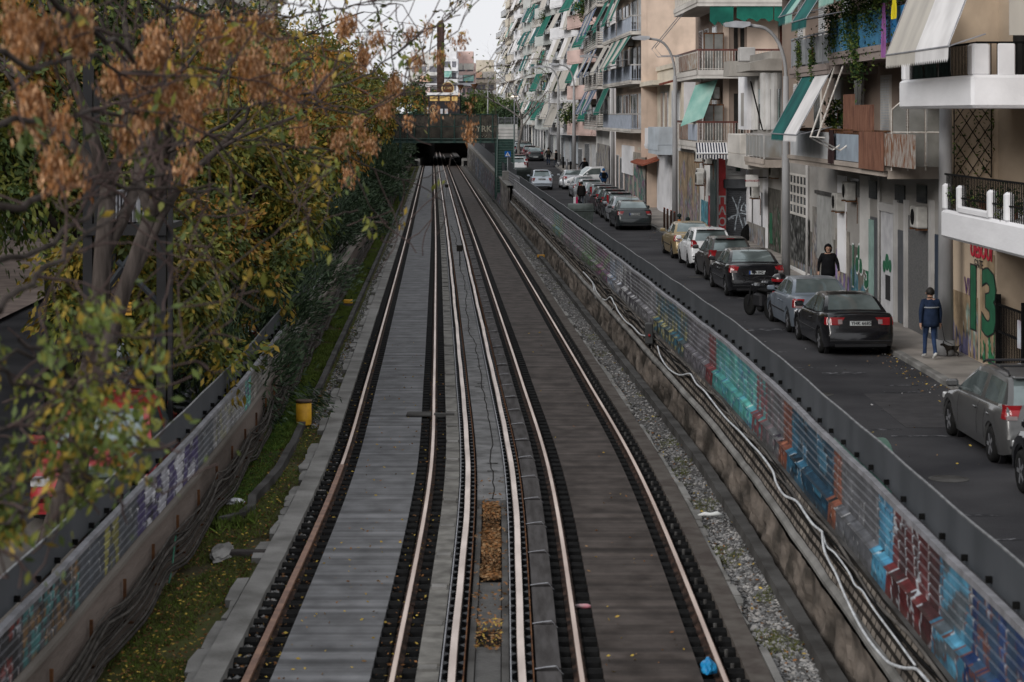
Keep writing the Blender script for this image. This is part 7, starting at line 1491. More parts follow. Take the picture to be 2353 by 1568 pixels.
# round no-turn sign and blue crossing sign
def rsign(px, py, Y, r, label, col1, col2, pole_z, sym='no', name='road_sign'):
    X = (px-CX)*Y/F; Z = Z_(py, Y); t = thing(name, label, 'road sign', (X, Y, pole_z)); mb = MB(); mb.cyl(0, .03, -.1, Z-pole_z+r, .035, 8); mb.build('post', M_steel, t, True)
    if sym == 'no':
        mb = MB(); mb.lathe([(r, -.01), (r, .01)], (0, 0, Z-pole_z), 'y', 24); pl_ = mb.build('plate', col1, t); mb = MB(); mb.lathe([(r*.76, -.0), (r*.76, .004)], (0, -.014, Z-pole_z), 'y', 24); mb.build('face', col2, pl_)
        mb = MB(); z = Z-pole_z; mb.tube([(-r*.55, -.025, z+r*.5), (r*.55, -.025, z-r*.5)], r*.07, 4); mb.build('bar', col1, pl_); mb = MB(); mb.box(-.02, .03, -.024, -.02, z-r*.45, z+r*.1); mb.box(-r*.4, .03, -.024, -.02, z+r*.05, z+r*.2); mb.add([(-r*.62, -.022, z+r*.12), (-r*.36, -.022, z-r*.08), (-r*.36, -.022, z+r*.34)], [(0, 1, 2)]); mb.build('arrow', M_black, pl_)
    else:
        mb = MB(); mb.bbox(-r, r, -.01, .01, Z-pole_z-r, Z-pole_z+r, .01); pl_ = mb.build('plate', col1, t); z = Z-pole_z; mb = MB(); mb.prism([(-r*.8, z-r*.7), (r*.8, z-r*.7), (0, z+r*.75)], 'y', -.016, -.012); mb.build('triangle', M_white, pl_)
        mb = MB(); mb.tube([(0, -.02, z+r*.1), (.02, -.02, z-r*.2), (-r*.25, -.02, z-r*.6)], r*.08, 4); mb.tube([(.02, -.02, z-r*.2), (r*.25, -.02, z-r*.6)], r*.08, 4); mb.tube([(-r*.3, -.02, z-r*.15), (r*.3, -.02, z-r*.1)], r*.06, 4); mb.lathe([(r*.13, -.004), (r*.13, .0)], (0, -.02, z+r*.28), 'y', 8); mb.build('walking_figure', M_black, pl_)
    return t
rsign(1358, 422, 158, .35, 'round red-ringed no-left-turn sign on a slim pole', mat('sign_red', (.45, .02, .03)), M_white, S(158)+.1)
rsign(1166.5, 354.5, 150, .21, 'square blue pedestrian crossing sign in front of the green stair', mat('sign_blue', (.01, .12, .45)), M_white, S(150), 'x')
# violet lamp and lit tail dots
X, Y = (1263-CX)*226/F, 226; t = thing('neon_sign', 'small glowing violet-white shop lamp under the balconies', 'lamp', (X, Y, Z_(278, Y))); mb = MB(); mb.lathe([(.02, -.02), (.2, 0), (.2, .05), (.02, .07)], (0, 0, 0), 'y', 14); mb.build('bulb', mat('violet_glow', (.55, .55, 1), emit=6), t); mb = MB(); mb.box(-.02, 1.2, .08, .12, -.02, .02); mb.build('bracket', M_black, t)
X, Y = (1182-CX)*240/F, 240; t = thing('street_lamp', 'lit globe lamp glowing beside the bare tree', 'street lamp', (X, Y, S(Y))); zz = Z_(220, Y)-S(Y); mb = MB(); mb.cyl(0, 0, 0, zz-.2, .07, 8); mb.build('post', M_steel, t); mb = MB(); mb.lathe([(.05, -.2), (.45, -.02), (.4, .06), (.1, .2), (.02, .22)], (0, 0, zz), n=14); mb.build('shade', M_steel, t, True); mb = MB(); mb.lathe([(.03, -.17), (.3, -.12), (.38, -.04), (.02, -.02)], (0, 0, zz-.01), n=14); mb.build('bulb', mat('warm_glow', (1, .85, .65), emit=3), t, True)
for i, (px, py, lab) in enumerate(((1880, 900, 'round iron manhole cover in the road beyond the asphalt patch'), (1600, 640, 'round iron manhole cover in the road beside the gold saloon'), (2180, 1090, 'round iron manhole cover in the road nearest the green container'))):
    Y = F*5.8/(py-HY); X = (px-CX)*Y/F; mb = MB(); mb.lathe([(.33, 0), (.33, .006), (.27, .009), (.27, .004), (.02, .006)], (X, Y, S(Y)+.001), n=24); tag(mb.build('manhole_cover', M_conc_d), lab, 'manhole cover', 'manhole covers in the road')
rg = np.random.default_rng(88); yy_ = 1/(1/30+(1/150-1/30)*rg.random(900)); P = np.array([(K(y)-abs(rg.normal())*.35-.03, y, S(y)+.012) for y in yy_]); yy_ = 1/(1/16+(1/90-1/16)*rg.random(260)); P = np.concatenate([P, np.array([(rg.uniform(C(y)+4.6, K(y)-1), y, S(y)+.012) for y in yy_])])
lit('gutter_litter', 'dead leaves and crumbs of litter collected along the street gutter', P, .055, 89, [L_or[1], L_ye[0], L_or[2], mat('paper_scrap', (.4, .4, .4))], 4)
# scattered rubbish on the pavement
lump('rubbish_bag', 'small white rubbish bag on the kerb before the side street', 'rubbish bag', (1229-CX)*185/F+1.2, 185, S(185)+.12, (.3, .5, .2), MATS['white_plastic'], 9)
lump('rubbish_bag', 'black rubbish bag leaning on the white pier by the pharmacy shutter', 'rubbish bag', 10.45, 92.6, S(92)+.13, (.3, .35, .5), MATS['black_rubber'], 11)
# ------------------------------------------------------------------ footbridge
M_gr = mat('dark_green_steel', (.028, .068, .058), (.018, .042, .036), .5, scale=4); M_grl = mat('grey_green_steel', (.075, .115, .10), (.05, .08, .07), .55, scale=4)
YB = 160.0; sB = F/YB; bx0, bx1 = (905-CX)/sB, (1143-CX)/sB; zb0, zb1, zt1 = Z_(329, YB), Z_(320, YB), Z_(262, YB)
fb = thing('footbridge', 'dark green steel footbridge with mesh side panels crossing over the tracks', 'footbridge', (bx0, YB, zb0))
def fbb(*a): pass
L = bx1-bx0; dk = zb1-zb0; hp = zt1-zb0
mb = MB(); mb.box(0, L, 0, .12, 0, dk+.06); mb.box(0, L, 0, 1.9, dk-.12, dk); mb.box(0, L, 1.8, 1.92, 0, dk+.06); mb.box(-.0, L, -.08, 0, dk-.02, dk+.05); mb.build('deck_beam', M_grl, fb)
M_mesh = mat('soiled_mesh_panel', (.11, .095, .075), (.03, .028, .024), .6, scale=1.6, detail=6); M_mesh.node_tree.nodes['Principled BSDF'].inputs['Alpha'].default_value = .6
px_ = [952, 985, 1014, 1044, 1074, 1103.5, 1132]
posts = [0, L*.06, L*.13]+[(p-CX)/sB-bx0 for p in px_]+[L]
for yy_ in (0, 1.85):
    for a, c in zip(posts, posts[1:]): mb = MB(); mb.box(a+.05, c-.05, yy_-.01 if yy_ else .03, yy_+.02 if yy_ else .05, dk+.05, hp-.04); mb.build('mesh_panel', M_mesh, fb)
    for p in posts: mb = MB(); mb.box(p-.045, p+.045, yy_-.03, yy_+.09, 0 if not yy_ else dk, hp); mb.box(p-.1, p+.1, yy_-.10, yy_, 0, .22) if not yy_ else None; mb.build('post', M_gr, fb)
    mb = MB(); mb.box(0, L, yy_-.03, yy_+.08, hp-.06, hp); mb.box(0, L, yy_+.0, yy_+.06, dk+.93, dk+.98); mb.build('rail', M_gr, fb)
mb = MB(); n = int(L/.13)
for i in range(n): mb.box(i*.13, i*.13+.018, .10, .12, dk+.05, dk+.93)
mb.build('balusters', M_gr, fb)['kind'] = 'stuff'
M_tag = mat('cream_spray', (.36, .33, .26), (.2, .19, .15), .7, scale=9); text('YRK', .66, face_cam((1112-CX)/sB-bx0, -.005, Z_(297, YB)-zb0), M_tag, fb, bold=.01); mb = MB()
mb.tube([((1103-CX)/sB-bx0, .0, Z_(316, YB)-zb0), ((1106-CX)/sB-bx0, .0, Z_(311, YB)-zb0), ((1108-CX)/sB-bx0, .0, Z_(315, YB)-zb0), ((1112-CX)/sB-bx0, .0, Z_(310, YB)-zb0), ((1114-CX)/sB-bx0, 0, Z_(316, YB)-zb0), ((1119-CX)/sB-bx0, 0, Z_(311, YB)-zb0)], .025, 4); mb.build('lettering', M_tag, fb)
mb = MB(); xc = (1140-CX)/sB-bx0; mb.box(xc-.1, xc+.1, .02, .22, -zb0+ZT(YB)-.2, 0); mb.box(xc-.28, xc+.28, -.1, .4, -zb0+ZT(YB)-.25, -zb0+ZT(YB)+.05); mb.box(-.1+.5, .1+.5, .02, .22, -zb0-1, 0); mb.build('column', M_gr, fb)
# stair down to the street, towards the camera
st_ = thing('footbridge_stair', 'dark green steel stair leading from the footbridge down to the street', 'staircase', (bx1, YB, 0)); sw = (1182-1144)/sB; zd_ = zb0+dk; mb = MB(); n = 20; run = 8.5
zg = S(150)
for i in range(n):
    z = zd_-(zd_-zg)*(i+1)/n; y = -run*(i+1)/n; mb.box(.04, sw-.04, y-.03, y+.42, z-.03, z+.01); mb.box(.04, sw-.04, y+.38, y+.42, z-.0, z+(zd_-zg)/n-.02, 1)
mb.build('steps', [M_grl, M_gr], st_)
for x in (0, sw):
    mb = MB(); mb.add([(x-.04, 0, zd_-.3), (x-.04, 0, zd_+.08), (x-.04, -run, zg+.05), (x-.04, -run, zg-.25), (x+.04, 0, zd_-.3), (x+.04, 0, zd_+.08), (x+.04, -run, zg+.05), (x+.04, -run, zg-.25)], [(0,1,2,3), (7,6,5,4), (1,5,6,2), (0,4,5,1), (3,2,6,7), (0,3,7,4)]); mb.build('stringer', M_gr, st_)
    mb = MB(); mb.tube([(x, .3, zd_+1.1), (x, 0, zd_+1.1), (x, -run, zg+1.1), (x, -run, zg)], .04, 6); mb.tube([(x, 0, zd_+.6), (x, -run, zg+.6)], .025, 4)
    for k in range(6): mb.tube([(x, -run*k/5, zd_-(zd_-zg)*k/5), (x, -run*k/5, zd_-(zd_-zg)*k/5+1.1)], .028, 5)
    mb.build('handrail', M_grl, st_)
mb = MB(); mb.box(0, sw, 0, 1.9, zd_-.12, zd_); mb.build('landing', M_grl, st_)
# stepped pieces closing the street fence near the stair
sf = thing('stepped_fence', 'grey steel fence stepping up beside the concrete pillar near the stair', 'fence', (0, 0, 0))
for i, (a, b_) in enumerate(((128, 134), (134.2, 139), (139.2, 143.5), (143.7, 147.5))):
    h = 2.25+.32*i-.1; mb = MB(); sweep(mb, bar(4.20, 4.26, .9, h), [a, (a+b_)/2, b_], closed=True, zf=ZR)
    for k in range(7): sweep(mb, bar(4.16, 4.20, 1.0+k*.17, 1.1+k*.17), [a, b_], closed=True, zf=ZR, mi=1)
    mb.build('panel', [M_fdark, M_rail], sf)
mb = MB(); mb.bbox(C(147)+3.75, C(147)+4.35, 146, 147.2, ZT(147)-.3, Z_(393, 147), .04); tag(mb.build('concrete_pillar', M_conc), 'weathered concrete pillar at the foot of the footbridge stair', 'pillar')
wallpatch('wall_face', 3.75, lambda y: ZT(y)-.3, lambda y: 1.0, 134, 146, [(100, 200, '#5c5a58', '#6a6664', '#77706c', '#3a3a3c', 1.2)], fw)
# ------------------------------------------------------------------ covered station and square beyond
pz = 4.1; mb = MB(); mb.box(-45, C(300)+4.2, 300, 345, pz, pz+.9); mb.box(-45, C(300)+4.2, 299.6, 300, pz-.3, pz+1.5); tag(mb.build('square_deck', M_conc, loc=(0, 0, 0)), kind='structure')
mb = MB()
for o_ in (-9.5, -4.9, 4.0): mb.box(C(300)+o_, C(300)+o_+.5, 300, 395, -3, pz)
mb.box(-40, C(440)+9, 470, 471, -4, pz+2); mb.box(-45, C(400)+6, 345, 395, pz, pz+.6); mb.box(-45, C(440)+8, 440, 470, pz, pz+.6); mb.box(-45, C(300)-9.5, 299.7, 300.3, -3, pz); tag(mb.build('tunnel_walls', M_soil, loc=(0, 0, 0)), kind='structure')
for q, lab in ((-1, 'station platform with an ochre wall under the deck, on the grassy side'), (1, 'station platform with an ochre wall under the deck, on the street side')):
    o_ = q*3.9; t = thing('platform', lab, 'platform', (C(300)+o_, 300.5, ZT(300)), group='covered station platforms'); mb = MB(); mb.box(-.9, .9, 0, 36, -.3, 1.0); mb.build('slab', M_conc, t); mb = MB(); mb.box(q*.8-.05, q*.8+.05, 0, 36, 1.0, 3.2); mb.build('wall_tiles', mat('ochre_tiles', (.28, .17, .07), (.2, .12, .05)), t)
    mb = MB()
    for k in range(5): mb.box(-.6-q*.0, .6, -.6+.1*k-.3, -.3+.1*k, -.3+.2*k, -.1+.2*k)
    mb.build('platform_steps', M_black, t)
Yk = 306; sK = F/Yk; kx = (984-CX)/sK; kw = (1057-984)/sK; kb = pz+.9; kt = Z_(215, Yk)
k_ = thing('kiosk', 'black kiosk with a gold K emblem and yellow top windows on the square', 'kiosk', (kx, Yk, kb)); H_ = kt-kb
mb = MB(); mb.box(0, kw, 0, 5, 0, H_-.3); mb.build('wall', mat('kiosk_black', (.018, .018, .022), rough=.5), k_); mb = MB(); mb.box(-.15, kw+.15, -.3, 5.2, H_-.25, H_+.12); mb.build('roof', M_whitep, k_)
for a, c in ((.05, .30), (.36, .68), (.74, .92)): mb = MB(); mb.box(kw*a, kw*c, -.03, 0, H_-1.1, H_-.45); mb.build('window', mat('amber_window', (.55, .38, .14), (.42, .28, .1), emit=.25), k_)
for a, c in ((.38, .46), (.52, .62)): mb = MB(); mb.box(kw*a, kw*c, -.03, 0, 0, H_*.42); mb.build('doorway', mat('pale_doorway', (.5, .52, .56)), k_)
M_gold = mat('gold_letter', (.55, .42, .22), (.4, .3, .15), .4); text('K', .75, face_cam(kw*.17, -.04, H_*.40), M_gold, k_); mb = MB(); mb.tube([(kw*.17+.55*math.cos(a_/16*6.28), -.04, H_*.40+.55*math.sin(a_/16*6.28)) for a_ in range(2, 16)], .04, 4); mb.build('emblem_ring', M_gold, k_)
t = thing('brick_tower', 'tall dark brown tower pillar rising behind the kiosk', 'tower', ((1012.5-CX)*320/F, 320, pz+.9)); ht_ = Z_(62, 320)-pz-.9; mb = MB(); w_ = .55
for i in range(6): mb.bbox(-w_, w_, -w_, w_, ht_*i/6+.02, ht_*(i+1)/6, .06)
mb.build('shaft', mat('dark_brown_brick', (.075, .045, .038), (.04, .026, .022), .8, scale=3), t); mb = MB(); mb.lathe([(w_*1.1, 0), (w_*1.15, .25), (w_*.9, .6), (w_*.3, .85), (.02, .9)], (0, 0, ht_), n=14); mb.build('cap', mat('mossy_cap', (.08, .09, .03)), t)
t = thing('round_sign', 'round golden sign beside the tower above the kiosk roof', 'sign', ((1029-CX)*312/F, 312, pz+.9)); zs = Z_(203, 312)-pz-.9; mb = MB(); mb.cyl(0, 0, 0, zs, .07, 6); mb.build('post', M_black, t); mb = MB(); mb.lathe([(.95, -.06), (.95, .06)], (0, 0, zs), 'y', 20); mb.build('disc', M_gold, t); mb = MB(); mb.lathe([(.8, -.075), (.8, -.065)], (0, 0, zs), 'y', 20); mb.build('face', M_rust, t); text('CAFE', .5, face_cam(0, -.09, zs), M_gold, t)
for i, (px, Y) in enumerate(((1058, 303), (1090, 305))): t = thing('square_lantern', ['nearer', 'farther'][i]+' cup-shaped lantern on the square behind the footbridge', 'lantern', ((px-CX)*Y/F, Y, pz+.9), group='lanterns on the square'); z = Z_(196-i*2, Y)-pz-.9; mb = MB(); mb.cyl(0, 0, 0, z-.6, .06, 6); mb.build('post', M_black, t); mb = MB(); mb.lathe([(.15, -.7), (.5, 0), (.55, .05), (.02, .08)], (0, 0, z), n=12); mb.build('shade', M_rust, t)
# ramp with railing and hedge behind the stair
t = thing('ramp_wall', 'grey ramp wall with pale horizontal boards and a railing behind the stair', 'wall', ((1143-CX)*255/F, 255, S(255))); w_ = 44/F*270; mb = MB(); mb.box(-1.5, w_, 6, 6.3, 0, Z_(286, 261)-S(255)); mb.build('wall_face', M_gyp, t); mb = MB()
for k in range(6): mb.box(-1.5, w_, 5.92, 6.0, .6+k*.42, .9+k*.42)
mb.build('boards', M_offw, t); mb = MB(); z1 = Z_(286, 261)-S(255)
for k in range(5): mb.tube([(-1.5, 6, z1+.15+k*.17), (w_, 6, z1+.15+k*.17)], .025, 4)
for k in range(6): mb.tube([(-1.5+k*.8, 6, z1), (-1.5+k*.8, 6, z1+1)], .03, 4)
mb.build('railing', M_steel, t); mb = MB(); mb.box(-1.5, w_, -3, 6, -.3, 1.15); mb.build('ramp', M_asph, t)
# ------------------------------------------------------------------ trees
BK = mat('grey_bark', (.070, .058, .052), (.034, .028, .025), .9, scale=5, stretch=(2, 2, .4), bump=.6, bscale=12); BKd = mat('dark_bark', (.04, .032, .027), (.018, .015, .013), .95, scale=5, stretch=(2, 2, .4), bump=.8, bscale=10); BKp = mat('pale_bark', (.26, .24, .225), (.15, .14, .13), .85, scale=5); TW = mat('reddish_twig', (.085, .06, .055), (.045, .032, .03), .8, scale=6)
def LM(n_, c, r=.6): m = mat('leaf_'+n_, c, [x*.65 for x in lin(c)], r, scale=1.5); m.node_tree.nodes['Principled BSDF'].inputs['Subsurface Weight'].default_value = 0; return m
YG = [LM('yellow', (.29, .20, .025)), LM('yellowgreen', (.15, .16, .025)), LM('green', (.07, .10, .022)), LM('gold', (.36, .18, .03))]
BR = [LM('tan_seed', (.36, .17, .07), .85), LM('brown_seed', (.20, .085, .035), .85), LM('pale_seed', (.55, .33, .19), .85)]
OL = [LM('oleander', (.022, .045, .02)), LM('oleander_mid', (.035, .065, .028)), LM('oleander_pale', (.065, .10, .05))]
GD = [LM('deep', (.03, .06, .015)), LM('mid', (.06, .10, .02)), LM('light', (.11, .15, .03))]
def grow(rg, base, dirv, L, r, depth, spread, out, tips, up=.25, seg=5, nb=(3, 4), shrink=.68, wob=.16):
    p = np.array(base, float); d = np.array(dirv, float); d /= np.linalg.norm(d); pts = [p.copy()]
    for i in range(seg): d = d+rg.normal(size=3)*wob+np.array([0, 0, up*.12]); d /= np.linalg.norm(d); p = p+d*L/seg; pts.append(p.copy())
    rs = [r*(1-.55*i/seg) for i in range(seg+1)]; out.append((pts, rs, depth))
    if depth == 0: tips.append((p, d)); tips.append((pts[-3], d)); return
    for k in range(rg.integers(nb[0], nb[1]+1)):
        i = rg.integers(seg//2, seg+1) if k else seg; a = rg.normal(size=3); a -= a.dot(d)*d; a /= np.linalg.norm(a); nd = d*(1-spread*.5)+a*spread+np.array([0, 0, up*.4])
        grow(rg, pts[i], nd, L*shrink*rg.uniform(.75, 1.15), rs[i]*.62, depth-1, spread, out, tips, up, seg, nb, shrink, wob)
def tree(label, x, y, z, H, seed, mats, nleaf, lsize, trunkh=.35, spread=.75, depth=3, r=.18, bark=BK, sig=.38, lean=(0, 0), group=None, cl=1.0, name='street_tree', nb=(3, 4), up=.25, L0=None, droop=.3, asp=.42, twig=None, limit=None, bend=.16, cat='tree'):
    rg = np.random.default_rng(seed); t = thing(name, label, cat, (x, y, z), group=group); out, tips = [], []
    th = H*trunkh; top = np.array([lean[0]*th, lean[1]*th, th]); tp = [np.array([0, 0, -.1])]+[top*k/5+rg.normal(size=3)*np.array([.05, .05, 0])*r/.15 for k in range(1, 5)]+[top]
    mb = MB(); mb.tube(tp, [r*1.25]+[r*(1-.07*k) for k in range(5)], 9); mb.build('trunk', bark, t, True)
    for k in range(rg.integers(4, 6)):
        a = k*1.4+rg.uniform(-.3, .3); grow(rg, tp[-1] if k else tp[-2], (math.cos(a)*spread, math.sin(a)*spread, .9), L0 or H*.28, r*.62, depth-1, spread*.85, out, tips, up, nb=nb, wob=bend)
    mb = MB()
    for pts, rs, d in out: mb.tube(pts, rs, 6 if d > 1 else 4 if d else 3, cap=False)
    mb.build('branches', twig or bark, t, True)
    if nleaf:
        T_ = np.array([q[0] for q in tips]); n = nleaf; idx = rg.integers(0, len(T_), n); zc = rg.integers(0, len(mats), len(T_))
        # short leafy twigs: leaves strung in sprays around each tip
        sp = rg.normal(size=(len(T_)*4, 3)); sp /= np.linalg.norm(sp, axis=1)[:, None]; sp[:, 2] -= .3
        k4 = idx*4+rg.integers(0, 4, n); tt = rg.random(n)**.8
        P = T_[idx]+sp[k4]*(tt*sig*2.0)[:, None]*cl+rg.normal(size=(n, 3))*sig*.22
        mi = np.where(rg.random(n) < .7, zc[idx], rg.integers(0, len(mats), n))
        if limit: keep_ = limit(P+np.array([x, y, z])); P = P[keep_]; mi = mi[keep_]; idx = idx[keep_]; k4 = k4[keep_]
        V, Fq, _ = leaf_mesh(P, lsize, seed, aspect=asp, dirs=sp[k4]*.8+np.array([0, 0, -droop])); quads_obj('crown', V, Fq, mi, mats, t)
    return t
G_T = 'autumn trees beyond the verge fence'
Zl = lambda y: LS(y)
labs = ['yellow-green tree with twin dark trunks by the green dumpster', 'golden autumn tree behind the twin-trunked one', 'mixed green and yellow tree above the oleander hedge', 'yellowing tree half way along the verge hedge', 'dense gold and green tree leaning over the verge hedge', 'orange-tinged tree before the footbridge', 'thin yellow tree just before the footbridge', 'tree with brown seed heads above the footbridge end', 'farther green-gold tree past the footbridge', 'farthest green-gold tree near the covered station']
data = [(-7.1, 46, 9.0, 0), (-7.3, 56, 11, 1), (-8.0, 67, 11.5, 2), (-8.6, 80, 12, 0), (-9.4, 95, 12.5, 1), (-10.3, 112, 12.5, 3), (-11.2, 131, 13, 0), (-12.2, 152, 14, 2), (-14.5, 185, 13, 1), (-17.5, 225, 14, 0)]
pal = [[YG[0], YG[1], YG[2], YG[1]], [YG[3], YG[0], YG[1], YG[3]], [YG[1], YG[2], YG[2], YG[0]], [YG[3], BR[0], YG[0], YG[1]]]
for i, (x, y, H, p) in enumerate(data):
    tree(labs[i], x, y, Zl(y), H, 100+i, pal[p], 24000 if y < 100 else 18000, .15 if y < 70 else .20 if y < 120 else .26, group=G_T, r=.2, bark=BKd, sig=.52, spread=.9, trunkh=.34, L0=H*.20, limit=lambda P: P[:, 0] < np.array([C(q) for q in P[:, 1]])-3.7-.4*np.sin(P[:, 1]*1.3))
tree('second dark trunk leaning out behind the green dumpster', -6.6, 45, Zl(45), 8.5, 131, pal[0], 13000, .15, group=G_T, r=.19, bark=BKd, sig=.5, lean=(.25, 0), trunkh=.4, L0=1.1)
# second row across the side street
for i, (x, y, H) in enumerate(((-13.5, 34, 11), (-14.2, 50, 13), (-15, 70, 14), (-16, 95, 15), (-18, 130, 16), (-21, 180, 17))):
    tree(['dark leafy tree on the far pavement across the side street', 'tall green tree across the side street behind the transformer', 'tall yellow-green tree across the side street', 'broad green tree farther across the side street', 'distant gold tree across the side street', 'farthest dark tree across the side street'][i], x, y, Zl(y), H, 200+i, [GD[0], GD[1], YG[1], YG[2]] if i % 2 == 0 else [YG[1], YG[0], GD[1], YG[3]], 17000, .2+.0008*y, group='trees across the side street', r=.22, bark=BKd, sig=.8, spread=1.0, L0=H*.24)
# oleander hedge leaning over the verge wall
for i in range(22):
    y = 39+i*4.6+(i**1.9)*.30
    if y > 290: break
    r_ = 1.5+.15*(i % 3); x = C(y)-4.15-1.2+.12*(i % 2); n_ = 11000 if y < 70 else 7000 if y < 120 else 4200; hgt = 1.15+.15*(i % 4)
    lab = 'oleander shrub number'; words = ['nearest', 'second', 'third', 'fourth', 'fifth', 'sixth', 'seventh', 'eighth', 'ninth', 'tenth', 'eleventh', 'twelfth', 'thirteenth', 'fourteenth', 'fifteenth', 'sixteenth', 'seventeenth', 'eighteenth', 'nineteenth', 'twentieth', 'twenty-first', 'twenty-second']
    rg = np.random.default_rng(300+i); t = thing('oleander_shrub', f'{words[i]} dark green oleander shrub, counted from the camera, leaning over the verge wall', 'shrub', (x, y, Zl(y)), group='oleander hedge along the verge wall')
    out, tips = [], []
    for k in range(11): a = rg.uniform(0, 6.28); grow(rg, (rg.normal()*.25, rg.normal()*.6, 0), (math.cos(a)*.55+.12, math.sin(a)*.7, 1), 1.25+hgt*.45, .03, 1, .6, out, tips, .15, seg=5, nb=(3, 5), shrink=.55)
    mb = MB()
    for pts, rs, d in out: mb.tube(pts, rs, 4, cap=False)
    mb.build('branches', BKd, t); T_ = np.array([q for pts, rs, d in out for q in pts[2:]]); D_2 = np.array([(pts[-1]-pts[0])/np.linalg.norm(pts[-1]-pts[0]) for pts, rs, d in out for q in pts[2:]])
    idx = rg.integers(0, len(T_), n_); P = T_[idx]+rg.normal(size=(n_, 3))*.17
    V, Fq, mi = leaf_mesh(P, .17 if y < 80 else .24 if y < 150 else .36, 300+i, 3, aspect=.21, dirs=D_2[idx]*1.2); quads_obj('foliage', V, Fq, mi, OL, t)
# trunks and shrubs nearer the camera beyond the fence
tree('pale leaning trunk with upright limbs rising beside the transformer', (165-CX)*27/F, 27, Zl(27), 9.5, 401, pal[2], 1400, .10, r=.15, bark=BK, lean=(.08, .1), trunkh=.5, group=G_T, sig=.3, spread=.6)
tree('thin grey trunk near the frame edge behind the fence', (60-CX)*24/F, 24, Zl(24), 9, 402, pal[2], 2600, .09, r=.12, bark=BK, lean=(.3, .1), trunkh=.5, group=G_T, sig=.3, spread=.7)
tree('dark crooked tree behind the transformer posts', -7.6, 36, Zl(36), 9.5, 403, [YG[1], YG[2], GD[1]], 13000, .15, r=.2, bark=BKd, trunkh=.35, group=G_T, sig=.5, L0=1.5)
tree('low spreading yellow-green tree hanging over the near verge fence', -6.0, 33.5, Zl(33), 6.3, 404, [YG[1], YG[0], YG[2], YG[1]], 13000, .14, r=.14, bark=BK, trunkh=.38, group=G_T, sig=.36, spread=1.05, up=.05, L0=.95)
tree('yellow-green tree spreading above the oleanders and the verge fence', -6.3, 40, Zl(40), 7.5, 405, [YG[1], YG[0], YG[2], YG[3]], 15000, .15, r=.15, bark=BKd, trunkh=.35, group=G_T, sig=.40, spread=1.1, up=.08, L0=1.15)
# foreground: low leafy boughs entering from the frame edge, and bare boughs with brown seed clusters
def bough_tree(label, x, y, z, boughs, seed, leaf, seeds, group=None, trunk=None):
    """boughs: world polylines (x,y,z) with start radius"""
    rg = np.random.default_rng(seed); t = thing('seed_bearing_tree', label, 'tree', (x, y, z), group=group); o3 = np.array([x, y, z]); out, tips = [], []
    mb = MB()
    if trunk: mb.tube([Vector(p)-Vector(o3) for p in trunk[0]], trunk[1], 10); mb.build('trunk', BK, t, True); mb = MB()
    for pts, r, sub in boughs:
        r *= .62
        P = [np.array(p, float)-o3 for p in pts]; sm = []
        for i in range(len(P)-1):
            p0, p1, p2, p3 = P[max(i-1, 0)], P[i], P[i+1], P[min(i+2, len(P)-1)]
            for k in range(4): q = k/4; sm.append(.5*((2*p1)+(p2-p0)*q+(2*p0-5*p1+4*p2-p3)*q*q+(p3*1-3*p2+3*p1-p0)*q**3)+rg.normal(size=3)*.012)
        sm.append(P[-1]); n = len(sm); rs = [r*(1-.7*i/n) for i in range(n)]; mb.tube(sm, rs, 7, cap=False)
        for k in range(sub):
            i = rg.integers(n//5, n-1); d = sm[i+1]-sm[i]; d /= np.linalg.norm(d)+1e-9; a = rg.normal(size=3)*np.array([1, .8, 1]); nd = d*.7+a*.45
            grow(rg, sm[i], nd, rg.uniform(.22, .55)*(sm[i][1]+o3[1])/10, rs[i]*.5+.003, 1, .7, out, tips, .05, seg=5, nb=(2, 3), shrink=.7, wob=.2)
        tips.append((sm[-1], d))
    mb.build('boughs', BK, t, True); mb = MB()
    for pts, rs, d in out: mb.tube(pts, [max(q, .0045) for q in rs], 4, cap=False)
    mb.build('twigs', TW, t, True)
    T_ = np.array([q[0] for q in tips]); D3 = np.array([q[1] for q in tips])
    if leaf:
        n, size, mats, frac = leaf; sel = rg.permutation(len(T_))[:int(len(T_)*frac)]; idx = sel[rg.integers(0, len(sel), n)]; s_ = rg.normal(size=(len(T_)*3, 3)); s_[:, 2] -= .2; s_ /= np.linalg.norm(s_, axis=1)[:, None]; k3 = idx*3+rg.integers(0, 3, n)
        P2 = T_[idx]+s_[k3]*rg.random(n)[:, None]*.17+rg.normal(size=(n, 3))*.03; wp = P2+o3; pxx = CX+wp[:, 0]*F/wp[:, 1]; pyy = HY+(HC-wp[:, 2])*F/wp[:, 1]; kp = ((pxx < 330+60*np.sin(wp[:, 2]*3)) & (pyy < 1230-.25*pxx+50*np.sin(wp[:, 0]*9)) & (pyy > 700)) | (rg.random(n) < .06) | (seeds is not None); P2, k3, idx = P2[kp], k3[kp], idx[kp]; n = len(P2); V, Fq, mi = leaf_mesh(P2, size, seed, len(mats), aspect=.45, dirs=s_[k3]*.5+np.array([0, 0, -.6])); zc = rg.integers(0, len(mats), len(T_))
        quads_obj('leaves', V, Fq, np.where(rg.random(n) < .6, zc[idx], mi), mats, t)
    if seeds:
        cents, n, size = seeds; PP = []
        for (cx, cy, cz, rr, hh) in cents:
            m = int(n*rr*hh*14); k = max(3, int(rr*26)); sc = rg.normal(size=(k, 3))*np.array([rr, rr, hh*.55])*.42; u = rg.random(m); b_ = sc[rg.integers(0, k, m)]
            PP.append(np.array([cx, cy, cz])-o3+b_+rg.normal(size=(m, 3))*np.array([.028, .028, .04])-np.stack([0*u, 0*u, u*hh*.45], 1))
        P3 = np.concatenate(PP); V, Fq, mi = leaf_mesh(P3, size, seed+1, 3, aspect=.3, droop=1.2, dirs=np.tile([0, 0, -1.], (len(P3), 1))); quads_obj('seed_clusters', V, Fq, mi, BR, t)
    return t
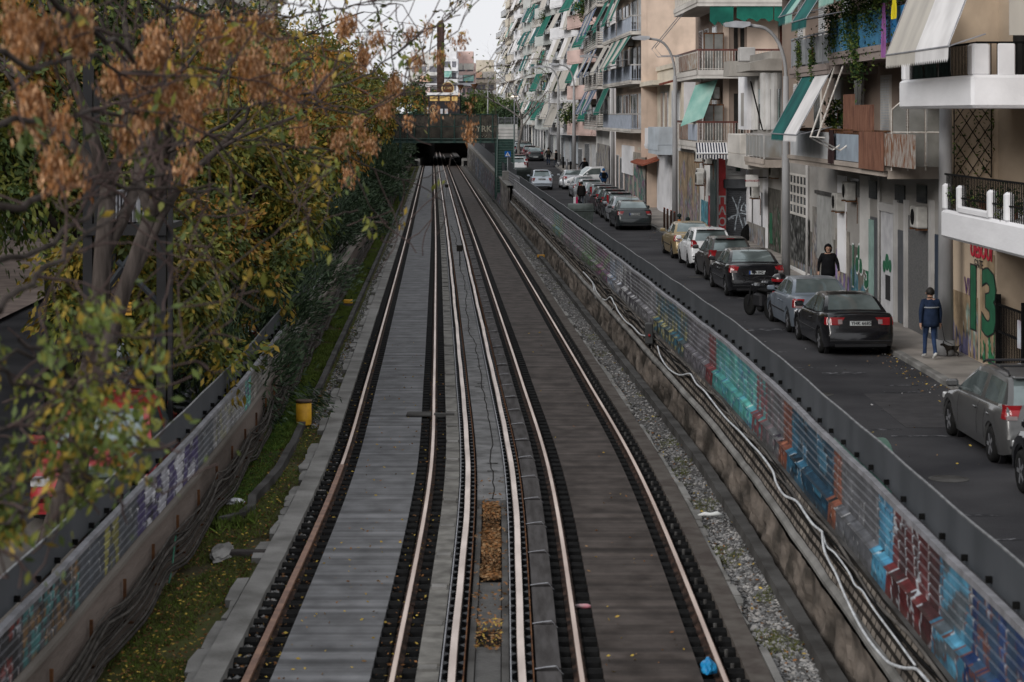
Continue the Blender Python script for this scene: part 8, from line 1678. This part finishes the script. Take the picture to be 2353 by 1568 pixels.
def sp(px, py, Y): return ((px-CX)*Y/F, Y, HC-(py-HY)*Y/F)
bou = [([(-20, 480, 9), (70, 465, 9.4), (160, 428, 9.9), (290, 425, 10.4), (380, 430, 11), (520, 435, 12)], .030, 9), ([(-20, 715, 8), (60, 660, 8.4), (130, 600, 8.8), (200, 540, 9.2), (330, 440, 9.8)], .026, 5), ([(0, 600, 9), (120, 560, 9.5), (230, 470, 10), (330, 410, 10.8), (420, 395, 11.5), (470, 370, 12)], .024, 6),
       ([(300, 420, 10.5), (430, 500, 11.5), (520, 640, 12.5), (600, 690, 13)], .014, 3), ([(-20, 290, 8.5), (90, 275, 9), (190, 265, 9.6), (300, 255, 10.4), (430, 270, 11.4), (560, 250, 12.6), (700, 235, 14)], .024, 12), ([(-10, 120, 8), (80, 150, 8.6), (180, 130, 9.4), (310, 170, 10.2), (440, 150, 11.4), (560, 180, 12.8)], .022, 12),
       ([(100, -30, 8.5), (190, 60, 9.2), (290, 120, 10.2), (380, 240, 11.4), (480, 300, 12.4), (620, 330, 13.8), (760, 370, 15.5)], .026, 10), ([(300, -20, 10), (420, 30, 11), (560, 45, 12.4), (700, 30, 14), (820, 10, 16), (900, -20, 17)], .020, 14), ([(470, 300, 12.2), (600, 420, 13), (690, 480, 14), (760, 560, 15)], .012, 4),
       ([(40, 790, 8), (200, 800, 8.6), (330, 740, 9.4), (440, 680, 10.2), (600, 560, 11.6), (700, 500, 12.6)], .013, 4), ([(0, 820, 8.2), (150, 815, 9), (300, 850, 9.8), (430, 800, 10.6), (540, 660, 12)], .012, 4), ([(560, 180, 12.6), (690, 215, 14), (800, 190, 15.2), (900, 130, 16.4), (1000, 60, 18), (1065, 5, 19)], .017, 12),
       ([(690, 220, 14), (820, 260, 15.5), (930, 210, 17), (1010, 200, 18), (1040, 165, 19)], .014, 9), ([(620, 330, 13.6), (760, 345, 15), (880, 400, 16.5), (950, 413, 17.5), (1010, 395, 18.5), (1040, 360, 19)], .013, 5)]
bou = [([sp(*p) for p in P], r, s_) for P, r, s_ in bou]
cl = [(330, 130, 10.6, .17, .20), (375, 95, 10.6, .10, .16), (290, 200, 10.4, .20, .22), (350, 215, 10.6, .18, .20), (395, 190, 10.8, .10, .18), (255, 180, 10.4, .12, .16), (75, 215, 9, .11, .24), (60, 290, 9, .10, .16), (95, 265, 9, .10, .20), (35, 45, 8.6, .16, .2), (100, 70, 8.8, .14, .16), (160, 50, 9, .13, .22), (205, 30, 9.2, .10, .18), (135, 375, 9.2, .10, .14), (155, 400, 9.2, .07, .16), (300, 300, 10.2, .06, .12), (290, 330, 10.2, .05, .1),
      (445, 165, 11.4, .09, .16), (480, 200, 11.6, .08, .14), (560, 140, 12.4, .14, .16), (590, 175, 12.6, .14, .16), (640, 195, 13, .16, .16), (670, 215, 13.2, .10, .16), (530, 75, 12, .12, .16), (600, 60, 12.4, .12, .12), (440, 60, 11.4, .13, .14), (500, 100, 11.6, .12, .12), (700, 110, 14, .12, .16), (780, 60, 15, .14, .16), (850, 130, 16, .13, .14), (420, 380, 11, .06, .14), (440, 240, 11.4, .12, .16), (520, 290, 12, .1, .12), (690, 300, 14, .12, .1), (760, 320, 15, .13, .1), (820, 285, 15.6, .12, .1), (805, 400, 15.8, .08, .1), (770, 450, 15.4, .1, .14), (850, 330, 16, .1, .08),
      (940, 75, 17, .06, .1), (980, 60, 17.6, .05, .08), (1010, 130, 18.2, .045, .1), (1018, 190, 18.4, .045, .24), (1000, 250, 18.2, .03, .10), (1040, 235, 18.8, .03, .1), (1078, 292, 19.2, .035, .22), (1078, 245, 19, .025, .06), (1035, 30, 18.8, .05, .08), (960, 130, 17.4, .08, .12), (905, 190, 16.6, .1, .14), (1060, 85, 19, .05, .12), (1040, 92, 19, .04, .06), (895, 470, 16.4, .04, .05), (1060, 0, 19.2, .05, .05), (870, 90, 16.2, .1, .12), (930, 280, 17, .04, .06), (880, 240, 16.4, .09, .12), (540, 210, 12.2, .1, .12), (740, 180, 14.4, .1, .12), (640, 110, 13, .1, .12)]
cents = [(*sp(a, b_, Y), r_*.85, h_*.85) for i_, (a, b_, Y, r_, h_) in enumerate(cl) if i_ % 5 != 2]
bough_tree('bare foreground tree hung with tan seed clusters, its boughs crossing in front of the railway', -3.4, 8.2, 0, bou, 501, (500, .07, [YG[1], YG[2], YG[0]], .1), (cents, 2600, .034), trunk=([(-3.5, 8.3, -.3), (-3.3, 8.4, 1.8), (-3.0, 8.6, 3.4), (-2.6, 8.8, 4.6)], [.2, .17, .13, .1]))
# thin branches and sprays high in the frame
rg = np.random.default_rng(9)
lb = [([(-30, 1150, 8), (60, 1110, 8.3), (170, 1060, 8.7), (250, 1010, 9.2)], .013, 7), ([(-30, 1000, 8), (60, 970, 8.3), (170, 950, 8.8), (300, 940, 9.4)], .013, 8), ([(-30, 840, 8), (60, 880, 8.4), (160, 900, 8.8), (260, 860, 9.3), (330, 830, 9.6)], .014, 7), ([(-30, 1200, 7.6), (60, 1180, 8), (110, 1130, 8.2)], .012, 5), ([(170, 1010, 8.7), (215, 1045, 8.9), (270, 1050, 9.1), (320, 1038, 9.4)], .010, 1)]
bough_tree('low leafy boughs with green and yellow leaves reaching in from the near edge', -2.6, 7.6, 0, [([sp(*p) for p in P], r, s_) for P, r, s_ in lb], 502, (2900, .052, [YG[1], GD[2], YG[2], YG[1], YG[0], YG[2]], .8), None, trunk=([(-2.9, 7.4, -.3), (-2.8, 7.5, 1.6), (-2.5, 7.7, 3.6)], [.12, .1, .06]))
# trees behind the kiosk, square and up the street
for i, (px, Y, H, p, lab, w_) in enumerate(((1040, 330, 5.6, 0, 'dark evergreen behind the kiosk', 1), (1075, 318, 6.4, 0, 'rounded dark green tree on the square above the footbridge', 1), (1105, 312, 7.2, 1, 'light green tree on the square beside the lamp post', 1), (1140, 325, 8.2, 1, 'green tree on the square towards the flats', 1), (1165, 300, 7.0, 1, 'olive green tree behind the bare tree', 1), (935, 330, 10, 0, 'dark tree on the square behind the seed clusters', 1), (900, 315, 10, 2, 'ochre tree on the square behind the footbridge end', 1), (1000, 340, 7.5, 2, 'brownish tree behind the tower', 1))):
    tree(lab, (px-CX)*Y/F, Y, pz+.9 if px < 1120 else 2.0, H+(0 if px < 1120 else 3), 600+i, [[GD[0], OL[1], GD[0]], [GD[1], GD[2], GD[1]], [YG[1], YG[3], GD[1]]][p], 4500, .36, group='trees on the square', r=.15, bark=BKd, sig=.5, trunkh=.15, spread=1.0)
bt = tree('bare pollarded tree with pale spreading branches in front of the flats', (1190-CX)*218/F, 218, S(218), 12.3, 701, [GD[2], YG[1]], 260, .3, r=.17, bark=BKp, trunkh=.36, spread=.85, depth=4, sig=.5, up=.35, name='bare_tree', nb=(3, 5), L0=4.3, lean=(.09, 0))
for i, (px, Y, r_, hh, lab) in enumerate(((1165, 285, (2.2, 1, 1.2), 3.2, 'dark clipped hedge behind the ramp railing'),)):
    bush('hedge', lab, 'hedge', (px-CX)*Y/F, Y, Z_(282, Y)-.2, r_, 3000, 800, .3, OL, pot=False)
for i, (px, Y, py) in enumerate(((1262, 262, 215), (1288, 232, 200), (1265, 300, 140), (1232, 300, 180), (1285, 224, 222), (1243, 340, 120), (1310, 186, 290), (1256, 245, 60), (1345, 168, 45))):
    bush('balcony_plant', ['green plant on a balcony of the grey-green block', 'large dark plant on a corner balcony of the grey-green block', 'plant high on the crowded off-white block', 'plant on the shaded side of the crowded block', 'plant under the lowest parapet of the grey-green block', 'plant on a distant cream balcony', 'plant spilling over the entrance of the white block', 'plant on the upper floor of the grey-green block', 'feathery plant on the highest pink parapet'][i], 'plant', (px-CX)*Y/F, Y, Z_(py, Y), (.9, .9, 1.0), 900, 810+i, .22, pot=False, group='plants on distant balconies')
# ------------------------------------------------------------------ transformer station on posts
YT = 31.5; sT = F/YT; t = thing('transformer_platform', 'dark steel transformer platform on braced posts between the trees', 'transformer', ((285-CX)/sT, YT, Zl(YT)+.1)); zz = lambda py: Z_(py, YT)-Zl(YT)-.1; xx = lambda px: (px-285)/sT
M_dk = mat('tarred_steel', (.016, .016, .018), (.009, .009, .01), .6)
for px in (203, 372): mb = MB(); mb.box(xx(px)-.07, xx(px)+.07, -.07, .07, -.1, zz(60)); mb.box(xx(px)+.10, xx(px)+.16, -.07, .07, -.1, zz(200)); mb.build('post', M_dk, t)
for px in (225, 350): mb = MB(); mb.box(xx(px)-.04, xx(px)+.04, 1.2, 1.28, -.1, zz(540)); mb.build('rear_post', M_dk, t)
mb = MB(); mb.box(xx(195), xx(385), -.1, 1.4, zz(530), zz(517)); mb.box(xx(195), xx(385), -.15, -.1, zz(540), zz(515)); mb.build('platform', M_dk, t)
mb = MB(); mb.bbox(xx(245), xx(300), .2, .9, zz(517), zz(440), .05); mb.build('tank', M_grey, t)
for k in range(8): mb = MB(); mb.bbox(xx(250+k*7.6), xx(254+k*7.6), .0, .2, zz(512), zz(437), .01); mb.build('cooling_fin', M_steel, t)
mb = MB()
for px in (318, 333): mb.tube([(xx(px), 0, zz(510)), (xx(px), 0, zz(425)), (xx(px)-.06, 0, zz(415))], .035, 6)
mb.build('cable_pipe', M_steel, t)
for a, c in (((205, 720), (300, 590)), ((370, 700), (270, 600)), ((205, 1000), (372, 760)), ((372, 1010), (205, 770))):
    mb = MB(); mb.tube([(xx(a[0]), -.02, zz(a[1])), (xx(c[0]), -.02, zz(c[1]))], .045, 4); mb.build('brace', M_grey, t)
mb = MB(); mb.box(xx(262), xx(306), -.14, -.12, zz(723), zz(693)); sg_ = mb.build('warning_sign', mat('dusty_yellow', (.55, .30, .04), (.4, .22, .03), .7), t)
for k, s in enumerate(('ΥΨΗΛΗ ΤΑΣΗ', 'ΠΡΟΣΟΧΗ', 'ΚΙΝΔΥΝΟΣ ΘΑΝΑΤΟΥ')): text(s, .04, face_cam(xx(286), -.143, zz(699+k*8)), M_black, sg_)
t = thing('grey_pole', 'grey steel pole standing behind the verge fence beside the dumpster', 'pole', ((369-CX)*34/F, 34, Zl(34))); mb = MB(); mb.cyl(0, 0, -.1, Z_(842, 34)-Zl(34), .075, 12); mb.build('sleeve', mat('mid_grey_steel', (.10, .105, .115), (.07, .073, .08), .5), t, True); mb = MB(); mb.cyl(0, 0, Z_(842, 34)-Zl(34), Z_(560, 34)-Zl(34), .055, 10); mb.build('post', M_dk, t, True)
for i, (px, Y, h0) in enumerate(((430, 52, 640), (480, 62, 420), (110, 40, 560))): t = thing('wooden_pole', ['slim dark pole beside the green dumpster', 'slim dark pole rising through the yellow trees', 'dark pole near the far pavement by the frame edge'][i], 'pole', ((px-CX)*Y/F, Y, Zl(Y))); mb = MB(); mb.cyl(0, 0, -.1, Z_(h0, Y)-Zl(Y), .07, 8); mb.build('shaft', M_dk, t, True)
# broken white rack leaning behind the fence
X, Y, Z = sp(425, 890, 38); t = thing('broken_rack', 'broken pale slatted rack leaning by the black car behind the verge fence', 'rack', (X, Y, Zl(38))); h = Z-Zl(38); mb = MB()
for k in range(8): mb.tube([(-.35+k*.035, 0, h+.35-k*.03), (.1+k*.045, 0, h-.05-k*.035)], .010, 4)
mb.tube([(-.37, 0, h+.36), (-.1, 0, h+.12)], .012, 4); mb.build('slats', M_barw, t); mb = MB(); mb.tube([(-.3, .02, h+.3), (-.3, .05, 0)], .015, 4); mb.tube([(.3, .02, h-.2), (.3, .05, 0)], .015, 4); mb.build('legs', M_rust, t)

# ------------------------------------------------------------------ one mesh per piece where a part repeats
def split_loose(o, most=100):
    me = o.data; n = len(me.vertices); par = list(range(n))
    def find(a):
        while par[a] != a: par[a] = par[par[a]]; a = par[a]
        return a
    for e in me.edges:
        a, b_ = find(e.vertices[0]), find(e.vertices[1])
        if a != b_: par[a] = b_
    g = {}
    for f in me.polygons: g.setdefault(find(f.vertices[0]), []).append(f)
    if not 1 < len(g) <= most: return
    co = [tuple(v.co) for v in me.vertices]
    for fs in g.values():
        idx = {}; vs = []; ff = []
        for f in fs:
            r = []
            for v in f.vertices:
                if v not in idx: idx[v] = len(vs); vs.append(co[v])
                r.append(idx[v])
            ff.append(r)
        m = bpy.data.meshes.new(o.name.split('.')[0]); m.from_pydata(vs, [], ff)
        for q in me.materials: m.materials.append(q)
        m.polygons.foreach_set('material_index', [f.material_index for f in fs]); m.polygons.foreach_set('use_smooth', [f.use_smooth for f in fs])
        c = bpy.data.objects.new(o.name.split('.')[0], m); col.objects.link(c); c.parent = o.parent; c.matrix_local = o.matrix_local
    bpy.data.objects.remove(o)
for o in list(scn.objects):
    nm = o.name.split('.')[0]
    if o.type == 'MESH' and not o.children and o.parent and not o.get('kind') and nm in ('bracket', 'drainpipe', 'balcony_post', 'column', 'fence_posts', 'wall_panel', 'post', 'legs', 'awning_frame', 'torn_green_cloth', 'green_cloth', 'sheet_panel', 'twigs', 'side_window'):
        split_loose(o)
